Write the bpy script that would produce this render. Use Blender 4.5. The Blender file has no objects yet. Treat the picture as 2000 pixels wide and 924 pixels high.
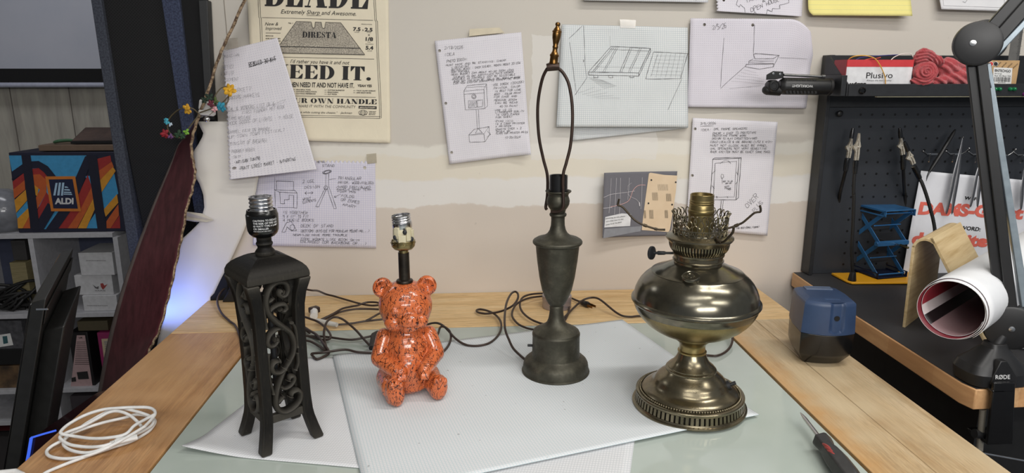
import bpy, bmesh, math, random
from mathutils import Vector, Matrix, Euler, noise
PI = math.pi
RND = random.Random(11)
scene = bpy.context.scene
COL = scene.collection
V = Vector

# ------------------------------------------------------------------ camera
CAM_H, CAM_D = 0.5289, 1.63
PITCH, YAW = math.radians(13.3245), math.radians(3.8508)
FPX = 1330.0
cam_data = bpy.data.cameras.new('camera')
cam_data.sensor_width = 36.0
cam_data.lens = 36.0 * FPX / 2000.0
cam_data.clip_start = 0.02
cam = bpy.data.objects.new('camera', cam_data)
COL.objects.link(cam)
cam.location = (0, -CAM_D, CAM_H)
cam.rotation_euler = (PI / 2 - PITCH, 0, -YAW)
scene.camera = cam

# ------------------------------------------------------------------ light
scene.view_settings.view_transform = 'Standard'
scene.view_settings.look = 'None'
scene.view_settings.exposure = 0.0
scene.view_settings.gamma = 1.0
scene.view_settings.use_curve_mapping = False
world = bpy.data.worlds.new('room_fill')
scene.world = world
world.use_nodes = True
world.node_tree.nodes['Background'].inputs[0].default_value = (0.80, 0.88, 1.0, 1)
world.node_tree.nodes['Background'].inputs[1].default_value = 0.20

def area(name, loc, size, power, color=(1, 1, 1), target=None, rz=0.0, spread=None):
    l = bpy.data.lights.new(name, 'AREA')
    l.shape = 'RECTANGLE'
    l.size, l.size_y = size
    l.energy = power
    l.color = color
    if spread: l.spread = spread
    o = bpy.data.objects.new(name, l)
    o.location = loc
    if target is not None:
        o.rotation_euler = (V(target) - V(loc)).to_track_quat('-Z', 'Y').to_euler()
    else:
        o.rotation_euler = (0, 0, rz)
    COL.objects.link(o)
    return o
# ceiling strip lamps: the nearest over the right of the bench, others deeper in the room
area('ceiling_lamp', (0.95, -0.95, 1.58), (1.1, 0.10), 12.5, (1.0, 0.97, 0.93))
area('ceiling_lamp', (0.15, -1.70, 1.60), (1.1, 0.10), 9, (1.0, 0.97, 0.93))
area('ceiling_lamp', (1.4, -2.3, 1.50), (1.1, 0.12), 17, (1.0, 0.97, 0.93))
area('ceiling_lamp', (-0.5, -2.6, 1.50), (1.1, 0.12), 11, (1.0, 0.98, 0.95))
area('front_fill', (0.4, -3.3, 1.05), (1.6, 0.35), 34, (1.0, 0.98, 0.955), target=(0.0, 0.0, 0.35))  # added fill from behind the camera, brightens the wall
area('far_room_lamp', (-1.5, 0.55, 1.55), (0.8, 0.3), 5.6, (0.95, 0.96, 1.0))
# blue strip lamp hidden behind the leaning cardboard
area('blue_strip_lamp', (-0.665, -0.125, -0.03), (0.16, 0.02), 0.30, (0.16, 0.28, 1.0), target=(-0.62, -0.03, 0.10))
area('violet_strip_lamp', (-0.60, -0.017, 0.20), (0.008, 0.14), 0.55, (0.34, 0.37, 1.0), target=(-0.2, -0.010, 0.19))

# ------------------------------------------------------------------ picture measurements -> real places
_f = V((math.sin(YAW) * math.cos(PITCH), math.cos(YAW) * math.cos(PITCH), -math.sin(PITCH)))
_r = V((math.cos(YAW), -math.sin(YAW), 0))
_u = _r.cross(_f)
EYE = V((0, -CAM_D, CAM_H))
def ray(x, y): return _f * FPX + _r * (x - 1000.0) - _u * (y - 462.0)
def onz(x, y, z=0.0):
    k = ray(x, y); return EYE + k * ((z - EYE.z) / k.z)
def ony(x, y, Y=0.0):
    k = ray(x, y); return EYE + k * ((Y - EYE.y) / k.y)
def onx(x, y, X):
    k = ray(x, y); return EYE + k * ((X - EYE.x) / k.x)
def upright(base, x, y):
    """point seen at (x, y) on the upright plane through base that faces the viewer"""
    n = V((EYE.x - base.x, EYE.y - base.y, 0)).normalized()
    k = ray(x, y)
    return EYE + k * ((base - EYE).dot(n) / k.dot(n))
def mpp(P): return (P - EYE).dot(_f) / FPX        # metres per picture unit at P
def profile(base, rows):
    """rows (y, half width) -> (radius, height) about the upright axis through base"""
    n = V((EYE.x - base.x, EYE.y - base.y, 0)).normalized()
    out = []
    for y, r in rows:
        k = ray(1000 + FPX * 0, y)
        # use the axis column: solve on the plane through base
        q = upright(base, AX[0] + (AX[1] - AX[0]) * (AX[2] - y) / max(1.0, AX[2] - AX[3]), y)
        out.append((r * mpp(q), q.z))
    return out
AX = [1000, 1000, 900, 100]

# ------------------------------------------------------------------ materials
def lin(c):
    c = c / 255.0
    return c / 12.92 if c <= 0.04045 else ((c + 0.055) / 1.055) ** 2.4
def rgb(t): return (lin(t[0]), lin(t[1]), lin(t[2]), 1.0)
class NT:
    def __init__(s, name):
        s.m = bpy.data.materials.new(name); s.m.use_nodes = True
        s.t = s.m.node_tree; s.b = s.t.nodes['Principled BSDF']; s.out = s.t.nodes['Material Output']
    def n(s, kind, **kw):
        x = s.t.nodes.new(kind)
        for k, v in kw.items(): setattr(x, k, v)
        return x
    def l(s, a, b): s.t.links.new(a, b)
    def val(s, x): return x
    def math(s, op, a, b=None, c=None):
        x = s.n('ShaderNodeMath', operation=op)
        for i, q in enumerate((a, b, c)):
            if q is None: continue
            if isinstance(q, (int, float)): x.inputs[i].default_value = q
            else: s.l(q, x.inputs[i])
        return x.outputs[0]
    def mix(s, fac, a, b, blend='MIX'):
        x = s.n('ShaderNodeMix', data_type='RGBA', blend_type=blend)
        for i, q in ((0, fac), (6, a), (7, b)):
            if isinstance(q, (int, float)): x.inputs[i].default_value = q
            elif isinstance(q, tuple): x.inputs[i].default_value = q
            else: s.l(q, x.inputs[i])
        return x.outputs[2]
    def ramp(s, fac, stops, interp='LINEAR'):
        x = s.n('ShaderNodeValToRGB'); x.color_ramp.interpolation = interp
        e = x.color_ramp.elements
        while len(e) < len(stops): e.new(0.5)
        for i, (p, c) in enumerate(stops):
            e[i].position = p; e[i].color = c
        s.l(fac, x.inputs[0]); return x.outputs[0]
    def coord(s, which='Object', scale=(1, 1, 1), rot=(0, 0, 0)):
        tc = s.n('ShaderNodeTexCoord'); mp = s.n('ShaderNodeMapping')
        mp.inputs['Scale'].default_value = scale; mp.inputs['Rotation'].default_value = rot
        s.l(tc.outputs[which], mp.inputs[0]); return mp.outputs[0]
    def noise(s, vec, scale, detail=4, rough=0.55, dist=0.0):
        x = s.n('ShaderNodeTexNoise'); x.inputs['Scale'].default_value = scale
        x.inputs['Detail'].default_value = detail; x.inputs['Roughness'].default_value = rough
        x.inputs['Distortion'].default_value = dist
        s.l(vec, x.inputs['Vector']); return x.outputs['Fac']
    def bump(s, h, strength, dist=0.001):
        x = s.n('ShaderNodeBump'); x.inputs['Strength'].default_value = strength
        x.inputs['Distance'].default_value = dist
        s.l(h, x.inputs['Height']); s.l(x.outputs[0], s.b.inputs['Normal'])
    def base(s, q):
        if isinstance(q, tuple): s.b.inputs['Base Color'].default_value = q
        else: s.l(q, s.b.inputs['Base Color'])
    def p(s, **kw):
        for k, v in kw.items():
            k = {'rough': 'Roughness', 'metal': 'Metallic', 'spec': 'Specular IOR Level', 'coat': 'Coat Weight',
                 'coatr': 'Coat Roughness', 'trans': 'Transmission Weight', 'sheen': 'Sheen Weight', 'alpha': 'Alpha'}[k]
            if isinstance(v, (int, float)): s.b.inputs[k].default_value = v
            else: s.l(v, s.b.inputs[k])
        return s
def mat(name, c, rough=0.5, metal=0.0, spec=0.5, c2=None, scale=60, bump=0.0, bscale=None, stretch=(1, 1, 1), coat=0.0, lo=0.35, hi=0.7):
    t = NT(name)
    t.p(rough=rough, metal=metal, spec=spec, coat=coat)
    if c2 is None and not bump:
        # even plain plastics keep a trace of unevenness
        c2 = tuple(v * 0.93 for v in c)
    vec = t.coord('Object', stretch)
    nz = t.noise(vec, scale)
    t.base(t.ramp(nz, [(lo, rgb(c)), (hi, rgb(c2 or c))]))
    if bump:
        t.bump(t.noise(vec, bscale or scale, 3), bump)
    return t.m

# ------------------------------------------------------------------ mesh builder
def spl(pts, n=8, closed=False):
    P = [V(p) for p in pts]
    if len(P) < 3 and not closed: return P
    out = []
    N = len(P)
    for i in range(N if closed else N - 1):
        if closed: a, b, c, d = P[(i - 1) % N], P[i], P[(i + 1) % N], P[(i + 2) % N]
        else: a, b, c, d = P[max(i - 1, 0)], P[i], P[i + 1], P[min(i + 2, N - 1)]
        for k in range(n):
            t = k / n
            out.append(0.5 * ((2 * b) + (c - a) * t + (2 * a - 5 * b + 4 * c - d) * t * t + (3 * b - a - 3 * c + d) * t ** 3))
    if not closed: out.append(P[-1])
    return out

class MB:
    def __init__(s): s.v = []; s.f = []; s.mi = []; s.uv = {}
    def add(s, vs, fs, mi=0, M=None):
        k = len(s.v)
        s.v += [(M @ V(v)) if M is not None else V(v) for v in vs]
        for f in fs: s.f.append([i + k for i in f]); s.mi.append(mi)
        return k
    def box(s, c, d, mi=0, rot=None, M=None):
        x, y, z = d[0] / 2, d[1] / 2, d[2] / 2
        vs = [V((i, j, k)) for i in (-x, x) for j in (-y, y) for k in (-z, z)]
        if rot is not None: vs = [rot @ v for v in vs]
        vs = [v + V(c) for v in vs]
        s.add(vs, [(0, 1, 3, 2), (4, 6, 7, 5), (0, 4, 5, 1), (2, 3, 7, 6), (0, 2, 6, 4), (1, 5, 7, 3)], mi, M)
    def bb(s, x0, x1, y0, y1, z0, z1, mi=0, M=None):
        s.box(((x0 + x1) / 2, (y0 + y1) / 2, (z0 + z1) / 2), (abs(x1 - x0), abs(y1 - y0), abs(z1 - z0)), mi, None, M)
    def hexa(s, A, B, mi=0):
        """A, B: two matching rings of n points"""
        n = len(A)
        s.add(list(A) + list(B), [list(range(n))[::-1], [n + i for i in range(n)]] +
              [(i, (i + 1) % n, n + (i + 1) % n, n + i) for i in range(n)], mi)
    def tube(s, pts, r, n=8, closed=False, mi=0, flat=1.0, up=None, caps=True):
        P = [V(p) for p in pts]; N = len(P)
        rr = r if isinstance(r, (list, tuple)) else [r] * N
        T = []
        for i in range(N):
            a = P[(i - 1) % N] if closed else P[max(i - 1, 0)]
            b = P[(i + 1) % N] if closed else P[min(i + 1, N - 1)]
            d = b - a
            T.append(d.normalized() if d.length > 1e-9 else V((0, 0, 1)))
        nrm = V(up) if up is not None else (V((0, 0, 1)) if abs(T[0].z) < 0.9 else V((1, 0, 0)))
        vs = []
        for i in range(N):
            if up is not None: nrm = V(up)
            nrm = nrm - T[i] * nrm.dot(T[i])
            if nrm.length < 1e-6: nrm = T[i].orthogonal()
            nrm.normalize(); bn = T[i].cross(nrm)
            for k in range(n):
                a = 2 * PI * k / n
                vs.append(P[i] + nrm * (math.cos(a) * rr[i] * flat) + bn * (math.sin(a) * rr[i]))
        fs = []
        for i in range(N if closed else N - 1):
            j = (i + 1) % N
            for k in range(n):
                fs.append((i * n + k, i * n + (k + 1) % n, j * n + (k + 1) % n, j * n + k))
        if caps and not closed:
            fs.append(tuple(range(n))[::-1]); fs.append(tuple((N - 1) * n + k for k in range(n)))
        s.add(vs, fs, mi)
    def lathe(s, prof, n=64, M=None, mi=0, cap=True):
        vs = []; fs = []
        for r, z in prof:
            for k in range(n):
                a = 2 * PI * k / n
                vs.append((max(r, 1e-5) * math.cos(a), max(r, 1e-5) * math.sin(a), z))
        for i in range(len(prof) - 1):
            for k in range(n):
                fs.append((i * n + k, i * n + (k + 1) % n, (i + 1) * n + (k + 1) % n, (i + 1) * n + k))
        if cap:
            fs.append(tuple(range(n))[::-1])
            fs.append(tuple((len(prof) - 1) * n + k for k in range(n)))
        s.add(vs, fs, mi, M)
    def ell(s, c, r, M=None, mi=0, nu=20, nv=12):
        c = V(c); vs = []; fs = []
        for j in range(nv + 1):
            t = PI * j / nv
            for i in range(nu):
                a = 2 * PI * i / nu
                vs.append((M or Matrix.Identity(3)) @ V((r[0] * math.sin(t) * math.cos(a), r[1] * math.sin(t) * math.sin(a), r[2] * math.cos(t))) + c)
        for j in range(nv):
            for i in range(nu):
                fs.append((j * nu + i, (j + 1) * nu + i, (j + 1) * nu + (i + 1) % nu, j * nu + (i + 1) % nu))
        s.add(vs, fs, mi)
    def prism(s, poly, off, mi=0):
        """polygon of 3-D points swept by the vector off"""
        s.hexa([V(p) for p in poly], [V(p) + V(off) for p in poly], mi)
    def sheet(s, fn, nu, nv, mi=0, uvs=None):
        k0 = len(s.v)
        for j in range(nv + 1):
            for i in range(nu + 1):
                u, v = i / nu, j / nv
                s.v.append(V(fn(u, v)))
                if uvs: s.uv[len(s.v) - 1] = (u * uvs[0], v * uvs[1])
        for j in range(nv):
            for i in range(nu):
                a = k0 + j * (nu + 1) + i
                s.f.append([a, a + 1, a + nu + 2, a + nu + 1]); s.mi.append(mi)
    def build(s, name, mats, parent=None, smooth=True, angle=38, bevel=0.0, seg=2, origin=None, solid=0.0, rim=None, sub=0, remesh=0.0, clean=True):
        me = bpy.data.meshes.new(name)
        if parent is not None:
            root = parent
            while root.parent is not None: root = root.parent
            inv = root.matrix_basis.inverted()
            vs = [inv @ v for v in s.v]
        elif origin is not None:
            o3 = V(origin); vs = [v - o3 for v in s.v]
        else: vs = s.v
        me.from_pydata([tuple(v) for v in vs], [], s.f)
        for m in (mats if isinstance(mats, (list, tuple)) else [mats]): me.materials.append(m)
        me.polygons.foreach_set('material_index', s.mi)
        if s.uv:
            ul = me.uv_layers.new(name='UVMap')
            for lp in me.loops: ul.data[lp.index].uv = s.uv.get(lp.vertex_index, (0, 0))
        me.validate(); me.update()
        if clean:
            bm = bmesh.new(); bm.from_mesh(me)
            bmesh.ops.recalc_face_normals(bm, faces=bm.faces); bm.to_mesh(me); bm.free()
        if smooth:
            me.polygons.foreach_set('use_smooth', [True] * len(me.polygons))
            me.set_sharp_from_angle(angle=math.radians(angle))
        o = bpy.data.objects.new(name, me); COL.objects.link(o)
        if parent is not None: o.parent = parent
        elif origin is not None: o.location = origin
        if solid:
            q = o.modifiers.new('thickness', 'SOLIDIFY'); q.thickness = solid; q.offset = 0
            if rim is not None: q.material_offset_rim = rim; q.use_rim = True
        if bevel:
            q = o.modifiers.new('bevel', 'BEVEL'); q.width = bevel; q.segments = seg; q.limit_method = 'ANGLE'; q.angle_limit = math.radians(40)
        if sub:
            q = o.modifiers.new('smooth', 'SUBSURF'); q.levels = sub; q.render_levels = sub
        return o

def tag(o, label, cat, group=None, kind=None):
    if label: o['label'] = label
    if cat: o['category'] = cat
    if group: o['group'] = group
    if kind: o['kind'] = kind
    return o
def thing(name, label, cat, loc=(0, 0, 0), rz=0.0, group=None, rot=None):
    o = bpy.data.objects.new(name, None); COL.objects.link(o)
    o.empty_display_size = 0.02
    o.location = loc; o.rotation_euler = rot if rot else (0, 0, rz)
    return tag(o, label, cat, group)
def struct(o): o['kind'] = 'structure'; return o

# ------------------------------------------------------------------ lettering
_dg = None
_tcache = {}
def glyphs(sx, bold=0.0, shear=0.0, spacing=1.0):
    key = (sx, bold, shear, spacing)
    if key in _tcache: return _tcache[key]
    cu = bpy.data.curves.new('lettering', 'FONT'); cu.body = sx; cu.size = 1.0
    cu.offset = bold; cu.shear = shear; cu.space_character = spacing; cu.resolution_u = 3
    ob = bpy.data.objects.new('lettering', cu); COL.objects.link(ob)
    dg = bpy.context.evaluated_depsgraph_get(); dg.update()
    me = bpy.data.meshes.new_from_object(ob.evaluated_get(dg))
    vs = [(v.co.x, v.co.y) for v in me.vertices]; fs = [list(p.vertices) for p in me.polygons]
    bpy.data.objects.remove(ob); bpy.data.curves.remove(cu); bpy.data.meshes.remove(me)
    x0 = min(v[0] for v in vs); vs = [(x - x0, y) for x, y in vs]
    _tcache[key] = (vs, fs, max(v[0] for v in vs))
    return _tcache[key]
def letter(mb, W, sx, p0, p1, h, bold=0.0, shear=0.0, mi=0, spacing=1.0):
    """upright printed text from p0 to p1 (baseline), capital height h, on the surface W"""
    vs, fs, w = glyphs(sx, bold, shear, spacing)
    d = V((p1[0] - p0[0], p1[1] - p0[1])); L = d.length; d.normalize(); up = V((d.y, -d.x))
    pts = []
    for x, y in vs:
        q = V(p0) + d * (x / w * L) + up * (y / 0.70 * h)
        pts.append(W(q.x, q.y))
    mb.add(pts, fs, mi)
FAT = {  # fat-face capitals: list of polygons in a box 1 high; w first
 'I': (.44, [(.02,0,.42,.05),(.02,.95,.42,1),(.08,0,.36,1)]),
 'L': (.78, [(.02,0,.7,.05),(.02,.95,.46,1),(.08,0,.36,1),[(.74,0),(.76,.38),(.72,.38),(.5,.05),(.5,0)]]),
 'E': (.80, [(.02,0,.7,.05),(.02,.95,.7,1),(.08,0,.36,1),[(.74,0),(.78,.36),(.73,.36),(.5,.05),(.5,0)],[(.5,1),(.5,.95),(.7,.68),(.75,.68),(.75,1)],(.36,.48,.5,.53),[(.5,.5),(.58,.34),(.58,.67)]]),
 'T': (.84, [(.04,.95,.8,1),(.28,0,.56,1),(.2,0,.64,.05),[(.02,.64),(.06,.64),(.26,.95),(.26,1),(.02,1)],[(.82,.64),(.78,.64),(.58,.95),(.58,1),(.82,1)]]),
 'H': (.98, [(.02,0,.44,.05),(.54,0,.96,.05),(.02,.95,.44,1),(.54,.95,.96,1),(.09,0,.37,1),(.61,0,.89,1),(.37,.48,.61,.53)]),
 'N': (.94, [(.02,0,.26,.05),(.66,.95,.92,1),(.12,0,.17,1),(.77,0,.82,1),[(.02,1),(.34,1),(.82,0),(.56,0)]]),
 'A': (.96, [(.0,0,.26,.05),(.5,0,.96,.05),[(.10,0),(.15,0),(.47,.86),(.45,1)],[(.40,1),(.58,1),(.88,0),(.56,0)],(.22,.28,.6,.33)]),
 'W': (1.3, [(.0,.95,.42,1),(.44,.95,.84,1),(1.02,.95,1.3,1),[(.06,1),(.36,1),(.56,0),(.40,0)],[(.50,1),(.78,1),(.96,0),(.80,0)],[(.52,.2),(.48,.0),(.64,.62),(.66,.8)],[(.9,.0),(.95,.0),(1.19,1),(1.14,1)]]),
 'Y': (.92, [(.0,.95,.44,1),(.64,.95,.92,1),(.22,0,.64,.05),(.30,0,.57,.5),[(.06,1),(.38,1),(.57,.46),(.30,.46)],[(.52,.46),(.57,.46),(.82,1),(.77,1)]]),
 'U': (.92, [(.0,.95,.44,1),(.66,.95,.92,1),(.07,.26,.35,1),(.77,.3,.82,1),[(.07,.3),(.35,.3),(.37,.13),(.44,.06),(.56,.06),(.7,.14),(.77,.3),(.82,.3),(.77,.12),(.62,.0),(.34,.0),(.14,.08)]]),
 '.': (.34, ['dot']),
 ' ': (.30, []),
}
def _arc(cx, cy, rx, ry, a0, a1, n=14): return [(cx + rx * math.cos(a0 + (a1 - a0) * i / n), cy + ry * math.sin(a0 + (a1 - a0) * i / n)) for i in range(n + 1)]
def _bowl(x0, yb, yt, ro, ri, x1):
    """crescent bowl as quads"""
    o = _arc(x0, (yb + yt) / 2, ro, (yt - yb) / 2, -PI / 2, PI / 2); i = _arc(x0, (yb + yt) / 2, ri, (yt - yb) / 2 - .05, -PI / 2, PI / 2)
    return [[o[k], o[k + 1], i[k + 1], i[k]] for k in range(len(o) - 1)]
FAT['D'] = (.90, [(.02,0,.4,.05),(.02,.95,.4,1),(.08,0,.36,1)] + _bowl(.4, 0, 1, .48, .20, .9))
FAT['B'] = (.86, [(.02,0,.44,.05),(.02,.95,.44,1),(.08,0,.36,1),(.36,.49,.44,.54)] + _bowl(.42, .49, 1, .36, .10, .8) + _bowl(.42, 0, .54, .42, .15, .8))
FAT['R'] = (.90, [(.02,0,.44,.05),(.02,.95,.44,1),(.08,0,.36,1),(.36,.47,.44,.52)] + _bowl(.42, .47, 1, .36, .10, .8) + [[(.46,.5),(.70,.46),(.80,.1),(.9,.08),(.9,.02),(.62,0),(.54,.1)]])
_oo = _arc(.46, .5, .44, .5, 0, 2 * PI, 28); _oi = _arc(.46, .5, .15, .45, 0, 2 * PI, 28)
FAT['O'] = (.92, [[_oo[k], _oo[k + 1], _oi[k + 1], _oi[k]] for k in range(28)])
FAT['S'] = (.72, [[(.1,.62),(.2,.5),(.42,.40),(.5,.22),(.44,.06),(.62,.1),(.68,.26),(.62,.46),(.42,.60),(.26,.7),(.24,.88),(.16,.9),(.08,.8)], [(.24,.88),(.34,.96),(.46,.96),(.6,.7),(.64,.7),(.64,1),(.58,.98),(.34,1.0),(.16,.9)], [(.44,.06),(.3,.04),(.12,.32),(.08,.32),(.08,0),(.14,.03),(.34,0),(.62,.1)]])
def fat(mb, W, sx, p0, p1, h, mi=0):
    w = sum(FAT[c][0] + .05 for c in sx) - .05
    d = V((p1[0] - p0[0], p1[1] - p0[1])); L = d.length; d.normalize(); up = V((d.y, -d.x))
    def pt(x, y):
        q = V(p0) + d * (x / w * L) + up * (y * h); return W(q.x, q.y)
    x = 0
    for c in sx:
        gw, polys = FAT[c]
        for g in polys:
            if g == 'dot': g = _arc(.17, .12, .13, .12, 0, 2 * PI, 16)[:-1]
            elif isinstance(g, tuple): g = [(g[0], g[1]), (g[2], g[1]), (g[2], g[3]), (g[0], g[3])]
            mb.add([pt(x + a, b) for a, b in g], [list(range(len(g)))], mi)
        x += gw + .05
# single-stroke hand lettering, grid 4 wide x 6 high
PEN = [1.0]
HAND = {'A':'002640;1232','B':'000636453503;03334130 00'.replace(' ',''),'C':'45360614010030 41'.replace(' ',''),'D':'00062644422000','E':'46060040;0333','F':'460600;0333','G':'4536161401103041 4323'.replace(' ',''),
 'H':'0006;4046;0343','I':'2026','J':'4641301001','K':'0006;4603 40'.replace(' ',''),'L':'060040','M':'0006234640','N':'00064046','O':'10010516364541301 0'.replace(' ',''),'P':'00063645443303',
 'Q':'1001051636454130 10;2240'.replace(' ',''),'R':'000636454433 03;2340'.replace(' ',''),'S':'4536160504134241301001','T':'0646;2026','U':'060110304146','V':'062046','W':'0610233046','X':'0046;0640','Y':'062346;2320','Z':'06460040',
 '0':'1001051636454130 10'.replace(' ',''),'1':'152620','2':'0516364544000040','3':'05163645443323;33434130 1001'.replace(' ',''),'4':'30360242','5':'4606033342413000','6':'3616050110304142330 3'.replace(' ',''),'7':'064610','8':'23050616364543231 00110304123'.replace(' ',''),'9':'4345361605142343 4120'.replace(' ',''),
 '/':'0046','.':'2021','-':'1333','&':'4005162625031001 2042'.replace(' ',''),'?':'05163645332221;2021','"':'1614;3634','(':'361410 30'.replace(' ',''),')':'163410','!':'2622;2021','*':'2323;2424',',':'2110',':':'2122;2425','+':'2125;0343','>':'054301','_':'0040',' ':''}
def strokes(mb, W, line, wd, mi=0):
    """thin pen line along points given in picture measure"""
    wd = wd * PEN[0]
    for a, b in zip(line, line[1:]):
        a = V(a); b = V(b); d = b - a
        if d.length < 1e-6: continue
        d.normalize(); n = V((-d.y, d.x)) * (wd / 2); e = d * (wd * .3)
        mb.add([W(*(a - e - n)), W(*(b + e - n)), W(*(b + e + n)), W(*(a - e + n))], [(0, 1, 2, 3)], mi)
def hand(mb, W, sx, p0, p1, h, wd=0.8, mi=0, seed=1, slop=0.5):
    r = random.Random(seed + len(sx) * 7)
    sx = sx.upper(); N = len(sx)
    d = V((p1[0] - p0[0], p1[1] - p0[1])); L = d.length; d.normalize(); up = V((d.y, -d.x))
    adv = L / max(N, 1); gw = adv * 0.74
    for i, ch in enumerate(sx):
        code = HAND.get(ch, '')
        base = r.uniform(-.06, .06) * h; sk = r.uniform(.05, .22); hs = r.uniform(.85, 1.08)
        for pl in code.split(';'):
            pts = []
            for k in range(0, len(pl) - 1, 2):
                x = (int(pl[k]) + r.uniform(-slop, slop)) / 4 * gw; y = (int(pl[k + 1]) + r.uniform(-slop, slop)) / 6 * h * hs + base
                q = V(p0) + d * (i * adv + x + y * sk) + up * y
                pts.append((q.x, q.y))
            if len(pts) > 1: strokes(mb, W, pts, wd, mi)
def sketch(mb, W, line, wd=0.8, mi=0, wob=0.5, twice=True, seed=3):
    r = random.Random(seed + int(line[0][0] * 13))
    for rep in range(2 if twice else 1):
        pts = []
        for (a, b), (c, d) in zip(line, line[1:]):
            n = max(2, int(math.hypot(c - a, d - b) / 14) + 1)
            for k in range(n):
                t = k / n
                pts.append((a + (c - a) * t + r.uniform(-wob, wob), b + (d - b) * t + r.uniform(-wob, wob)))
        pts.append(line[-1])
        strokes(mb, W, pts, wd * (1 if rep == 0 else .6), mi)

# ------------------------------------------------------------------ shared materials
def wood(name, c1, c2, c3, axis='x', rough=0.42, scale=1.0, stain=None):
    t = NT(name)
    st = {'x': (1.6, 22, 22), 'y': (22, 1.6, 22), 'z': (22, 22, 1.6)}[axis]
    vec = t.coord('Object', tuple(v * scale for v in st))
    n1 = t.noise(vec, 2.2, 6, .62, .6)
    col = t.ramp(n1, [(.30, rgb(c1)), (.5, rgb(c2)), (.72, rgb(c3))])
    fine = t.noise(t.coord('Object', tuple(v * 6 * scale for v in st)), 3.0, 3, .7)
    col = t.mix(t.ramp(fine, [(.40, (0, 0, 0, 1)), (.72, (.5, .5, .5, 1))]), col, rgb(tuple(v * .72 for v in c1)))
    if stain:
        sn = t.noise(t.coord('Object', (2.5, 2.5, 2.5)), 1.7, 3, .6)
        col = t.mix(t.ramp(sn, [(.42, (0, 0, 0, 1)), (.62, (.75, .75, .75, 1))]), col, rgb(stain))
    t.base(col); t.p(rough=rough, spec=.35)
    t.bump(fine, .08, .0008)
    return t.m
M_bench = wood('maple_worn', (168, 138, 100), (190, 164, 126), (206, 184, 150), 'y', .42, 1.0, (198, 180, 148))
nd = M_bench.node_tree; _b = nd.nodes['Principled BSDF']; _src = _b.inputs['Base Color'].links[0].from_socket
_p = nd.nodes.new('ShaderNodeNewGeometry'); _s = nd.nodes.new('ShaderNodeSeparateXYZ'); nd.links.new(_p.outputs['Position'], _s.inputs[0])
_n = nd.nodes.new('ShaderNodeTexNoise'); _n.inputs['Scale'].default_value = 34; _n.inputs['Detail'].default_value = 5; nd.links.new(_p.outputs['Position'], _n.inputs['Vector'])
_a = nd.nodes.new('ShaderNodeMath'); _a.operation = 'MULTIPLY_ADD'; nd.links.new(_n.outputs['Fac'], _a.inputs[0]); _a.inputs[1].default_value = .05; nd.links.new(_s.outputs[0], _a.inputs[2])
_m = nd.nodes.new('ShaderNodeMapRange'); nd.links.new(_a.outputs[0], _m.inputs['Value']); _m.inputs['From Min'].default_value = .615; _m.inputs['From Max'].default_value = .575; _m.inputs['To Max'].default_value = .65
_x = nd.nodes.new('ShaderNodeMix'); _x.data_type = 'RGBA'; nd.links.new(_m.outputs[0], _x.inputs[0]); nd.links.new(_src, _x.inputs[6]); _x.inputs[7].default_value = rgb((190, 142, 84)); nd.links.new(_x.outputs[2], _b.inputs['Base Color'])
M_benchL = wood('maple_amber', (142, 98, 56), (178, 132, 84), (198, 156, 106), 'y', .4, 1.0, (192, 152, 108))
M_benchB = wood('maple_back', (206, 168, 114), (226, 192, 140), (234, 206, 160), 'x', .42, 1.0)
t = NT('butcher_block'); sx_ = t.n('ShaderNodeSeparateXYZ'); t.l(t.n('ShaderNodeNewGeometry').outputs['Position'], sx_.inputs[0])
row = t.math('FLOOR', t.math('MULTIPLY', sx_.outputs[0], 26)); blk = t.math('FLOOR', t.math('ADD', t.math('MULTIPLY', sx_.outputs[1], 7.5), t.math('MULTIPLY', row, .37)))
wn = t.n('ShaderNodeTexWhiteNoise', noise_dimensions='2D'); cc = t.n('ShaderNodeCombineXYZ'); t.l(row, cc.inputs[0]); t.l(blk, cc.inputs[1]); t.l(cc.outputs[0], wn.inputs['Vector'])
gr = t.noise(t.coord('Object', (22, 2.2, 22)), 2.4, 5, .62, .8)
c = t.ramp(wn.outputs['Value'], [(0, rgb((180, 132, 88))), (.5, rgb((202, 156, 110))), (1, rgb((214, 174, 128)))])
t.base(t.mix(t.ramp(gr, [(.35, (0, 0, 0, 1)), (.7, (.45, .45, .45, 1))]), c, rgb((150, 102, 62)))); t.p(rough=.4, spec=.35); M_butcher = t.m
M_birch = wood('bent_ply_birch', (206, 180, 134), (216, 192, 148), (226, 204, 162), 'x', .45, 1.0)
M_black = mat('black_plastic', (22, 22, 23), .42, c2=(28, 28, 29))
M_blackmetal = mat('black_coated_steel', (30, 31, 34), .48, c2=(36, 38, 41), scale=90, bump=.05, bscale=900)
M_rubber = mat('black_rubber', (17, 16, 16), .55, c2=(22, 21, 20))
M_white = mat('white_plastic', (226, 226, 224), .4)
M_steel = mat('bright_steel', (205, 205, 205), .25, 1.0)
M_nickel = mat('nickel_clip', (206, 200, 186), .32, .45, c2=(168, 156, 136), scale=200)
M_ink = mat('black_ink', (34, 32, 32), .7)
M_pencil = mat('pencil_line', (92, 90, 92), .8)
M_paleink = mat('pale_pencil', (138, 136, 140), .8)
M_tape = mat('clear_tape', (205, 196, 176), .18, spec=.6)
M_white_print = mat('white_print', (214, 214, 214), .6)
M_cord = mat('brown_cord', (58, 44, 37), .45, c2=(46, 35, 30))

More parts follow.
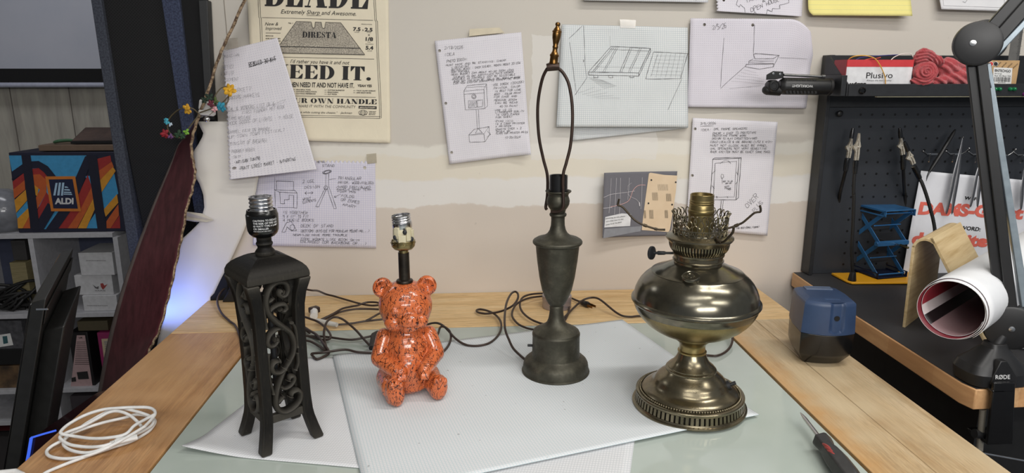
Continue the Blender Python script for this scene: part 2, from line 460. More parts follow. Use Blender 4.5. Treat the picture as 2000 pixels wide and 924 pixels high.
# ------------------------------------------------------------------ the room
mb = MB(); mb.bb(-0.64, 2.6, 0, 0.12, -0.9, 1.7)
t = NT('plastered_wall')
pos = t.n('ShaderNodeNewGeometry').outputs['Position']
sep = t.n('ShaderNodeSeparateXYZ'); t.l(pos, sep.inputs[0])
wob = t.noise(t.coord('Object', (3, 3, 3)), 2.0, 5, .6)
wob2 = t.noise(t.coord('Object', (14, 14, 14)), 2.0, 3, .6)
zz = t.math('ADD', sep.outputs[2], t.math('MULTIPLY', t.math('SUBTRACT', wob, .5), .05))
zz = t.math('ADD', zz, t.math('MULTIPLY', t.math('SUBTRACT', wob2, .5), .012))
beige = rgb((208, 198, 187)); up = rgb((204, 198, 188)); comp = rgb((224, 220, 210)); cream = rgb((222, 215, 200)); whit = rgb((224, 221, 216))
zn = t.math('DIVIDE', zz, 0.8)
band = t.ramp(zn, [(.0, beige), (.273, beige), (.277, whit), (.352, whit), (.360, cream), (.424, cream), (.430, comp), (.460, comp), (.467, up), (1.0, up)])
# vertical patch of compound beside the tall lamp, running up
xw = t.math('ADD', sep.outputs[0], t.math('MULTIPLY', t.math('SUBTRACT', wob, .5), .06))
pa = t.math('MULTIPLY', t.math('GREATER_THAN', xw, .155), t.math('LESS_THAN', xw, .46))
pa = t.math('MULTIPLY', pa, t.math('GREATER_THAN', zz, .33))
pa = t.math('MULTIPLY', pa, t.math('LESS_THAN', zz, .62))
band = t.mix(t.math('MULTIPLY', pa, .6), band, whit)
dirt = t.noise(t.coord('Object', (60, 60, 60)), 1.2, 2, .5)
band = t.mix(t.ramp(dirt, [(.73, (0, 0, 0, 1)), (.78, (.25, .25, .25, 1))]), band, rgb((150, 140, 128)))
t.base(band); t.p(rough=.7, spec=.25)
t.bump(t.noise(t.coord('Object', (1, 1, 1)), 160, 3, .6), .10, .001)
struct(mb.build('wall_back', t.m))
# hairline crack in the plaster: thin seam strip at the left of the wall
mb = MB(); a = ony(437, 0, -.001); b = ony(446, 100, -.001)
mb.hexa([a + V((-.0008, 0, 0)), a + V((.0008, 0, 0)), b + V((.0008, 0, 0)), b + V((-.0008, 0, 0))], [p + V((0, .002, 0)) for p in (a + V((-.0008, 0, 0)), a + V((.0008, 0, 0)), b + V((.0008, 0, 0)), b + V((-.0008, 0, 0)))])
struct(mb.build('trim_1', mat('wall_seam', (150, 142, 130), .7)))

mb = MB(); mb.bb(-3.2, 2.6, -2.6, 1.6, -.95, -.9)
struct(mb.build('floor', mat('dark_carpet', (46, 42, 42), .9, c2=(34, 31, 32), scale=220, bump=.4, bscale=500)))
mb = MB(); mb.bb(-3.2, 2.6, -3.4, 1.6, 1.7, 1.78)
struct(mb.build('ceiling', mat('white_ceiling', (206, 204, 198), .8, c2=(196, 194, 188), scale=30)))
# panelled wall of the room beyond
mb = MB(); mb.bb(-3.2, 2.6, 1.42, 1.5, -.95, 1.7)
t = NT('grey_plank_wall')
vec = t.coord('Object', (1, 1, 1)); sp = t.n('ShaderNodeSeparateXYZ'); t.l(vec, sp.inputs[0])
fr = t.math('FRACT', t.math('MULTIPLY', sp.outputs[0], 4.2))
gap = t.math('LESS_THAN', fr, .02)
g = t.noise(t.coord('Object', (9, 9, 1.1)), 2.6, 6, .6, .5)
c = t.ramp(g, [(.28, rgb((136, 132, 124))), (.5, rgb((162, 158, 148))), (.72, rgb((176, 172, 160)))])
t.base(t.mix(gap, c, rgb((96, 90, 84)))); t.p(rough=.7)
struct(mb.build('wall_far', t.m))
mb = MB(); mb.bb(-3.2, -3.12, -2.6, 1.5, -.95, 1.7)
struct(mb.build('wall_left', mat('far_left_wall', (168, 164, 156), .8)))

# ------------------------------------------------------------------ workbench
GX0, GX1, GY = -0.4427, 0.5478, -0.237
bench = thing('workbench', 'wide maple workbench with a glass top standing against the papered wall', 'workbench', (0.05, -.5, -.9))
mb = MB(); mb.bb(-.627, .737, GY, -.002, -.042, 0); mb.build('back_board', M_benchB, bench, bevel=.0015)
mb = MB(); mb.bb(-.627, GX0, -1.15, GY - .0006, -.042, 0); mb.build('side_board', M_benchL, bench, bevel=.0015)
mb = MB(); mb.bb(GX1, .6345, -1.15, GY - .0006, -.042, 0); mb.build('side_board', M_bench, bench, bevel=.0012)
mb = MB(); mb.bb(.6355, .737, -1.15, GY - .0006, -.042, 0); mb.build('side_board', M_bench, bench, bevel=.0012)
t = NT('frosted_green_glass')
n1 = t.noise(t.coord('Object', (3, 3, 3)), 2, 3)
t.base(t.ramp(n1, [(.3, rgb((168, 178, 170))), (.7, rgb((178, 187, 180)))])); t.p(rough=.07, spec=.5)
mb = MB(); mb.bb(GX0 + .0035, GX1 - .0050, -1.15, GY - .003, -.010, -.001); mb.build('glass_top', t.m, bench, bevel=.001)
mb = MB(); mb.bb(GX0, GX1, -1.15, GY, -.042, -.0105); mb.build('under_tray', mat('dark_tray', (24, 23, 22), .7), bench)
for x in (-.56, .67):
    for y in (-1.08, -.07):
        mb = MB(); mb.bb(x - .035, x + .035, y - .035, y + .035, -.9, -.042); mb.build('leg', M_benchL, bench, bevel=.003)

# two quilted paper towels on the glass
def towel(name, label, pts, z0, period, tint, curl):
    A = [onz(x, y, 0) for x, y in pts]     # TL TR BR BL
    wd, ln = (A[1] - A[0]).length, (A[3] - A[0]).length
    def fn(u, v):
        p = (A[0] * (1 - u) + A[1] * u) * (1 - v) + (A[3] * (1 - u) + A[2] * u) * v
        z = z0 + curl(u, v) + .0007 * noise.noise(V((u * 5, v * 5, z0 * 900)))
        return V((p.x, p.y, max(z, z0 - .0006)))
    mb = MB(); mb.sheet(fn, 44, 44, uvs=(wd, ln))
    t = NT(name + '_paper')
    tc = t.n('ShaderNodeTexCoord'); s2 = t.n('ShaderNodeSeparateXYZ'); t.l(tc.outputs['UV'], s2.inputs[0])
    def line(o, w):
        f = t.math('FRACT', t.math('DIVIDE', o, period)); return t.math('LESS_THAN', f, w)
    grid = t.math('MAXIMUM', line(s2.outputs[0], .22), line(s2.outputs[1], .22))
    sp = t.noise(t.coord('Object', (40, 40, 40)), 2.2, 1)
    c = t.mix(grid, rgb((217, 218, 220)), rgb(tint))
    c = t.mix(t.ramp(sp, [(.745, (0, 0, 0, 1)), (.77, (.5, .5, .5, 1))]), c, rgb((130, 130, 132)))
    t.base(c); t.p(rough=.9, spec=.15)
    t.bump(t.math('SUBTRACT', 1.0, grid), .25, .0006)
    o = mb.build('paper_towel', t.m, origin=(A[0].x, A[0].y, z0), solid=.0008)
    tag(o, label, 'paper towel')
    return o
def curl1(u, v):
    return .010 * max(0, 1 - math.hypot(u * 1.0, (1 - v)) / .16) ** 1.5
towel('quilted_white', 'white quilted paper towel lying under the black scroll lamp, lower of two',
      [(595, 700), (1262, 690), (1226, 962), (356, 884)], .0006, .0042, (198, 201, 204), curl1)
towel('quilted_blue', 'large white quilted paper towel with fine blue grid under the bear and the tall lamp',
      [(650, 697), (1215, 627), (1482, 816), (716, 978)], .0032, .0046, (194, 206, 210), lambda u, v: .002 * max(0, v - .9) / .1)

# ------------------------------------------------------------------ papers on the wall
PEN[0] = 0.68
def paper_mat(name, base, dot=None, kind=None, period=.005, holes=(), line=None, dw=.16, size=(.2, .28)):
    t = NT(name)
    tc = t.n('ShaderNodeTexCoord'); s2 = t.n('ShaderNodeSeparateXYZ'); t.l(tc.outputs['UV'], s2.inputs[0])
    n = t.noise(t.coord('Object', (8, 8, 8)), 2, 3)
    c = t.ramp(n, [(.3, rgb(base)), (.7, rgb(tuple(v * .975 for v in base)))])
    if kind:
        fx = t.math('FRACT', t.math('DIVIDE', s2.outputs[0], period)); fy = t.math('FRACT', t.math('DIVIDE', s2.outputs[1], period))
        lx, ly = t.math('LESS_THAN', fx, dw), t.math('LESS_THAN', fy, dw)
        if kind == 'grid': k = t.math('MAXIMUM', lx, ly)
        elif kind == 'dots': k = t.math('MULTIPLY', lx, ly)
        else: k = ly
        c = t.mix(k, c, rgb(dot))
    t.base(c); t.p(rough=.75, spec=.2)
    t.bump(t.noise(t.coord('Object', (1, 1, .7)), 16, 4, .6, .8), .32, .006)
    if holes:
        acc = None
        for hx, hy, hr in holes:
            d = t.math('ADD', t.math('POWER', t.math('SUBTRACT', s2.outputs[0], hx), 2), t.math('POWER', t.math('SUBTRACT', s2.outputs[1], hy), 2))
            k = t.math('GREATER_THAN', d, hr * hr)
            acc = k if acc is None else t.math('MULTIPLY', acc, k)
        t.l(acc, t.b.inputs['Alpha'])
    return t.m
class Page: pass
def clear(m, a):
    m.node_tree.nodes['Principled BSDF'].inputs['Alpha'].default_value = a; return m
clear(M_tape, .6)
def page(name, label, cat, cs, m, off=.004, bulge=None, nu=24, nv=30, edge=None, solid=.0004, parent=None, clip=None):
    """sheet of paper near the wall; cs = corner sights TL TR BR BL; bulge(u, v) = distance it stands off further"""
    A = [ony(x, y, -off) for x, y in cs]
    bulge = bulge or (lambda u, v: .0)
    def flat(u, v): return (A[0] * (1 - u) + A[1] * u) * (1 - v) + (A[3] * (1 - u) + A[2] * u) * v
    def pt(u, v, e=0.0):
        p = flat(u, v); return V((p.x, -off - bulge(min(max(u, 0), 1), min(max(v, 0), 1)) - e, p.z))
    def fn(u, v):
        if edge: u, v = edge(u, v)
        return pt(u, v)
    P = Page(); P.w = (A[1] - A[0]).length; P.h = (A[3] - A[0]).length
    if callable(m): m = m(P)
    mb = MB(); mb.sheet(fn, nu, nv, uvs=(P.w, P.h))
    o = mb.build(name, m, parent=parent, origin=None if parent else tuple(pt(.5, .5)), solid=solid)
    if not parent: tag(o, label, cat)
    P.o = o; P.pt = pt
    def W(px, py):
        q = ony(px, py, -off); u = v = .5
        for _ in range(4):
            b = flat(u, v); e = 1e-3
            du = (flat(u + e, v) - b) / e; dv = (flat(u, v + e) - b) / e
            rx, rz = q.x - b.x, q.z - b.z
            det = du.x * dv.z - du.z * dv.x
            u += (rx * dv.z - rz * dv.x) / det; v += (du.x * rz - du.z * rx) / det
        return pt(u, v, .0012)
    P.W = W
    return P
def ink(P, name, build, m=None):
    mb = MB(); build(mb)
    if mb.v: mb.build(name, m or M_ink, P.o, smooth=False, clean=False)
def tape(P, quad, m=None, e=0.0):
    mb = MB(); a = [P.W(*q) + V((0, -.0006 - e, 0)) for q in quad]
    mb.hexa(a, [p + V((0, .0004, 0)) for p in a]); mb.build('tape', m or M_tape, P.o, smooth=False)
def crease(seed, amp, k=3.0):
    return lambda u, v: amp * (0.5 + noise.noise(V((u * k, v * k, seed))))
DOT = (200, 197, 209)
W_WHITE = (226, 223, 228)

# --- advertising poster
M_poster = paper_mat('newsprint_cream', (232, 222, 198))
def pb(u, v): return .002 + .006 * max(0, .10 - u) / .10 + .0016 * abs(noise.noise(V((u * 3.2 + v * 2.2, v * 1.3, 2.2)))) + .004 * max(0, v - .93) / .07
PO = page('poster', 'cream newsprint poster advertising a utility blade, taped high on the wall', 'poster',
          [(478, -130), (757, -122), (763, 279), (500, 272)], M_poster, off=.002, bulge=pb, nu=40, nv=50)
def c308(x, y): return (400 + x / 3.08, y / 3.08)
def poster_text(mb):
    W = PO.W
    fat(mb, W, 'BLADE', (517, 12), (721, 18), 62)
    fat(mb, W, 'NEED IT.', (532, 152), (726, 157.5), 27)
    fat(mb, W, 'OWN YOUR OWN HANDLE', (497, 199), (736.5, 203.5), 9.3)
    letter(mb, W, 'Extremely Sharp and Awesome.', (549.5, 26.5), (696, 31), 8.2, 0, .28)
    strokes(mb, W, [(600, 30.5), (628, 30.9)], .6)
    letter(mb, W, 'New &', (518.5, 50), (544.5, 50), 6.4, 0, .28)
    letter(mb, W, 'Improved', (519.5, 58.5), (551.5, 58.5), 6.2, 0, .28)
    letter(mb, W, "I'd rather you have it and not", (568, 123), (683, 126), 7.2, 0, .28)
    letter(mb, W, 'THEN NEED IT AND NOT HAVE IT.', (562.5, 169.5), (692, 171.5), 9.2, .02)
    letter(mb, W, 'YEAH YES', (698.5, 169.5), (726.5, 170), 4.6, .03)
    letter(mb, W, '7.5', (690, 60), (704.5, 60.6), 6.6, .035); letter(mb, W, 'x', (707.5, 60.5), (711, 60.5), 4.2, .01)
    letter(mb, W, '2.5', (712.5, 61), (728, 61.6), 6.6, .035)
    letter(mb, W, 'x', (719, 70), (723, 70), 4.4, .01)
    letter(mb, W, '1/8', (714.5, 79.5), (729, 80), 6.8, .035)
    letter(mb, W, '5.4', (714.5, 96.5), (729.5, 97), 6.8, .035)
    for q, w in (((693, 63.5), 9), ((717, 64), 8), ((718, 83), 6), ((718, 100), 9)):
        letter(mb, W, 'INCHES', q, (q[0] + w, q[1] + .3), 1.2, .02)
    letter(mb, W, 'SPECIFICATIONS', (706, 48), (727, 48.6), 1.4, .02)
    strokes(mb, W, [(714, 86), (729.5, 86.5)], .6)
    letter(mb, W, 'No 1', (564, 46.5), (573, 47), 2.8, .02, .2)
    strokes(mb, W, [(520, 64.5), (549, 65)], .7)
    for i, s in enumerate(('MADE IN USA', 'FOR HARDENED', 'USE WITH CARE')):
        letter(mb, W, s, (520, 71 + i * 4.4 + (1 if i else 0)), (535 + (14 if i else 0), 71.3 + i * 4.4 + (1 if i else 0)), 2.0, .03)
    cols = [((573, 176), ('GRATEFUL TOOL', 'CUTTING INSULATION', 'CUTTING PEPPERONI'), 40), ((634.5, 177), ('CUTTING BURRITOS', 'MAKE SUSHI', 'CUT PIZZA'), 37), ((690.5, 178), ('TALK ALIVE GARLIC', 'AND MANY MORE'), 40)]
    for (x, y), rows, w in cols:
        for i, s in enumerate(rows):
            strokes(mb, W, [(x, y + 3.9 * i - 1), (x + 4, y + 3.9 * i - 1)], .6)
            letter(mb, W, s, (x + 6, y + 3.9 * i), (x + 6 + w * len(s) / 18, y + 3.9 * i + .4), 2.0, .035)
    letter(mb, W, 'AND SHARE IT WITH THE COMMUNITY', (562, 209), (695.5, 211.5), 5.4, -.008, .22)
    letter(mb, W, "\"I'll use while cutting the cheese.\"", (573, 220.5), (660, 222), 4.0, 0, .3)
    letter(mb, W, '-Jackman', (664.5, 222), (688, 222.4), 4.0, 0, .3)
    letter(mb, W, 'LARGE UTILITY', (721, 218.5), (735, 218.7), 1.7, .03); letter(mb, W, 'QUALITY GOODS', (721, 221.4), (734, 221.6), 1.7, .03); letter(mb, W, 'EDITION', (721, 224.2), (733, 224.4), 1.7, .03)
    # rules and the double frame
    for a, b in (((513, 34.5), (729, 40)), ((548, 111.5), (731, 115.5)), ((565, 187), (734, 190)), ((515, -4), (728, -1))):
        strokes(mb, W, [a, b], .7)
    for dx in (0, 3.2):
        strokes(mb, W, [(504.5 + dx, -20), (507 + dx, 34), (508.5 + dx, 36), (512 + dx, 120), (520 + dx, 222)], .75)
        strokes(mb, W, [(729.5 + dx * .9, -20), (732.5 + dx, 40), (734.5 + dx, 42), (737 + dx, 115), (741 + dx, 190), (742 + dx, 230.5)], .75)
        strokes(mb, W, [(525, 224 + dx * 1.1), (743, 227.5 + dx * 1.1)], .75)
    # name bar
    a = [(701, 206.6), (736, 207.6), (736, 213), (701, 212)]; mb.add([W(*q) for q in a], [(0, 1, 2, 3)])
    # globe: ellipse ring with meridians
    for rx, ry in ((8.6, 4.8), (4.2, 4.8)):
        strokes(mb, W, [(709.5 + rx * math.cos(k * PI / 12), 219.8 + ry * math.sin(k * PI / 12)) for k in range(25)], .55)
    for dy in (-2.2, 0, 2.2): strokes(mb, W, [(701.8, 219.8 + dy), (717.4, 219.9 + dy)], .5)
    strokes(mb, W, [(702.5, 223), (709.5, 225), (716.5, 223.2)], 1.1)
PEN[0] = 1.0
ink(PO, 'printed_text', poster_text)
t = NT('halftone_blade')
nz = t.noise(t.coord('Object', (1, 1, 1)), 420, 2, .7); n2 = t.noise(t.coord('Object', (6, 6, 6)), 3, 3)
t.base(t.mix(t.ramp(nz, [(.36, (0, 0, 0, 1)), (.62, (1, 1, 1, 1))]), rgb((122, 116, 106)), t.ramp(n2, [(.3, rgb((172, 164, 150))), (.7, rgb((208, 199, 180)))]))); t.p(rough=.8)
def blade(mb):
    W = PO.W
    ol = [(580, 42.4), (609, 43.3), (611, 53), (613, 55.3), (616, 54), (617, 43.5), (628.5, 44), (630, 54), (633, 56), (635.5, 55), (637, 44), (666.5, 45), (713, 107), (545.5, 103.5), (543, 94.5)]
    mb.add([W(*q) + V((0, -.0012, 0)) for q in ol], [list(range(len(ol)))])
ink(PO, 'blade_picture', blade, t.m)
def blade_lines(mb):
    W = lambda x, y: PO.W(x, y) + V((0, -.0016, 0))
    ol = [(580, 42.4), (609, 43.3), (611, 53), (613, 55.3), (616, 54), (617, 43.5), (628.5, 44), (630, 54), (633, 56), (635.5, 55), (637, 44), (666.5, 45), (713, 107), (545.5, 103.5), (543, 94.5), (580, 42.4)]
    strokes(mb, W, ol, .9); strokes(mb, W, [(546, 91.2), (600, 92), (704.5, 94.5)], 1.4)
    fat(mb, W, 'DIRESTA', (591.5, 73.5), (658, 74.8), 11.5)
ink(PO, 'blade_lettering', blade_lines)
def bar_text(mb): letter(mb, lambda x, y: PO.W(x, y) + V((0, -.0003, 0)), '#BIGUTILITYHAPPY', (703, 211), (734, 211.8), 2.6, .02)
ink(PO, 'bar_lettering', bar_text, M_poster)
PEN[0] = 0.68

# --- torn notebook page hanging in front of the poster
def torn(amp, n, side='l'):
    def e(u, v):
        if side == 'l' and u < .02: u = amp * (.5 + .5 * math.sin(v * n * 2 * PI)) 
        if side == 't' and v < .02: v = amp * (.5 + .5 * math.sin(u * n * 2 * PI))
        return u, v
    return e
def nb(u, v): return .006 + .020 * v * v + .014 * max(0, .35 - u) * v
N1 = page('notebook_page', 'torn dot-grid page with pencil list of markets, curling over the poster', 'note page',
          [(436, 100), (543, 74), (623, 328), (456, 347)],
          lambda P: paper_mat('dotgrid_list', W_WHITE, DOT, 'dots', .005, [(.008, P.h * .915, .0032)], dw=.3),
          off=.036, bulge=nb, nu=30, nv=140, edge=torn(.022, 30))
def n1(mb):
    W = N1.W
    rows = [('magician', (436, 113), (470, 110), 5), ('*poetic?', (432, 136), (459, 133), 7), ('witch list', (434, 148), (460, 145), 7), ('basement', (434, 160), (470, 157), 6), ('market?', (456, 180), (494, 176), 7),
            ('makers markets -', (448, 195), (519, 187), 7), ('local & vendors list of &', (442, 217), (540, 206), 7), ('first foundry met book', (477, 223), (560, 211), 6),
            ('*steams release', (441, 234), (494, 231), 6), ('*spook goods of lights - ? house', (443, 245), (577, 229), 7), ('*barrel fair on brandy', (447, 260), (532, 253), 6),
            ('*up-town town festival?', (449, 270), (561, 255), 6), ('*ministry of brewing!', (452, 283), (527, 276), 7), ('*probably nights', (456, 297), (503, 293), 6), ('*swim', (459, 307), (477, 305), 5)]
    for i, (s, a, b, h) in enumerate(rows): hand(mb, W, s, a, b, h, .55, seed=i)
    sketch(mb, W, [(441, 219), (520, 209), (545, 200), (560, 194), (556, 201), (530, 206)], .4, wob=.4, twice=False)
ink(N1, 'pencil_writing', n1, M_paleink)
def n1b(mb):
    hand(mb, N1.W, 'Rebuild 30 big', (489, 131), (541, 118), 8, 1.2, seed=5)
    sketch(mb, N1.W, [(489, 131), (515, 122), (541, 115)], .9)
    hand(mb, N1.W, '*Artisan tuning', (465, 318), (514, 309), 6, .8, seed=9)
    hand(mb, N1.W, '*Pratt street market - n/parking', (474, 330), (583, 311), 6.5, .75, seed=11)
ink(N1, 'pen_writing', n1b)
tape(N1, [(438, 76), (466, 74), (468, 93), (440, 98)], clear(mat('shiny_tape', (214, 206, 192), .08, spec=.8), .5))

# --- grid page with sketch of a stand
def p2b(u, v): return .003 + .002 * math.sin(u * 5)
P2 = page('notebook_page', 'graph page with pen sketch of a folding tripod stand, behind the black scroll lamp', 'note page',
          [(502, 310), (733, 314), (735, 485), (495, 478)], lambda P: paper_mat('grid_stand', (220, 217, 228), (196, 194, 214), 'grid', .0052, [(.126 * P.w / .28, P.h * .085, .0036), (P.w * .91, P.h * .08, .0036)]),
          off=.003, bulge=p2b, nu=120, nv=24, edge=torn(.03, 28, 't'))
def c486(x, y): return (490 + x / 4.86, 300 + y / 4.86)
def p2(mb):
    W = P2.W; c = c486
    T = [('2 use', (497, 275), (610, 270), 30), ('design', (515, 330), (660, 320), 28), ('what', (497, 440), (580, 430), 26), ('elements', (500, 470), (625, 445), 24),
         ('Triangular', (825, 245), (1050, 248), 30), ('prism, wood/folded', (830, 285), (1170, 290), 26), ('/hard cast/glued', (815, 322), (1140, 330), 24), ('panels sand team', (820, 345), (1145, 350), 20), ('foam pns', (825, 365), (1000, 372), 20),
         ('Folds', (860, 410), (985, 420), 28), ('or comes', (855, 445), (1035, 475), 28), ('apart', (870, 490), (1000, 520), 28),
         ('is together', (310, 565), (545, 570), 28), ('9 x 11" to fit', (310, 605), (555, 605), 28), ('4 music books', (310, 640), (605, 640), 28),
         ('Deck of stand', (480, 695), (790, 695), 30), ('(bottom) outside for modular mounting...)', (478, 740), (1130, 745), 26), ('newhilds have more trouble', (405, 775), (920, 780), 20),
         ('code works like book skin', (478, 815), (1035, 830), 24), ('enlarged (or backbone or...)', (475, 840), (1105, 865), 26), ('stand', (680, 122), (800, 125), 28), ('Metal', (632, 88), (715, 85), 20), ('support', (258, 170), (370, 155), 20)]
    for i, (s, a, b, h) in enumerate(T): hand(mb, W, s, c(*a), c(*b), h / 5.5, .7, seed=i + 30)
    K = lambda pts, **k: sketch(mb, W, [c(*q) for q in pts], .75, seed=8, **k)
    K([(715, 190), (715, 310)]); K([(742, 190), (742, 300)]); K([(745, 245), (810, 237)])
    K([(715, 315), (620, 500)]); K([(722, 330), (650, 502)]); K([(620, 500), (650, 502)]); K([(740, 305), (815, 518)]); K([(728, 330), (790, 518)]); K([(790, 518), (815, 518)])
    K([(715 + 18 * math.cos(a * .6), 322 + 18 * math.sin(a * .6)) for a in range(12)])
    for r in (1, .7): K([(727 + 42 * r * math.cos(a * .5), 172 + 16 * r * math.sin(a * .5) - 8 * math.cos(a * .5)) for a in range(14)], wob=.8)
    K([(518, 372), (594, 368)]); K([(518, 372), (535, 355)]); K([(518, 372), (535, 385)]); K([(594, 368), (580, 355)]); K([(594, 368), (580, 382)])
    K([(855, 380), (795, 412)]); K([(795, 412), (803, 395)]); K([(795, 412), (815, 414)])
    K([(228, 340), (425, 345), (445, 370), (280, 362), (228, 340)]); K([(235, 340), (235, 500)]); K([(280, 362), (288, 470), (325, 472), (325, 435), (370, 432), (370, 390), (412, 395), (412, 510), (445, 512), (445, 370)])
    K([(250, 258), (410, 262)]); K([(250, 258), (252, 340)]); K([(410, 262), (412, 345)]); K([(232, 225), (232, 340)]); K([(260, 505), (410, 508)], twice=False)
    K([(300, 740), (345, 650), (390, 640), (440, 725), (390, 730), (350, 690), (330, 740), (300, 740)]); K([(400 + 22 * math.cos(a * .5), 695 + 28 * math.sin(a * .5)) for a in range(14)])
ink(P2, 'pen_sketch', p2)
tape(P2, [(716, 301), (735, 299), (736, 318), (718, 320)])

# --- photo booth note
def p3b(u, v): return .003 + .012 * max(0, u - .75) / .25 * max(0, v - .75) / .25 + .004 * v
P3 = page('notebook_page', 'dot-grid page with photo booth idea and sketch, left of the tall lamp', 'note page',
          [(849, 80), (1018, 63), (1036, 300), (878, 320)], lambda P: paper_mat('dotgrid_booth', W_WHITE, DOT, 'dots', .005, [(.0085, P.h * .08, .0033), (.0085, P.h * .5, .0033), (.0085, P.h * .905, .0033)], dw=.28), off=.004, bulge=p3b)
def c333(x, y): return (820 + x / 3.08, 30 + y / 3.08)
def p3(mb):
    W = P3.W; c = c333
    T = [('2/18/2026', (150, 205), (262, 200), 24), ('Idea', (148, 245), (212, 242), 22), ('Photo booth:', (163, 285), (290, 270), 22), ('must have and be standing: cheap', (158, 306), (520, 275), 14), ('*lightweight', (185, 322), (300, 308), 14),
         ('*battery ready - over steady, month about 20-25w', (182, 337), (605, 290), 15), ('*very portable', (180, 348), (300, 338), 14), ('*need budget cam about 40-50 zoom lens', (182, 362), (565, 332), 14),
         ('doubles as any annihilate main crowds', (203, 378), (565, 345), 14), ('*possible as controls just be adjustable', (186, 392), (575, 360), 14), ('base not too high be, solid or, modular base', (205, 403), (605, 375), 13), ('can now custom converted essential book', (203, 415), (605, 380), 13),
         ('*use 2350k (20x25k)', (430, 425), (630, 405), 16), ('printer, color', (445, 445), (605, 430), 15), ('is best for lowe', (450, 462), (610, 450), 14), ('boot - color print', (448, 480), (610, 470), 14), ('for case and', (446, 496), (585, 490), 14),
         ('message 20x24', (448, 515), (585, 510), 14), ('can be rear', (452, 532), (590, 528), 14), ('40-50 paint', (480, 552), (588, 548), 14), ('*use is 15', (440, 575), (555, 572), 15), ('lithography quality', (455, 588), (628, 580), 14), ('is used paper', (458, 602), (600, 598), 14), ('for sheet', (456, 618), (560, 612), 13),
         ('*evaq 1x10', (445, 640), (560, 640), 15), ('is a camp printer', (452, 657), (630, 652), 14), ('a printer', (455, 672), (550, 668), 13), ('enacts over + 2', (456, 690), (612, 682), 14), ('skulk sk', (458, 702), (545, 698), 12), ('flags our printer price', (457, 715), (650, 705), 14), ('10-20/2024', (510, 738), (605, 735), 15)]
    for i, (s, a, b, h) in enumerate(T): hand(mb, W, s, c(*a), c(*b), h / 4.1, .6, seed=i + 60)
    K = lambda pts, **k: sketch(mb, W, [c(*q) for q in pts], .6, seed=4, wob=.4, **k)
    K([(265, 455), (385, 445), (390, 560), (275, 568), (265, 455)]); K([(265, 455), (285, 422), (400, 412), (408, 545), (390, 560)]); K([(385, 445), (400, 412)]); K([(270, 475), (388, 465)]); K([(285, 432), (395, 428)], twice=False)
    K([(292, 515), (340, 512), (342, 552), (294, 556), (292, 515)]); K([(346, 510), (378, 508), (378, 548), (347, 552), (346, 510)])
    for k in range(5): K([(296 + 8 * k, 548), (306 + 8 * k, 518)])
    for rr in (14, 8): K([(325 + rr * math.cos(a * .5), 488 + rr * math.sin(a * .5)) for a in range(14)])
    K([(338, 566), (346, 680)]); K([(352, 566), (358, 678)]); K([(295, 718), (385, 712), (392, 758), (300, 762), (295, 718)]); K([(295, 718), (325, 685), (415, 668), (420, 715), (392, 758)]); K([(385, 712), (415, 668)])
    K([(335, 708), (350, 678), (375, 705), (335, 708)]); K([(402, 730), (425, 715), (405, 695)])
ink(P3, 'pen_sketch', p3)
tape(P3, [(917, 57), (975, 54), (985, 64), (916, 71)], mat('yellowed_tape', (206, 194, 166), .4))

# --- pallet drawing with another sheet behind it
def p4b(u, v): return .005 + .004 * noise.noise(V((u * 2.5, v * 3, 4))) + .010 * v
P4u = page('graph_sheet', 'graph sheet whose lower edge shows beneath the pallet drawing', 'drawing sheet', [(1108, 150), (1345, 150), (1342, 250), (1118, 275)],
           lambda P: paper_mat('grid_pale', (214, 216, 216), (186, 192, 196), 'grid', .0045), off=.002, bulge=lambda u, v: .001 + .003 * v)
P4 = page('graph_sheet', 'graph sheet with pencil drawing of a slatted pallet, right of the tall lamp', 'drawing sheet', [(1097, 48), (1342, 54), (1340, 248), (1085, 247)],
          lambda P: paper_mat('grid_pallet', (226, 228, 227), (186, 194, 198), 'grid', .0045, dw=.2), off=.006, bulge=p4b)
def c33(x, y): return (1060 + x / 3.3, y / 3.3)
def p4(mb):
    K = lambda pts, w=.7, **k: sketch(mb, P4.W, [c33(*q) for q in pts], w, seed=6, **k)
    K([(288, 465), (435, 300), (688, 312), (612, 470), (288, 465)], 1.0); K([(288, 465), (290, 483), (612, 490), (612, 470)], 1.0); K([(612, 490), (690, 330), (688, 312)], .9)
    for x0, x1 in ((310, 445), (378, 470), (490, 560), (545, 622)): K([(x0, 468), (x1, 306)]); K([(x0 + 12, 468), (x1 + 12, 306)], .6)
    K([(430, 318), (680, 330)], .6); K([(340, 430), (630, 438)], .4, twice=False)
    for x in (325, 420, 555): K([(x, 487), (x, 500), (x + 25, 500), (x + 25, 488)])
    K([(655, 508), (708, 335), (928, 345), (878, 508), (655, 508)], .8); K([(690, 490), (735, 350)], .4)
    for k in range(6): K([(690 + k * 6, 480 - k * 24), (880 + k * 6, 485 - k * 24)], .35, twice=False); K([(720 + k * 32, 495), (760 + k * 30, 345)], .35, twice=False)
    K([(262, 165), (268, 420), (280, 500)], .55); K([(170, 275), (210, 590)], .55); K([(205, 610), (280, 500)], .7); K([(165, 250), (255, 165)], .6)
    K([(797, 706), (890, 500)], .5); K([(430, 235), (430, 300)], .35, twice=False)
    for k in range(9): K([(290 + k * 12, 500 + k * 9), (390 + k * 10, 520 + k * 4)], .35, twice=False)
    for k in range(5): K([(220 + k * 30, 600 + k * 8), (330 + k * 40, 560 + k * 18)], .3, twice=False)
    K([(255, 385), (258, 400), (262, 385)], .5)
ink(P4, 'pencil_drawing', p4, M_pencil)
tape(P4, [(1209, 38), (1240, 40), (1239, 56), (1210, 55)], clear(mat('clear_film', (206, 200, 188), .12, spec=.7), .35))

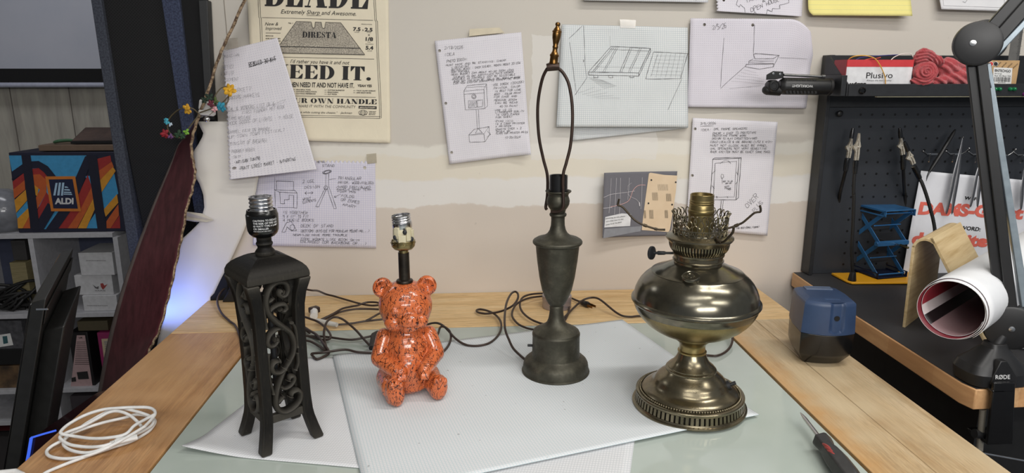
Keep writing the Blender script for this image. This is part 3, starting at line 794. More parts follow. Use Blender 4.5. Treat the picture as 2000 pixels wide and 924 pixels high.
# --- landscape sheet with steps
def p5b(u, v): return .004 + .016 * max(0, u - .7) / .3 * max(0, .55 - v) / .55 + .003 * noise.noise(V((u * 3, v * 3, 9))) + .002
def p5e(u, v):
    k = max(0, (u - .78) / .22); return (u - .05 * k * max(0, .3 - v) / .3, v + .14 * k * k * (1 - v))
P5 = page('dot_sheet', 'wrinkled landscape dot sheet with pencil steps in a corner, behind the work light', 'drawing sheet', [(1347, 36), (1592, 38), (1572, 212), (1341, 209)],
          lambda P: paper_mat('dotgrid_steps', (218, 214, 222), (188, 184, 196), 'dots', .005, [(.034, .014, .0035), (.148, .014, .0035)], dw=.3), off=.005, bulge=p5b, edge=p5e)
def p5(mb):
    hand(mb, P5.W, '2/5/26', c33(1090, 190), c33(1180, 180), 9, .8, seed=3)
    K = lambda pts, w=.6, **k: sketch(mb, P5.W, [c33(*q) for q in pts], w, seed=5, **k)
    K([(1163, 245), (1138, 560)], .6); K([(1355, 160), (1350, 350)], .6); K([(1138, 570), (1300, 425)], .6); K([(1515, 372), (1695, 380)], .4)
    K([(1350, 352), (1360, 346), (1515, 356), (1478, 378), (1360, 378), (1350, 352)], .9); K([(1320, 395), (1350, 378)]); K([(1320, 410), (1322, 393), (1480, 393)], .8); K([(1300, 430), (1302, 415), (1480, 412), (1480, 430), (1390, 446), (1300, 430)], .9)
    K([(1478, 430), (1515, 358)], .9); K([(1322, 405), (1480, 408)], .7)
    for k in range(5): K([(1290 - k * 20, 450 + k * 18), (1370 + k * 15, 470 + k * 18)], .3, twice=False)
    K([(1195, 570), (1400, 552)], .3)
ink(P5, 'pencil_drawing', p5, M_pencil)

# --- speaker panel idea page
def p6b(u, v): return .004 + .004 * u * (1 - v) + .004 * v
P6 = page('notebook_page', 'dot-grid page with pen sketch of a framed panel, behind the brass lamp', 'note page', [(1352, 230), (1516, 238), (1496, 459), (1338, 445)],
          lambda P: paper_mat('dotgrid_panel', W_WHITE, DOT, 'dots', .005, [(.0075, P.h * .095, .0033), (.0075, P.h * .51, .0033)], dw=.28), off=.004, bulge=p6b)
def c37(x, y): return (1330 + x / 3.695, 220 + y / 3.695)
def p6(mb):
    W = P6.W; c = c37
    T = [('3/5/2026', (135, 85), (248, 82), 18), ('Idea:', (135, 130), (215, 130), 20), ('DML frame speakers', (232, 125), (470, 120), 18), ('cheap + easy to prototype', (222, 155), (535, 150), 18), ('prototype frame work', (220, 172), (465, 170), 16), ('design to play cassettes/video', (218, 192), (540, 190), 16),
         ('could localize & use arduino (1/52 x 4/21)', (207, 216), (650, 215), 17), ('must not close must be panel', (205, 242), (615, 242), 17), ('DML speakers not very sensitive', (207, 264), (610, 264), 17), ('back exciter must be exact same mass', (207, 287), (635, 288), 17),
         ('for most/small format', (390, 835), (555, 825), 15), ('10x12', (275, 858), (370, 855), 15), ('14x11', (285, 812), (345, 808), 13)]
    for i, (s, a, b, h) in enumerate(T): hand(mb, W, s, c(*a), c(*b), h / 4.4, .6, seed=i + 90)
    hand(mb, W, 'Over', c(470, 685), c(555, 600), 9, .7, seed=2); hand(mb, W, 'plus', c(520, 715), c(585, 645), 8, .7, seed=3)
    K = lambda pts, w=.8, **k: sketch(mb, W, [c(*q) for q in pts], w, seed=7, wob=.5, **k)
    K([(222, 335), (410, 328), (388, 625), (203, 625), (222, 335)], 1.0); K([(222, 335), (235, 325), (425, 322), (410, 328)], .9); K([(425, 322), (405, 610), (388, 625)], .9)
    K([(240, 362), (392, 348)], .7); K([(240, 362), (226, 605)], .7); K([(392, 348), (375, 605)], .7); K([(226, 605), (375, 605)], .7)
    K([(275, 365), (300, 345), (335, 345), (352, 365)], .6); K([(215, 440), (240, 415)]); K([(218, 525), (232, 545)], 1.0); K([(390, 425), (400, 445)]); K([(250, 600), (252, 612)], 1.0); K([(325, 600), (330, 612)]); K([(385, 510), (400, 490)])
    K([(283, 630), (275, 715), (290, 716), (297, 630)]); K([(280, 455), (285, 440), (298, 446), (300, 462), (285, 470), (280, 455)], .6); K([(290, 470), (290, 510)], .6)
    for i, (s, a, b) in enumerate((('not to go', (295, 498), (365, 496)), ('copy off', (312, 512), (358, 510)), ('auto', (305, 535), (340, 532)), ('frame', (308, 548), (355, 548)), ('put', (330, 556), (355, 556)))): hand(mb, W, s, c(*a), c(*b), 2.6, .6, seed=i)
    K([(135, 95), (228, 94)], .6)
ink(P6, 'pen_sketch', p6)

# --- printed photo of a power unit
def p7b(u, v): return .004 + .020 * (1 - u) ** 2 * 1.0 + .006 * v
P7 = page('photo_print', 'curled colour print of a beige power unit and wires, left of the brass lamp', 'photo print', [(1176, 335), (1322, 334), (1308, 459), (1172, 459)],
          paper_mat('print_grey', (112, 111, 117)), off=.005, bulge=p7b)
def cU(x, y): return (1140 + x / 3.3, 200 + y / 3.3)
def p7(name, m, polys, e=0):
    mb = MB()
    for pl in polys:
        x0, x1 = min(q[0] for q in pl), max(q[0] for q in pl); N = 28; cols = []
        for k in range(N + 1):
            x = x0 + (x1 - x0) * min(max(k / N, 1e-4), 1 - 1e-4); yy = []
            for (xa, ya), (xb, yb) in zip(pl, pl[1:] + pl[:1]):
                if (xa - x) * (xb - x) <= 0 and xa != xb: yy.append(ya + (yb - ya) * (x - xa) / (xb - xa))
            cols.append([P7.W(*cU(x, min(yy) + (max(yy) - min(yy)) * j / 8)) for j in range(9)])
        k0 = len(mb.v); mb.v += [p for c_ in cols for p in c_]
        for a in range(N):
            for j in range(8): mb.f.append([k0 + a * 9 + j, k0 + (a + 1) * 9 + j, k0 + (a + 1) * 9 + j + 1, k0 + a * 9 + j + 1]); mb.mi.append(0)
    mb.build(name, m, P7.o, smooth=False, clean=False)
p7('pictured_unit', mat('print_beige', (222, 200, 170), .7, c2=(214, 190, 158), scale=20), [[(415, 455), (425, 450), (512, 465), (598, 470), (590, 560), (570, 690), (545, 830), (365, 815), (368, 780), (390, 620)]])
p7('pictured_caption', mat('print_white', (226, 226, 228), .7), [[(120, 725), (235, 705), (295, 712), (290, 787), (118, 790)]])
p7('pictured_floor', mat('print_floor', (142, 144, 150), .7), [[(112, 800), (365, 790), (360, 822), (110, 858)]])
def p7l(mb):
    W = lambda x, y: P7.W(x, y) + V((0, -.0008, 0))
    for (x, y, w, h, n) in ((473, 525, 68, 40, 9), (435, 577, 38, 50, 8), (525, 585, 34, 48, 8), (415, 688, 28, 55, 7), (380, 690, 14, 50, 4), (515, 690, 22, 50, 6)):
        for k in range(n): strokes(mb, W, [cU(x + w * k / n, y), cU(x + w * (k + .5) / n, y + h)], .5)
    for q in ((430, 497), (588, 512), (410, 645), (563, 655)):
        c0 = cU(*q); mb.add([W(c0[0] + 1.8 * math.cos(a * PI / 4), c0[1] + 1.8 * math.sin(a * PI / 4)) for a in range(8)], [list(range(8))])
    for i, s in enumerate(('powering up unit, please', 'wire that dive to the', 'power kit #2. See above')): letter(mb, W, s, cU(128, 737 + i * 20), cU(256 - i * 12, 727 + i * 18), 2.6, 0)
ink(P7, 'print_details', p7l)
def p7w(mb):
    W = lambda x, y: P7.W(x, y) + V((0, -.0008, 0))
    for x, yb in ((155, 640), (190, 650), (222, 650), (280, 560), (365, 620)): strokes(mb, W, [cU(x + (10 if x < 200 else 5), 480), cU(x, yb), cU(x - 6, yb + 60)], .8)
    strokes(mb, W, [cU(115, 600), cU(160, 582), cU(270, 572), cU(320, 565)], 1.0); strokes(mb, W, [cU(112, 668), cU(170, 665)], 1.2)
    strokes(mb, W, [cU(*q) for q in ((272, 580), (290, 600), (330, 618), (350, 640))], .7); strokes(mb, W, [cU(350, 640), cU(352, 660)], 3)
    strokes(mb, W, [cU(*q) for q in ((272, 560), (275, 530), (300, 513))], .5)
ink(P7, 'pictured_wires', p7w, mat('print_pale', (206, 202, 206), .7))
def p7p(mb):
    W = lambda x, y: P7.W(x, y) + V((0, -.0009, 0))
    strokes(mb, W, [cU(v.x, v.y) for v in spl([(160, 660, 0), (220, 650, 0), (280, 625, 0), (310, 560, 0), (345, 530, 0), (390, 528, 0)], 6)], 1.2)
ink(P7, 'pictured_pink_wire', p7p, mat('print_pink', (228, 178, 172), .7))

# --- sheets along the top edge of the picture
P8 = page('graph_sheet', 'pale sheet at the top of the wall, above the pallet drawing', 'drawing sheet', [(1120, -80), (1380, -80), (1379, 6), (1139, 2)],
          lambda P: paper_mat('grid_top', (222, 222, 224), (192, 194, 202), 'grid', .005), off=.005, bulge=lambda u, v: .004 + .01 * v)
ink(P8, 'pencil_marks', lambda mb: hand(mb, P8.W, '111', (1350, 2), (1362, 2), 5, .8))
P9 = page('notebook_page', 'dot-grid page about an open house at the top of the wall, beside the yellow sheet', 'note page', [(1392, -120), (1572, -112), (1562, 33), (1394, 23)],
          lambda P: paper_mat('dotgrid_house', (222, 219, 226), DOT, 'dots', .005, [(.019, P.h * .84, .0033)], dw=.28), off=.005, bulge=lambda u, v: .004 + .014 * v * (1 - .6 * u), nv=100, edge=torn(.02, 22))
def p9(mb):
    W = P9.W
    hand(mb, W, 'Open', (1462, 24), (1487, 15), 8, .8, seed=3); hand(mb, W, 'House', (1493, 12), (1519, 2), 8, .8, seed=4); hand(mb, W, '&', (1485, 5), (1492, 3), 6, .8); hand(mb, W, 'Yard', (1452, 7), (1480, -2), 8, .8, seed=5)
    sketch(mb, W, [(1437, -3), (1433, 10), (1439, 15), (1441, 10), (1449, 17), (1450, 26)], .6); sketch(mb, W, [(1492, 29), (1494, 20), (1503, 24), (1504, 18), (1519, 18), (1518, 11), (1537, 6), (1536, -4)], .7)
    sketch(mb, W, [(1466, 29), (1469, 24), (1475, 31)], .6)
ink(P9, 'pen_writing', p9)
t_yel = paper_mat('legal_yellow', (240, 230, 148), (206, 204, 150), 'rule', .0105, dw=.06)
def rc(u, v):
    if v > .93 and u < .05: return (u + (.05 - u) * ((v - .93) / .07) ** 2 * .8, v)
    return (u, v)
P10 = page('legal_pad_sheet', 'yellow ruled sheet curling off the top of the wall', 'paper sheet', [(1574, -150), (1768, -150), (1768, 33), (1572, 31)], t_yel, off=.005, bulge=lambda u, v: .005 + .022 * v * v * (.6 + .4 * u), edge=rc)
P11 = page('white_card', 'white framed print at the top of the wall, above the black boom arm', 'print', [(1812, -120), (1975, -120), (1962, 23), (1832, 19)], paper_mat('white_card_stock', (230, 230, 232)), off=.012, bulge=lambda u, v: .012 * v, solid=.0012)
def p11(mb):
    W = P11.W
    strokes(mb, W, [(1832, -60), (1836, 12), (1953, 16), (1962, -60)], .6); sketch(mb, W, [(1873, 4), (1878, 6), (1882, 1), (1876, -6)], .6)
ink(P11, 'print_border', p11, M_paleink)
# masking tape scrap on the wall beside the panel page

PEN[0] = 1.0

# ------------------------------------------------------------------ lamp helpers
def loft(mb, rings, mi=0, M=None, closed=True):
    n = len(rings[0]); k = []
    vs = [p for r in rings for p in r]
    fs = []
    for i in range(len(rings) - 1):
        for j in range(n):
            fs.append((i * n + j, i * n + (j + 1) % n, (i + 1) * n + (j + 1) % n, (i + 1) * n + j))
    fs.append(tuple(range(n))[::-1]); fs.append(tuple((len(rings) - 1) * n + j for j in range(n)))
    mb.add(vs, fs, mi, M)
def thread_profile(r, z0, z1, turns, amp):
    out = [(r - amp, z0)]
    N = turns * 8
    for i in range(N + 1):
        out.append((r - amp / 2 + amp / 2 * math.cos(2 * PI * i / 8 + PI), z0 + (z1 - z0) * i / N))
    out += [(r, z1 + .0004), (r - .0012, z1 + .0004), (r - .0014, z1 - .004), (r - .0016, z0 + .002), (.001, z0 + .002)]
    return out
M_alu = mat('aluminium_shell', (206, 206, 208), .22, 1.0, c2=(186, 186, 188), scale=120)

# ------------------------------------------------------------------ black scroll lamp
t = NT('rubbed_black_resin')
st = t.noise(t.coord('Object', (14, 14, 2.2)), 30, 5, .7, .5)
gm = t.n('ShaderNodeNewGeometry').outputs['Pointiness']
edge = t.ramp(gm, [(.53, (0, 0, 0, 1)), (.60, (.6, .6, .6, 1))])
c = t.ramp(st, [(.36, rgb((14, 13, 12))), (.60, rgb((21, 19, 17))), (.74, rgb((52, 47, 40)))])
t.base(t.mix(edge, c, rgb((92, 88, 80)))); t.p(rough=.50, spec=.16); t.bump(st, .5, .0010)
M_resin = t.m
A0 = V((-.285, -.679, .0016)); AR = math.radians(37.3)
MA = Matrix.Translation(A0) @ Matrix.Rotation(AR, 4, 'Z')
def LA(x, y, z): return MA @ V((x, y, z))
lampA = thing('scroll_table_lamp', 'black table lamp with openwork scroll sides and four splayed feet, bare black socket on top', 'lamp', A0, AR)
def sq(h, z): return [V((-h, -h, z)), V((h, -h, z)), V((h, h, z)), V((-h, h, z))]
mb = MB()
loft(mb, [sq(.0405, .250), sq(.0440, .2515), sq(.0445, .2545), sq(.0440, .2595), sq(.0430, .262), sq(.0415, .2655), sq(.0372, .2705), sq(.0310, .2752), sq(.0235, .2795), sq(.019, .2815), sq(.0165, .2825), sq(.0150, .2815)], M=MA)
mb.build('cap', M_resin, lampA, angle=25, bevel=.0008)
for sx in (-1, 1):
    for sy in (-1, 1):
        mb = MB(); rings = []
        for z, h, w in ((0, .0395, .0074), (.004, .0390, .0080), (.02, .0350, .0078), (.036, .0316, .0076), (.046, .0302, .0076), (.07, .0292, .0074), (.12, .0287, .0073), (.18, .0288, .0073), (.21, .0298, .0075), (.228, .0320, .0078), (.241, .0350, .0084), (.2505, .0370, .0088)):
            rings.append([V((sx * h + a * w, sy * h + b * w, z)) for a, b in ((-1, -1), (1, -1), (1, 1), (-1, 1))])
        loft(mb, rings, M=MA)
        mb.build('leg', M_resin, lampA, bevel=.0022, seg=2, angle=30)
mb = MB()
for k in range(4):
    R4 = MA @ Matrix.Rotation(k * PI / 2, 4, 'Z')
    mb.box((0, -.0305, .047), (.056, .0095, .012), M=R4)
mb.build('lower_frame', M_resin, lampA, bevel=.001)
SC = [  # scroll lines in picture measure of the front panel
 ([(568, 577), (562, 574), (560, 579), (566, 584), (575, 582), (580, 572), (575, 560), (560, 555), (543, 560), (531, 575), (527, 592), (531, 610), (545, 628), (562, 643), (578, 658), (585, 678), (582, 697), (572, 712), (558, 726)], .0031),
 ([(531, 611), (541, 603), (556, 599), (569, 601), (573, 609), (566, 613), (560, 609)], .0026),
 ([(560, 645), (545, 645), (530, 652), (523, 664), (527, 673), (538, 674), (546, 667), (541, 664)], .0027),
 ([(548, 708), (535, 708), (528, 716), (532, 726), (546, 730), (560, 724), (572, 712)], .0028),
 ([(558, 726), (545, 745), (535, 765), (530, 787), (535, 803), (550, 811), (570, 808), (586, 798), (591, 785), (584, 776), (572, 777), (567, 785)], .0031),
 ([(541, 756), (552, 764), (566, 763), (577, 755), (578, 747), (570, 745), (566, 752)], .0025),
 ([(529, 590), (538, 588), (546, 584)], .0022), ([(533, 790), (541, 785), (550, 779)], .0024), ([(527, 575), (522, 600), (524, 640)], .0018), ([(585, 640), (592, 655), (593, 690)], .002), ([(585, 735), (592, 720), (592, 700)], .002), ([(523, 690), (521, 735), (528, 770)], .0018)]
for k in range(4):
    mb = MB(); R4 = MA @ Matrix.Rotation(k * PI / 2, 4, 'Z'); nrm = (R4.to_3x3() @ V((0, -1, 0))).normalized()
    for pts, r in SC:
        q = [R4 @ V(((x - 556) / 77 * .047, -.0302, .052 + (812 - y) / 257 * .196)) for x, y in pts]
        q = spl(q, 5); n = len(q)
        rr = [r * 1.28 * (1.25 if (i == 0 or i == n - 1) else 1.0) * (.9 + .25 * math.sin(PI * i / n)) for i in range(n)]
        mb.tube(q, rr, 8, flat=2.1, up=nrm)
    mb.build('scroll_panel', M_resin, lampA)
mb = MB(); mb.tube([LA(0, 0, .052), LA(0, 0, .252)], .0045, 12); mb.build('centre_rod', M_blackmetal, lampA)
mb = MB()
mb.lathe([(.001, .281), (.0125, .281), (.0136, .2835), (.0136, .286), (.012, .2885), (.0098, .291), (.0096, .2935), (.0108, .2955), (.0116, .2975), (.0108, .2995), (.0100, .3005), (.0102, .3075), (.001, .3076)], 40, MA)
mb.build('neck', M_resin, lampA)
M_sock = mat('glossy_black_socket', (13, 13, 14), .22, spec=.6)
mb = MB()
mb.lathe([(.001, .3068), (.0112, .3068), (.0150, .3085), (.0190, .3125), (.0208, .317), (.0214, .323), (.0217, .3365), (.0217, .3395), (.0208, .3402), (.0210, .3412), (.0204, .342), (.0206, .343), (.0200, .344), (.0202, .345), (.0196, .346), (.0180, .346), (.0176, .342), (.001, .342)], 56, MA)
so = mb.build('socket_shell', M_sock, lampA)
mb = MB(); mb.lathe(thread_profile(.0162, .3425, .3640, 4, .0022), 56, MA); mb.build('screw_shell', M_alu, lampA)
def cyl_text(mb, c0, r, a0, z, sx, h, wd, eps=.0002, bold=.012):
    vs, fs, w = glyphs(sx, bold, 0.0, 1.0)
    mb.add([V((c0.x + (r + eps) * math.cos(a0 + x / w * wd / r), c0.y + (r + eps) * math.sin(a0 + x / w * wd / r), z + y / .7 * h)) for x, y in vs], fs)
mb = MB(); a0 = math.radians(-108)
for i, (s, wd) in enumerate((('CAUTION: TO REDUCE', .0345), ('THE RISK OF FIRE USE', .0345), ('60 WATT TYPE A LAMP', .0345), ('OR SMALLER', .0205), ('FOR INDOOR USE ONLY', .0240))):
    cyl_text(mb, A0, .0216, a0, A0.z + .3325 - i * .0038 + (.0010 if i == 4 else 0), s, .0026 if i < 4 else .0013, wd)
mb.build('warning_text', M_white_print, so, smooth=False, clean=False)

# ------------------------------------------------------------------ bear lamp
t = NT('orange_crackle_glaze')
hair = None
for off, sh, sc, th, ms in ((0, .0, 130, .034, .47), (3, .5, 135, .034, .53), (7, -.5, 135, .034, .53), (5, .22, 180, .036, .58)):
    sp_ = t.n('ShaderNodeSeparateXYZ'); t.l(t.coord('Object'), sp_.inputs[0])
    wz = t.math('MULTIPLY', t.math('SUBTRACT', t.noise(t.coord('Object'), 60 + off, 2), .5), .012)
    cb_ = t.n('ShaderNodeCombineXYZ')
    t.l(t.math('ADD', t.math('ADD', sp_.outputs[0], wz), t.math('MULTIPLY', sp_.outputs[2], sh)), cb_.inputs[0])
    t.l(t.math('ADD', t.math('ADD', sp_.outputs[1], wz), t.math('MULTIPLY', sp_.outputs[2], sh * .6)), cb_.inputs[1])
    t.l(t.math('ADD', t.math('MULTIPLY', sp_.outputs[2], .27), off * .37), cb_.inputs[2])
    vo = t.n('ShaderNodeTexVoronoi', feature='DISTANCE_TO_EDGE'); vo.inputs['Scale'].default_value = sc; t.l(cb_.outputs[0], vo.inputs['Vector'])
    rg_ = t.ramp(vo.outputs['Distance'], [(th * .6, (1, 1, 1, 1)), (th * 1.3, (0, 0, 0, 1))])
    gate = t.ramp(t.noise(t.coord('Object', (1, 1, .5)), 130 + 17 * off, 2), [(ms, (0, 0, 0, 1)), (ms + .03, (1, 1, 1, 1))])
    kk_ = t.math('MULTIPLY', rg_, gate)
    hair = kk_ if hair is None else t.math('MAXIMUM', hair, kk_)
k = hair
bn = t.noise(t.coord('Object'), 40, 3)
c = t.ramp(bn, [(.3, rgb((192, 95, 52))), (.7, rgb((207, 112, 65)))])
t.base(t.mix(k, c, rgb((60, 24, 16)))); t.p(rough=.18, spec=.5, coat=.35, coatr=.08)
t.bump(t.math('SUBTRACT', 1.0, k), .3, .0007)
M_bear = t.m
B0 = V((-.1045, -.5435, .0036)); BR = math.radians(6)
MBm = Matrix.Translation(B0) @ Matrix.Rotation(BR, 4, 'Z')
bear = thing('bear_lamp', 'glossy orange ceramic lamp shaped as a sitting bear, bare screw socket above its head', 'lamp', B0, BR)
def bear_mesh():
    mb = MB()
    def E(c, r, rx=0, ry=0, rz=0):
        mb.ell((c[0], -c[1], c[2]), r, Euler((math.radians(rx), math.radians(ry), math.radians(rz))).to_matrix(), nu=32, nv=20)
    def cap(a, b, ra, rb, n=9):
        for i in range(n):
            f = i / (n - 1); r = ra + (rb - ra) * f
            E([a[j] + (b[j] - a[j]) * f for j in range(3)], (r, r, r))
    # (x right, y towards viewer, z up)
    E((0, -.004, .152), (.0470, .0430, .0430)); E((0, -.002, .138), (.0430, .041, .030)); E((0, -.004, .165), (.040, .038, .030))
    E((.004, .030, .137), (.0205, .0190, .0165)); E((.005, .0455, .1405), (.0072, .0045, .0050)); E((.004, .030, .124), (.017, .014, .0095))
    for s in (-1, 1):
        E((s * .0205 + .002, .0335, .1545), (.0060, .0040, .0055)); E((s * .020, .024, .132), (.018, .014, .015))
        E((s * .0385, -.006, .1835), (.0175, .0085, .0175), 0, 0, s * -12)
        E((s * .030, -.004, .178), (.011, .010, .011))
    E((0, -.004, .074), (.0430, .039, .046)); E((0, -.004, .040), (.0485, .045, .046)); E((0, .004, .052), (.038, .041, .040)); E((0, -.008, .016), (.047, .043, .018)); E((0, -.004, .104), (.033, .030, .022))
    # arms
    cap((-.043, -.004, .096), (-.0545, .008, .066), .0165, .0158); cap((-.0545, .008, .066), (-.022, .043, .054), .0155, .0135); E((-.015, .047, .053), (.0135, .0115, .0125))
    cap((.043, -.004, .096), (.0555, .008, .068), .0165, .0158); cap((.0555, .008, .068), (.034, .043, .058), .0155, .0130); E((.0305, .047, .055), (.0130, .0115, .0135))
    # legs
    cap((-.040, .000, .024), (-.034, .040, .026), .0225, .0190); E((-.026, .058, .0255), (.0180, .0150, .0255), 0, -10, 0); E((-.028, .050, .012), (.0165, .016, .012))
    cap((.042, .000, .022), (.049, .030, .022), .0215, .0180); E((.056, .046, .0225), (.0175, .0140, .0225), 0, 10, 0); E((.054, .038, .011), (.016, .015, .011))
    for j in (-1, 0, 1):
        E((-.0235 + j * .0085, .0655, .043 - abs(j) * .003), (.0052, .0065, .0075)); E((.059 + j * .0085, .053, .0385 - abs(j) * .003), (.0052, .0062, .007))
        E((-.012 + j * .0055, .0560, .0475), (.0036, .0048, .006)); E((.030 + j * .0052, .0565, .048), (.0036, .0048, .006))
    me = bpy.data.meshes.new('bear_rough'); me.from_pydata([tuple(v) for v in mb.v], [], mb.f); me.update()
    o = bpy.data.objects.new('bear_rough', me); COL.objects.link(o)
    q = o.modifiers.new('r', 'REMESH'); q.mode = 'VOXEL'; q.voxel_size = .00125
    q = o.modifiers.new('s', 'SMOOTH'); q.factor = .5; q.iterations = 7
    dg = bpy.context.evaluated_depsgraph_get(); dg.update()
    me2 = bpy.data.meshes.new_from_object(o.evaluated_get(dg))
    bpy.data.objects.remove(o); bpy.data.meshes.remove(me)
    # carve: ear bowls, eye lids, mouth line, toes; flat seat
    for v in me2.vertices:
        c = v.co; y = -c.y
        for s in (-1, 1):
            d = math.hypot((c.x - s * .0395) / .0115, (c.z - .1845) / .0115)
            if d < 1 and y > -.004: c.y += .0075 * (1 - d * d)
        for s in (-1, 1):
            d = math.hypot((c.x - (.002 + s * .0165)) / .0075, (c.z - .1595) / .004)
            if d < 1 and y > .02: c.y += .0022 * (1 - d * d)
        if y > .02 and .126 < c.z < .132 and abs(c.x - .004) < .014: c.y += .0022 * math.exp(-((c.z - .129) / .0013) ** 2)
        if c.z < .0: c.z = 0.0
        c.x *= .865 + .085 * min(1.0, max(0.0, (c.z - .112) / .02))
    me2.materials.clear(); me2.materials.append(M_bear)
    me2.polygons.foreach_set('use_smooth', [True] * len(me2.polygons)); me2.update()
    me2.name = 'body'
    ob = bpy.data.objects.new('body', me2); COL.objects.link(ob); ob.parent = bear
    return ob
bear_mesh()
M_darkpipe = mat('aged_dark_pipe', (66, 60, 52), .4, .8, c2=(44, 40, 36), scale=70)
M_paleb = mat('pale_brass', (172, 156, 112), .28, 1.0, c2=(134, 120, 84), scale=60)
mb = MB(); mb.lathe([(.001, .193), (.0135, .193), (.0140, .1950), (.0132, .1970), (.0092, .1985), (.0090, .2435), (.001, .2436)], 36, MBm); mb.build('pipe', M_darkpipe, bear)
mb = MB(); mb.lathe([(.001, .2425), (.0078, .2425), (.0080, .2475), (.0150, .2500), (.0188, .2545), (.0196, .2600), (.0196, .2640), (.0188, .2648), (.0178, .2642), (.0170, .2600), (.001, .2580)], 48, MBm)
for k in range(20):
    a = k * PI / 10; mb.ell(MBm @ V((.0196 * math.cos(a), .0196 * math.sin(a), .2605)), (.0011, .0011, .0009), nu=8, nv=5)
mb.build('socket_cap', M_paleb, bear)
M_porc = mat('cream_porcelain', (206, 198, 170), .35, c2=(190, 180, 150), scale=60)
mb = MB(); mb.lathe([(.001, .258), (.0152, .258), (.0160, .263), (.0164, .272), (.0160, .281), (.0148, .286), (.001, .286)], 40, MBm)
for a0, w, z0, z1 in ((-95, .012, .262, .276), (-60, .008, .266, .288), (-125, .009, .270, .288), (-30, .007, .262, .283)):
    a = math.radians(a0); Rm = MBm @ Matrix.Rotation(a, 4, 'Z'); mb.box((.0165, 0, (z0 + z1) / 2), (.0045, w, z1 - z0), M=Rm)
so = mb.build('porcelain_core', M_porc, bear, bevel=.0008)
mb = MB()
for a0, z in ((-80, .281), (-135, .272), (-40, .268)):
    a = math.radians(a0); mb.ell(MBm @ V((.0175 * math.cos(a), .0175 * math.sin(a), z)), (.0036, .0036, .0044), nu=12, nv=8)
mb.tube(spl([MBm @ V((.0165 * math.cos(math.radians(a)), .0165 * math.sin(math.radians(a)), z)) for a, z in ((-40, .268), (-55, .261), (-90, .2605), (-120, .263), (-135, .272))], 5), .0012, 6)
mb.build('terminal', M_blackmetal, so)
mb = MB(); mb.lathe([(.001, .284), (.0149, .284), (.0158, .286), (.0160, .293)] + [(r + .0006, z) for r, z in thread_profile(.0152, .2935, .3060, 3, .0016)], 48, MBm @ Matrix.Translation((0, 0, .284)) @ Matrix.Rotation(math.radians(-6), 4, 'Y') @ Matrix.Translation((0, 0, -.284)))
mb.build('screw_shell', M_alu, bear)

# ------------------------------------------------------------------ pewter urn lamp with harp
t = NT('dull_pewter')
n1 = t.noise(t.coord('Object'), 38, 5, .65); n2 = t.noise(t.coord('Object'), 260, 3)
c = t.ramp(n1, [(.3, rgb((62, 60, 52))), (.55, rgb((80, 78, 68))), (.75, rgb((104, 101, 88)))])
t.base(c); t.p(metal=.75, rough=t.ramp(n2, [(.3, (.44, .44, .44, 1)), (.7, (.60, .60, .60, 1))])); t.bump(n1, .12, .001)
M_pewter = t.m
U0 = onz(1085, 724, .0036)
urn = thing('urn_lamp', 'dark pewter urn-shaped lamp with a tall wire harp and brass finial', 'lamp', U0)
AX[:] = [1085, 1085, 724, 373]
MU = Matrix.Translation((U0.x, U0.y, 0))
def urnpart(name, rows, m=M_pewter, n=72, parent=urn):
    mb = MB(); mb.lathe([(r, max(z, .0036)) for r, z in profile(U0, rows)], n, MU); return mb.build(name, m, parent, angle=30)
urnpart('base', [(724, 1), (724, 65.5), (722.5, 66), (721, 65.5), (720, 63.8), (714, 63.6), (707, 62.5), (703, 60.5), (699, 56), (695.5, 49.5), (693, 47), (690, 46.4), (672, 46), (655, 46), (653, 46.6), (650, 46.6), (648, 45.2), (646, 44.8), (644.5, 43), (641, 37), (637.5, 30), (634, 23.5), (629, 18.5), (622, 15.6), (613, 14), (604, 13.2), (600, 13.2), (600, 1)])
urnpart('urn_body', [(601, 1), (601, 13.6), (598.5, 13.8), (596, 13), (592, 16.5), (586, 20), (578, 24), (566, 29), (553, 32), (540, 34.8), (525, 37), (508, 39.5), (492, 41.3), (480, 42.5), (477.5, 42.8), (476.5, 46), (474, 48.4), (471, 48.6), (468.5, 47), (467.5, 44.5), (465.5, 42), (463, 33), (459.5, 25), (455, 19.5), (449, 16), (440, 13.8), (430, 13.3), (423, 13.6), (421.5, 16), (419, 17), (416.5, 16.2), (415.5, 14.4), (415, 1)])
urnpart('socket_cup', [(416, 1), (416, 13), (412, 14.8), (409.5, 15), (404, 19), (398, 21.8), (392, 22.6), (386, 21.2), (382, 19.6), (378, 20.5), (374.5, 25), (373, 25.6), (372, 25), (373, 21), (377, 18.6), (380, 1)])
urnpart('socket', [(382, 1), (382, 17.6), (344, 17.8), (342, 17.8), (342.5, 15.5), (360, 15), (362, 1)], mat('black_bakelite', (22, 22, 23), .3), 48)
M_harp = mat('bronzed_wire', (62, 46, 38), .42, .5, c2=(48, 36, 30))
def UP(x, y, dy=0.0):
    b = V((U0.x, U0.y + dy, 0)); return upright(b, x, y)
mb = MB()
L = [UP(1068, 409, .012), UP(1066, 404, .014), UP(1069, 380, .016), UP(1069, 343, .016), UP(1061, 310, .016), UP(1053, 270, .014), UP(1050, 225, .012), UP(1052, 190, .01), UP(1059, 155, .006), UP(1067, 137, .003), UP(1072, 132, .001)]
Rr = [UP(1076, 414, -.018), UP(1092, 413, -.022), UP(1100, 404, -.024), UP(1100, 380, -.022), UP(1100, 342, -.020), UP(1106, 318, -.018), UP(1114, 285, -.016), UP(1118, 240, -.014), UP(1117, 200, -.011), UP(1111, 165, -.007), UP(1101, 144, -.004), UP(1090, 133, -.001)]
mb.tube(spl(L, 8), .0027, 10); mb.tube(spl(Rr, 8), .0027, 10)
hp = mb.build('harp', M_harp, urn)
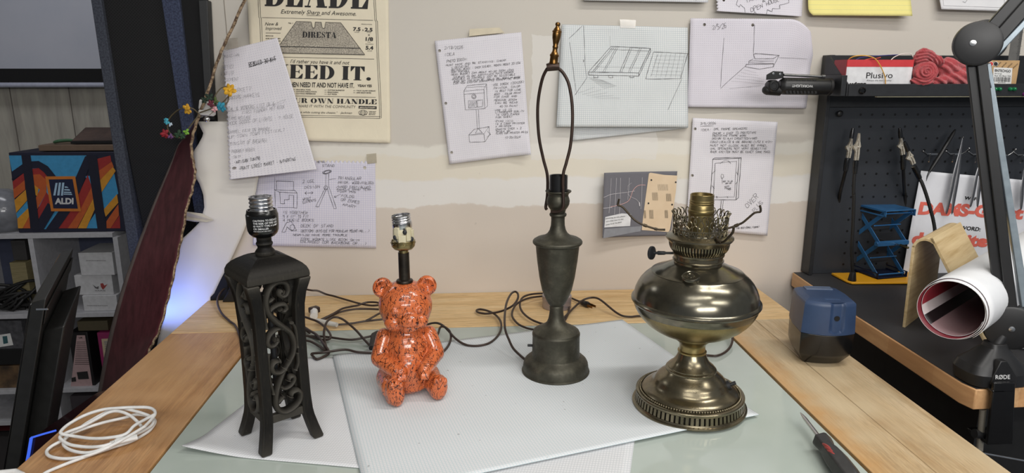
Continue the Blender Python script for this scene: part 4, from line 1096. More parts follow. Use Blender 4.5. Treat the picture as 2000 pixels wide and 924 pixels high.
mb = MB(); a, b = UP(1068, 132), UP(1092, 130); mb.tube([a, (a + b) / 2 + V((0, 0, .0012)), b], [.0062, .0075, .0062], 14); mb.build('harp_saddle', M_harp, hp)
t = NT('aged_brass'); n1 = t.noise(t.coord('Object'), 90, 4, .6)
t.base(t.ramp(n1, [(.3, rgb((92, 66, 36))), (.6, rgb((140, 104, 60))), (.8, rgb((176, 140, 88)))])); t.p(metal=1.0, rough=.3); M_abrass = t.m
fb, ft = UP(1081, 125), UP(1090, 43); ax = (ft - fb); FH = ax.length
MF = Matrix.Translation(fb) @ ax.to_track_quat('Z', 'Y').to_matrix().to_4x4()
k = mpp(fb)
mb = MB(); mb.lathe([(r * k, h * FH) for r, h in ((1, 0), (8.6, 0), (8.8, .03), (8.2, .06), (8.0, .17), (9, .19), (9, .22), (7.6, .24), (5.2, .30), (4.6, .36), (5.4, .39), (5.6, .42), (4.8, .44), (6, .52), (7.8, .62), (8.4, .70), (8.2, .745), (9.2, .76), (9.2, .785), (7.6, .80), (6.6, .83), (4.0, .88), (3.6, .90), (4.8, .925), (5.0, .955), (4.0, .985), (1, 1.0))], 32, MF)
mb.build('finial', M_abrass, urn)
sw = UP(1037, 675)
mb = MB(); mb.tube([sw + V((.009, 0, -.001)), sw + V((.003, 0, 0))], .0048, 14); mb.tube([sw + V((.004, 0, 0)), sw + V((-.006, -.001, .001))], .0024, 10); mb.build('switch', M_blackmetal, urn)

# ------------------------------------------------------------------ brass oil-style lamp
def brass(name, a, b, c, rough, dirty):
    t = NT(name); n1 = t.noise(t.coord('Object'), 22, 6, .68); n2 = t.noise(t.coord('Object'), 320, 3, .6)
    col = t.ramp(n1, [(.30, rgb(a)), (.52, rgb(b)), (.74, rgb(c))])
    col = t.mix(t.ramp(n2, [(.60, (0, 0, 0, 1)), (.72, (dirty, dirty, dirty, 1))]), col, rgb((58, 50, 36)))
    t.base(col); t.p(metal=.92, rough=t.ramp(n1, [(.3, (rough + .10,) * 3 + (1,)), (.7, (rough,) * 3 + (1,))])); t.bump(n2, .03, .0005)
    return t.m
M_br = brass('tarnished_brass', (104, 97, 80), (126, 118, 98), (150, 139, 114), .20, .4)
M_brd = brass('dark_tarnish', (92, 89, 79), (112, 108, 95), (138, 132, 114), .16, .3)
M_bry = brass('yellow_brass', (124, 110, 74), (144, 128, 86), (164, 146, 100), .27, .25)
O0 = onz(1345, 788, .0040)
AX[:] = [1345, 1352, 788, 378]
oil = thing('brass_lamp', 'tarnished brass oil-style lamp with a wide round font and pierced foot', 'lamp', O0)
MO = Matrix.Translation((O0.x, O0.y, 0))
def opart(name, rows, m=M_br, n=96, parent=oil, angle=28):
    mb = MB(); mb.lathe([(r, max(z, .004)) for r, z in profile(O0, rows)], n, MO); return mb.build(name, m, parent, angle=angle)
def oz(y): return profile(O0, [(y, 1)])[0][1]
def orr(y, r): return profile(O0, [(y, r)])[0][0]
opart('foot_rim', [(788, 96), (788, 108.5), (786, 109), (784.5, 108.5), (783.5, 105.5), (781, 104.5), (781, 99), (786, 96)])
mb = MB()
z0, z1, rb, rt = oz(782), oz(766), orr(782, 103.6), orr(766, 101.6)
for k in range(72):
    a = 2 * PI * k / 72; Rm = MO @ Matrix.Rotation(a, 4, 'Z')
    w = .0046
    mb.hexa([Rm @ V(q) for q in ((rb - .002, -w / 2, z0), (rb, -w / 2, z0), (rb, w / 2, z0), (rb - .002, w / 2, z0))], [Rm @ V(q) for q in ((rt - .002, -w / 2, z1), (rt, -w / 2, z1), (rt, w / 2, z1), (rt - .002, w / 2, z1))])
mb.build('pierced_band', M_br, oil, smooth=False)
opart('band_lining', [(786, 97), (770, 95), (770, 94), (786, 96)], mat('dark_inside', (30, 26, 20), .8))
opart('foot_ring', [(769, 96), (768.5, 101.8), (766, 103.2), (763.5, 103.4), (762, 102.4), (761.5, 99), (762, 95), (763, 91), (766, 90)])
mb = MB(); zb, rbd = oz(760.6), orr(760.6, 95.2)
for k in range(118):
    a = 2 * PI * k / 118; mb.ell((O0.x + rbd * math.cos(a), O0.y + rbd * math.sin(a), zb), (.0021, .0021, .0021), nu=8, nv=6)
mb.build('beaded_ring', M_br, oil)
opart('foot_dome', [(763, 92.5), (759, 91.5), (756.5, 89), (754, 84.5), (751.5, 79), (749, 75), (746, 71.5), (742.5, 69.5), (741, 68.5), (739.5, 67.6), (737, 66), (732, 61), (727, 54.5), (723, 49.5), (721, 47.8), (719.5, 48.3), (717.5, 48.3), (716, 46.6), (715, 44.5), (713.5, 44.6), (712, 43), (708, 37.5), (702, 32.6), (695, 28.6), (689, 26.4), (686.5, 25.4), (686, 1)])
opart('stem', [(687, 1), (687, 26), (686, 27.4), (683.5, 27.6), (682, 26), (681.5, 24.9), (674, 24.4), (669, 25.6), (665, 28.8), (661.5, 33), (659.5, 35.8), (657.5, 36.8), (655, 36.4), (653, 34), (652, 1)], M_bry)
font = opart('font', [(656, 1), (655, 37), (652, 46), (648, 58), (643, 70), (637, 81), (629, 92.5), (619, 103), (609.5, 110.5), (602, 115), (597, 117.3), (592, 118.6), (589.5, 119.2), (588, 121.5), (585.5, 123.4), (582.5, 123.4), (580, 121.4), (578.5, 119.2), (575, 118.6), (567, 117), (558, 113.4), (549, 108.3), (541, 101.5), (535, 94.5), (531.5, 89.6), (530, 88), (529.2, 88.4), (528.3, 87), (525.5, 79), (521, 68), (517, 60), (514.5, 54), (513, 50.5), (512, 48), (511, 45), (511, 1)], M_brd, 112)
font.data.materials.append(M_bry)
zc = oz(600)
for pl in font.data.polygons:
    if pl.center.z + O0.z < zc - .0 + .0: pl.material_index = 1
def ontop(x, y, lift=0.0):
    """point on the shoulder of the font seen at (x, y), found by marching the sight line"""
    prof = profile(O0, [(529.2, 88.4), (525.5, 79), (521, 68), (517, 60), (513, 50)])
    k = ray(x, y).normalized(); s = (EYE - O0).length - .16
    for i in range(4000):
        p = EYE + k * (s + i * .0001); r = math.hypot(p.x - O0.x, p.y - O0.y)
        for (r0, za), (r1, zb_) in zip(prof, prof[1:]):
            if r1 <= r <= r0 and p.z < za + (zb_ - za) * (r0 - r) / (r0 - r1): return p
    return p
fc = ontop(1349, 546)
nn = (V((fc.x - O0.x, fc.y - O0.y, 0)).normalized() * .34 + V((0, 0, 1))).normalized()
MC = Matrix.Translation(fc) @ nn.to_track_quat('Z', 'Y').to_matrix().to_4x4()
mb = MB(); mb.lathe([(.001, -.004), (.0125, -.004), (.0128, .0015), (.0134, .003), (.0136, .0055), (.0128, .0068), (.0115, .0072), (.0110, .0064), (.001, .0066)], 40, MC)
mb.tube([MC @ V((.005 * math.cos(a * .45) * (1 - a * .03), .005 * math.sin(a * .45), .0068)) for a in range(13)], .0007, 6); mb.tube([MC @ V((-.004 + .001 * a, .004 * math.sin(a * 1.3), .0068)) for a in range(9)], .0006, 6)
mb.build('filler_cap', M_brd, oil)
opart('collar', [(513, 1), (513, 45.5), (507, 45.8), (506.5, 48.2), (505, 48.8), (503.5, 48.2), (503, 46.4), (496.5, 46.4), (496, 48.6), (494, 49.4), (491.5, 49.2), (490.5, 47.6), (489.5, 46.4), (489.5, 1)])
mb = MB(); zr0, zr1, zr2 = oz(490), oz(482), oz(471.5); q0, q1, q2 = orr(490, 46.6), orr(482, 53.5), orr(471.5, 56.2)
for k in range(60):
    a = 2 * PI * k / 60
    pts = [V((O0.x + r * math.cos(a), O0.y + r * math.sin(a), z)) for r, z in ((q0, zr0), (q1, zr1), (q2, zr2))]
    mb.tube(spl(pts, 4), .0015, 6)
mb.build('basket', M_br, oil)
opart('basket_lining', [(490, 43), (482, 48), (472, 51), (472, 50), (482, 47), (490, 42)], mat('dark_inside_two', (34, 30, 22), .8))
opart('flange', [(473, 48), (472.5, 57), (469, 59.5), (465, 63.4), (462.5, 64.8), (460, 64.6), (458.5, 62), (457, 57.5), (455.5, 54.5), (454.5, 52), (454, 50), (456, 1)])
# pierced gallery: triangular openings in a band, then a crown of keyhole loops
mb = MB(); gz0, gz1, gr = oz(454.5), oz(443), orr(450, 51)
def gp(a, z, r=gr): return V((O0.x + r * math.cos(a), O0.y + r * math.sin(a), z))
for zz_ in (gz0, gz1): mb.tube([gp(2 * PI * k / 72, zz_) for k in range(72)], .0011, 6, closed=True)
NG = 26
for k in range(NG):
    a = 2 * PI * k / NG; da = PI / NG
    mb.tube([gp(a - da, gz0), gp(a, gz1), gp(a + da, gz0)], .0012, 6); mb.tube([gp(a - da * .5, (gz0 + gz1) / 2), gp(a + da * .5, (gz0 + gz1) / 2)], .0009, 6)
    mb.tube([gp(a - da, gz1), gp(a - da, gz0)], .0008, 5)
mb.build('gallery_band', M_br, oil)
mb = MB(); H = oz(413) - oz(443)
NP = 15
for k in range(NP):
    a = 2 * PI * k / NP; da = 2 * PI / NP
    def wp(u, h, fl=.0): return gp(a + da * u, gz1 + H * h, gr + .0015 * h * h + .002 * fl)
    mb.tube(spl([wp(-.5, 0), wp(-.46, .2), wp(-.28, .34), wp(-.30, .55), wp(-.44, .70), wp(-.36, .93), wp(-.16, 1.0, 1), wp(-.04, .84), wp(-.1, .66), wp(0, .5), wp(.1, .66), wp(.04, .84), wp(.16, 1.0, 1), wp(.36, .93), wp(.44, .70), wp(.30, .55), wp(.28, .34), wp(.46, .2), wp(.5, 0)], 4), .00085, 6)
    mb.tube(spl([wp(-.24, 0), wp(-.2, .3), wp(0, .42), wp(.2, .3), wp(.24, 0)], 4), .0008, 6)
mb.build('gallery_crown', M_br, oil)
opart('deck', [(455, 1), (455, 50), (452, 49), (449, 34), (447, 25), (447, 1)], M_brd)
opart('chimney_socket', [(449, 1), (449, 25.2), (441, 24.8), (430, 24.2), (416, 24), (414, 25.2), (411, 25.6), (408.5, 25), (407.5, 23.8), (399, 23.3), (397.5, 22.6), (396, 23.4), (394.5, 23.4), (393.2, 22.5), (392, 23.3), (390.5, 23.3), (389.5, 22.6), (381, 22.7), (379, 22.7), (378.2, 21.8), (378.8, 20.2), (386, 19.6), (388, 1)], M_bry, 64)
# wick raiser
def OU(x, y, dy=0.0): return upright(V((O0.x, O0.y + dy, 0)), x, y)
kc = OU(1273, 494); ke = OU(1324, 494.5)
d = (ke - kc).normalized(); MK = Matrix.Translation(kc) @ d.to_track_quat('Z', 'Y').to_matrix().to_4x4() 
mb = MB(); mb.lathe([(.001, -.0035), (.0075, -.0035), (.0106, -.002), (.0110, 0), (.0106, .0018), (.008, .003), (.003, .0035), (.001, .0036)], 28, Matrix.Translation(kc) @ (d + V((.0, -.55, .0))).normalized().to_track_quat('Z', 'Y').to_matrix().to_4x4())
mb.tube([kc, kc + d * .008, kc + d * .010, kc + d * .020, kc + d * .022, ke], [.0022, .0022, .0034, .0030, .0020, .0020], 10)
mb.build('wick_knob', M_blackmetal, oil)
M_arm = mat('dark_arm_wire', (52, 44, 36), .45, .6, c2=(74, 64, 48), scale=80)
g = lambda x, y: (1190 + x / 4.62, 360 + y / 4.62)
def arm(pts, dys):
    mb = MB(); P = [OU(*g(*q), dy) for q, dy in zip(pts, dys)]
    s = spl(P, 8); mb.tube(s, .0017, 10)
    i = int(len(s) * .30); mb.tube(s[i:i + 5], .0026, 10); j = int(len(s) * .12); mb.tube(s[j:j + 6], .0024, 10)
    mb.build('shade_arm', M_arm, oil)
arm([(505, 410), (440, 408), (395, 396), (340, 378), (275, 352), (215, 310), (130, 215), (98, 195), (78, 188), (82, 160), (90, 132)], [.018] * 11)
arm([(975, 400), (1030, 402), (1080, 395), (1130, 378), (1200, 348), (1250, 308), (1305, 262), (1335, 252), (1362, 248), (1366, 222), (1358, 190)], [.012] * 11)
mb = MB(); f0 = V((O0.x, O0.y, 0)); zg = gz0 + .003
P = [f0 + V((.018 * s_ + .010, -gr - dd, zg + hh)) for s_, dd, hh in ((0, -.002, .0), (.05, .012, -.004), (.1, .026, -.001), (.15, .040, .008), (.2, .052, .018), (.2, .055, .021), (.2, .056, .028))]
mb.tube(spl(P, 6), .0018, 10); mb.tube(spl(P, 6)[6:11], .0026, 10); mb.build('shade_arm', M_arm, oil)
sb = OU(1424, 752); 
mb = MB(); sd = V((1, -.3, .55)).normalized(); mb.tube([sb - sd * .004, sb + sd * .002], .0075, 16); mb.tube([sb + sd * .001, sb + sd * .011], .0030, 12); mb.build('switch', M_blackmetal, oil)

# ------------------------------------------------------------------ cords
def cordpts(fn, pts): return [onz(*fn(x, y), z) for x, y, z in pts]
cA = lambda x, y: (590 + x / 5.135, 540 + y / 5.135)
cB = lambda x, y: (820 + x / 4.545, 540 + y / 4.545)
full = lambda x, y: (x, y)
def cord(name, parts, parent=None, r=.0024, m=M_cord, label=None, cat=None, group=None):
    mb = MB()
    for p in parts: mb.tube(spl(p, 7), r, 8)
    o = mb.build(name, m, parent, origin=None if parent else tuple(parts[0][0]))
    if label: tag(o, label, cat, group)
    return o
cord('power_cord', [cordpts(full, [(548, 800, .004), (520, 770, .004), (480, 690, .004), (462, 640, .004), (448, 627, .004), (433, 612, .006), (425, 593, .012), (427, 578, .02), (437, 565, .028), (452, 561, .028), (470, 566, .012), (520, 600, .004), (570, 625, .004), (604, 650, .004)]) +
     cordpts(cA, [(20, 520, .012), (150, 590, .012), (220, 680, .012), (270, 760, .006), (225, 800, .004), (150, 830, .004), (110, 800, .004), (100, 775, .008), (200, 765, .010), (300, 750, .010), (440, 735, .010), (560, 760, .008), (720, 768, .006)])], lampA)
cord('power_cord', [cordpts(cB, [(60, 700, .008), (120, 700, .006), (180, 690, .006), (250, 620, .006), (276, 540, .010), (260, 480, .018), (210, 445, .020), (180, 455, .018), (160, 510, .014), (120, 560, .010), (60, 600, .008)]) ], bear)
cord('power_cord', [cordpts(cB, [(945, 745, .012), (900, 710, .014), (830, 640, .02), (790, 560, .03), (760, 480, .042), (752, 400, .05), (758, 300, .055), (775, 220, .055), (810, 155, .055), (845, 135, .052), (870, 155, .05), (868, 200, .045), (830, 255, .035), (760, 295, .022), (700, 315, .014), (640, 325, .010), (570, 330, .008), (515, 318, .006), (505, 300, .006), (540, 292, .006), (610, 308, .008), (670, 340, .008), (715, 395, .008), (722, 460, .008), (690, 530, .006), (620, 590, .006), (530, 615, .006), (440, 615, .006), (370, 590, .008), (310, 545, .012), (260, 490, .016), (210, 440, .02), (160, 415, .02), (110, 415, .016), (60, 430, .010), (0, 450, .006)])], urn)
bc = cord('power_cord', [cordpts(full, [(1345, 700, .020), (1372, 694, .004), (1400, 695, .004), (1420, 685, .004), (1430, 668, .008), (1427, 650, .014), (1405, 632, .012), (1340, 622, .006), (1290, 618, .004)]) +
     cordpts(cB, [(1990, 352, .004), (1930, 352, .004), (1870, 358, .004), (1800, 350, .006), (1740, 318, .010), (1680, 270, .016), (1620, 220, .022), (1570, 192, .024), (1510, 190, .022), (1440, 215, .018), (1370, 275, .012), (1300, 345, .008), (1240, 400, .006), (1170, 430, .005), (1110, 425, .005), (1040, 405, .006), (970, 370, .008), (910, 315, .010), (888, 255, .014), (905, 195, .018), (960, 165, .018), (1050, 152, .016), (1150, 155, .014), (1240, 175, .010), (1300, 215, .008), (1326, 265, .006), (1315, 335, .005), (1270, 410, .004), (1180, 460, .004), (1080, 480, .004), (1010, 472, .004), (940, 455, .005), (870, 420, .006), (822, 360, .008), (822, 310, .010), (850, 255, .014), (900, 218, .018), (970, 192, .016), (1060, 178, .012), (1180, 172, .008), (1310, 182, .006), (1380, 208, .006), (1425, 226, .006)])], oil)
pa, pb_ = onz(*cB(1420, 224), .007), onz(*cB(1500, 254), .007)
mb = MB(); mb.tube([pa, pa.lerp(pb_, .3), pa.lerp(pb_, .8), pb_], [.0035, .006, .0075, .006], 12); pl = mb.build('plug', mat('black_plug', (30, 29, 30), .4), bc)
mb = MB(); dd = (pb_ - pa).normalized(); sd = dd.cross(V((0, 0, 1)))
for s_ in (-1, 1): mb.hexa([pb_ + sd * (.0055 * s_) + V((0, 0, z)) + sd * e for z, e in ((-.003, -.0007), (.003, -.0007), (.003, .0007), (-.003, .0007))], [pb_ + dd * .017 + sd * (.0055 * s_) + V((0, 0, z)) + sd * e for z, e in ((-.0025, -.0007), (.0025, -.0007), (.0025, .0007), (-.0025, .0007))])
mb.build('prong', M_abrass, bc)

# loose extension cords tangled behind the bear
ex = cord('extension_cord', [cordpts(cA, [(190, 432, .006), (250, 405, .010), (320, 370, .014), (400, 325, .016), (480, 305, .014), (560, 290, .012), (640, 262, .014), (720, 258, .016), (780, 268, .016), (850, 290, .014)]),
     cordpts(cA, [(205, 440, .006), (300, 395, .008), (370, 362, .010), (440, 342, .012), (540, 328, .012), (650, 326, .012), (760, 330, .012), (850, 340, .012)]),
     cordpts(cA, [(40, 130, .02), (100, 140, .02), (160, 145, .018), (240, 178, .010), (320, 198, .008), (400, 222, .008), (480, 245, .008), (560, 268, .010), (640, 285, .012), (710, 292, .014), (780, 285, .016), (860, 270, .016)])],
     label='brown extension cord running along the back board behind the orange bear', cat='cord')
mb = MB(); a = onz(*cA(120, 325), .004)
mb.tube([onz(*cA(118, 400), .008), onz(*cA(120, 350), .011)], [.0085, .0085], 12); mb.build('plug', M_white, ex)
mb = MB(); c0 = onz(*cA(122, 335), .012); mb.box(c0, (.022, .018, .014), rot=Euler((0, 0, .75)).to_matrix()); mb.build('plug_cap', mat('brown_plug', (50, 36, 34), .4), ex, bevel=.003)
ex2 = cord('taped_cord', [cordpts(cA, [(10, 400, .014), (80, 425, .014), (160, 455, .012), (230, 510, .012), (280, 575, .012), (285, 615, .010), (250, 635, .008), (170, 630, .006), (80, 605, .006), (10, 590, .006)]),
     cordpts(cA, [(340, 485, .006), (420, 480, .006), (520, 468, .006), (640, 448, .008), (740, 438, .010), (850, 425, .010)]),
     cordpts(cA, [(10, 596, .006), (80, 600, .006), (180, 602, .006), (290, 612, .006), (400, 628, .006), (500, 635, .006), (600, 620, .008), (720, 592, .010), (800, 565, .010), (860, 550, .010)]),
     cordpts(cA, [(262, 760, .004), (235, 680, .008), (220, 590, .020), (226, 520, .030), (250, 455, .036), (300, 415, .036), (350, 410, .034), (410, 432, .030), (480, 485, .022), (550, 550, .016), (620, 630, .010), (690, 705, .005)]),
     cordpts(cA, [(10, 500, .006), (80, 545, .006), (140, 580, .006), (190, 640, .006), (225, 700, .006), (228, 740, .006), (170, 700, .006), (90, 655, .006), (10, 640, .006)]), cordpts(cA, [(640, 445, .008), (690, 420, .012), (750, 385, .016), (800, 360, .016)])],
     label='brown cord with a white taped splice, tangled between the black lamp and the bear', cat='cord')
mb = MB(); mb.tube([onz(*cA(150, 440), .009), onz(*cA(240, 465), .009), onz(*cA(350, 487), .008)], [.0045, .0058, .0050], 12); mb.build('taped_splice', mat('white_tape_wrap', (214, 210, 202), .6), ex2)
mb = MB(); mb.tube([onz(*cA(760, 565), .010), onz(*cA(720, 590), .010), onz(*cA(695, 720), .008)], [.005, .006, .005], 10); mb.build('cord_switch', M_rubber, ex2)

# small grey round tin behind the urn lamp
c0 = onz(1090, 606, .0); rr = 28.5 * mpp(c0); c0 = V((c0.x, c0.y + rr * .7, 0))
mb = MB(); hh = .030
mb.lathe([(.001, .0), (rr - .001, 0), (rr, .001), (rr, hh * .62), (rr + .0006, hh * .64), (rr + .0006, hh - .001), (rr - .001, hh), (rr - .003, hh - .001), (.001, hh - .001)], 56, Matrix.Translation(c0))
tag(mb.build('round_tin', mat('lilac_grey_tin', (176, 168, 172), .35, .6, c2=(150, 142, 146), scale=40), origin=tuple(c0)), 'small grey round tin on the back board behind the urn lamp', 'tin')

# ------------------------------------------------------------------ right-hand desk
DZ = .040
desk = thing('workstation_desk', 'butcher-block desk with a black work surface at the right, under the pegboard', 'desk', (1.3, -.35, -.9))
ol = [(.826, -.012), (.8075, -.32), (.8015, -.655), (.8085, -.679), (1.9, -.655), (1.9, -.012)]
mb = MB(); mb.prism([(x, y, DZ - .036) for x, y in ol], (0, 0, .035)); mb.build('tabletop', M_butcher, desk, bevel=.0018)
t = NT('black_desk_laminate'); n1 = t.noise(t.coord('Object'), 700, 2); n2 = t.noise(t.coord('Object'), 5, 4)
t.base(t.ramp(n2, [(.3, rgb((44, 44, 46))), (.7, rgb((56, 56, 58)))])); t.p(rough=.55, spec=.4); t.bump(n1, .25, .0006)
ol2 = [(.8285, -.0135), (.810, -.32), (.804, -.653), (.8105, -.6765), (1.895, -.6525), (1.895, -.0135)]
mb = MB(); mb.prism([(x, y, DZ - .0009) for x, y in ol2], (0, 0, .0009)); mb.build('work_surface', t.m, desk)
M_dk = mat('black_cabinet', (17, 17, 18), .6, c2=(22, 22, 23))
mb = MB(); mb.bb(.87, .895, -.62, -.03, -.9, DZ - .036); mb.build('side_panel', M_dk, desk)
mb = MB(); mb.bb(.895, 1.9, -.60, -.58, -.88, DZ - .036); mb.build('front_panel', M_dk, desk)
mb = MB(); mb.bb(1.86, 1.9, -.60, -.03, -.9, DZ - .036); mb.build('side_panel', M_dk, desk)

# ------------------------------------------------------------------ pegboard with tray
t = NT('pegboard_steel')
sp = t.n('ShaderNodeSeparateXYZ'); t.l(t.n('ShaderNodeNewGeometry').outputs['Position'], sp.inputs[0])
per = .0287
fx = t.math('SUBTRACT', t.math('FRACT', t.math('DIVIDE', t.math('SUBTRACT', sp.outputs[0], .9045), per)), .5)
fz = t.math('SUBTRACT', t.math('FRACT', t.math('DIVIDE', t.math('SUBTRACT', sp.outputs[2], .0205), per)), .5)
d = t.math('SQRT', t.math('ADD', t.math('POWER', fx, 2), t.math('POWER', fz, 2)))
hole = t.math('LESS_THAN', d, .105)
hole = t.math('MULTIPLY', hole, t.math('GREATER_THAN', sp.outputs[0], .935))
nz = t.noise(t.coord('Object'), 900, 2); n2 = t.noise(t.coord('Object'), 6, 3)
c = t.ramp(n2, [(.3, rgb((43, 46, 51))), (.7, rgb((50, 53, 58)))])
t.base(t.mix(hole, c, rgb((8, 8, 9)))); t.p(rough=.45, spec=.4); t.bump(nz, .18, .0005)
M_peg = t.m
PX0 = .852
peg = thing('pegboard', 'black steel pegboard standing on the right-hand desk against the wall', 'pegboard', (1.3, -.02, DZ))
mb = MB(); mb.bb(PX0 + .008, 1.9, -.030, -.024, DZ + .001, .495); mb.build('panel', M_peg, peg)
mb = MB(); mb.bb(PX0, PX0 + .010, -.044, -.004, DZ + .001, .575); mb.build('side_frame', M_blackmetal, peg, bevel=.001)
mb = MB(); mb.bb(PX0 + .010, 1.9, -.040, -.004, .455, .495); mb.build('top_rail', M_blackmetal, peg, bevel=.001)
mb = MB(); mb.bb(PX0 + .010, 1.9, -.014, -.004, .49, .575); mb.build('back_plate', M_blackmetal, peg)
mb = MB(); s0 = ony(1641, 222, -.040); mb.ell(s0, (.0075, .003, .0075)); mb.build('screw', M_black, peg)
# tray: bottom, front lip and a slanted end plate
TY = -.150
q0, q1 = ony(1660, 164, TY), ony(1660, 188, TY); x0 = q0.x; tz1, tz0 = q0.z, q1.z
tray = thing('tool_tray', 'black folded-steel tray along the top of the pegboard, full of boxes and wire', 'tray', (1.3, -.045, tz0))
mb = MB(); mb.bb(x0 - .002, 1.9, TY - .0015, TY + .0015, tz0, tz1); mb.build('front_lip', M_blackmetal, tray, bevel=.0006)
mb = MB(); mb.bb(x0 - .002, 1.9, TY, -.042, tz0, tz0 + .003); mb.build('bottom', M_blackmetal, tray)
mb = MB(); xe = x0 - .006
b0 = ony(1618, 112, -.043)
pf = [(xe, TY, tz0), (xe, -.0455, tz0), (xe, -.0455, .572), (xe, -.060, .572), (xe, TY, tz1)]
mb.prism(pf, (.004, 0, 0)); mb.build('end_plate', M_blackmetal, tray, bevel=.0006)
mb = MB(); mb.bb(xe - .012, xe, TY + .002, -.0455, tz0, tz0 + .045); mb.build('magnet_plate', M_blackmetal, tray, bevel=.001)
mb = MB(); cn = ony(1684, 177, TY - .003); mb.lathe([(.001, 0), (.0075, 0), (.0075, .004), (.0055, .006), (.0045, .004), (.001, .004)], 24, Matrix.Translation(cn + V((0, .002, 0))) @ Matrix.Rotation(PI / 2, 4, 'X')); mb.build('socket_jack', M_sock, tray)
t = NT('green_lamp_lens'); t.base(rgb((10, 120, 70))); t.p(rough=.08, spec=.7, trans=.25); M_gr = t.m
t = NT('purple_lamp_lens'); t.base(rgb((110, 40, 110))); t.p(rough=.1, spec=.7, trans=.2); M_pu = t.m
for i, (px, mm) in enumerate(((1942, M_gr), (1950.5, M_gr), (1971, M_gr), (1979, M_gr), (1999, M_pu), (2008, M_pu))):
    cn = ony(px, 174 if mm is M_gr else 184, TY); mb = MB()
    mb.lathe([(.001, -.002), (.0042, -.002), (.0046, .003), (.0040, .006), (.0022, .0082), (.001, .0086)], 16, Matrix.Translation(cn) @ Matrix.Rotation(PI / 2, 4, 'X')); mb.build('indicator_light', mm, tray)
mb = MB(); mb.bb(ony(1715, 189, TY).x, 1.9, TY + .004, TY + .012, tz0 - .0025, tz0 - .0005); mb.build('pale_strip', mat('pale_strip', (196, 190, 160), .5), tray)

# parts box
FY = TY + .012
def onF(x, y, e=0.0): return ony(x, y, FY - .0004 - e)
bx0, bz1 = ony(1656, 115, FY).x, ony(1656, 117, FY).z
bx1 = ony(1785, 117, FY).x
pbx = thing('parts_box', 'red and white electronics parts box standing in the tray above the pegboard', 'box', ((bx0 + bx1) / 2, FY + .03, tz0 + .003))
mb = MB(); mb.bb(bx0, bx1, FY, FY + .052, tz0 + .0032, bz1); mb.build('carton', mat('carton_white', (228, 228, 230), .5), pbx, bevel=.0008)
M_red = mat('carton_red', (206, 62, 66), .45, c2=(196, 56, 62))
mb = MB(); zs = ony(1656, 130.5, FY).z
mb.bb(bx0 - .0005, bx1 + .0005, FY - .0005, FY + .0525, zs, bz1 + .0005); mb.build('red_band', M_red, pbx)
mb = MB(); mb.bb(bx0 - .0012, bx0 - .0002, FY + .0012, FY + .0525, tz0 + .0032, bz1); mb.build('red_end', mat('carton_red_end', (160, 46, 54), .5), pbx)
mb = MB()
letter(mb, onF, 'Plusivo', (1691.5, 153), (1743.5, 152.5), 11.5, .004, .1); letter(mb, onF, 'Always the best quality', (1692, 158.5), (1741.5, 158.5), 3.0, -.004, .25)
letter(mb, onF, 'wires', (1659, 167), (1692, 166.5), 6.5, .05)
mb.build('lettering', M_ink, pbx, smooth=False, clean=False)
# hook-up wires lying over the boxes
def wire(pts, color, label, r=.0011):
    mb = MB(); mb.tube(spl([ony(x, y, Y) for x, y, Y in pts], 8), r, 8)
    tag(mb.build('hookup_wire', mat('wire_' + label.split()[0], color, .4), origin=tuple(ony(*pts[0]))), label, 'wire')
wire([(1653, 125, -.11), (1660, 114, FY + .01), (1674, 109, FY), (1692, 109, FY - .003), (1708, 114, FY - .006), (1718, 126, FY - .008), (1726, 143, FY - .006), (1729, 153, FY - .0045), (1729.5, 165, FY - .004)], (224, 170, 70), 'yellow hookup wire arching over the red and white box')
wire([(1738, 120, -.10), (1746, 112, -.10), (1760, 106, -.10), (1778, 105, -.10), (1784, 112, -.11), (1789, 121, -.125)], (226, 222, 216), 'white hookup wire bent over between the parts box and the red cloth')
wire([(1668, 120, -.095), (1680, 113, -.09), (1705, 110, -.085), (1735, 108, -.08), (1757, 107, -.08)], (58, 62, 128), 'blue hookup wire lying behind the red and white box')
wire([(1684, 119, -.095), (1698, 115, -.092), (1712, 114, -.09), (1720, 112, -.09)], (196, 74, 64), 'red hookup wire lying behind the parts box')

# folded red cloth
t = NT('red_terry_cloth'); n1 = t.noise(t.coord('Object'), 420, 3, .7); n2 = t.noise(t.coord('Object'), 22, 3)
t.base(t.ramp(n2, [(.3, rgb((176, 66, 72))), (.7, rgb((204, 92, 96)))])); t.p(rough=.95, sheen=.4, spec=.1); t.bump(n1, 1.0, .003)
M_cloth = t.m
c0, c1 = ony(1775, 165, -.155), ony(1885, 165, -.10)
cl = thing('cleaning_cloth', 'crumpled red terry cloth stuffed into the tray beside the parts box', 'cloth', (ony(1830, 160, -.12).x, -.125, tz0 + .01))
def lump(name, pts_r, seed, amp, disp):
    mb = MB()
    for c, r, rot in pts_r: mb.ell(c, r, Euler(tuple(math.radians(a) for a in rot)).to_matrix(), nu=28, nv=18)
    me = bpy.data.meshes.new('rough'); me.from_pydata([tuple(v) for v in mb.v], [], mb.f); me.update()
    o = bpy.data.objects.new('rough', me); COL.objects.link(o)
    q = o.modifiers.new('r', 'REMESH'); q.mode = 'VOXEL'; q.voxel_size = .0012
    dg = bpy.context.evaluated_depsgraph_get(); dg.update()
    m2 = bpy.data.meshes.new_from_object(o.evaluated_get(dg)); bpy.data.objects.remove(o); bpy.data.meshes.remove(me)
    vs = [v.co.copy() for v in m2.vertices]; fs = [list(p.vertices) for p in m2.polygons]; nrm = [v.normal.copy() for v in m2.vertices]
    bpy.data.meshes.remove(m2)
    mb = MB(); mb.v = [v + n * disp(v) for v, n in zip(vs, nrm)]; mb.f = fs; mb.mi = [0] * len(fs)
    return mb.build(name, M_cloth, cl, angle=180)
kk = mpp(ony(1820, 150, -.14))
def at(x, y, Y): return ony(x, y, Y)
cc = at(1806, 140, -.152)
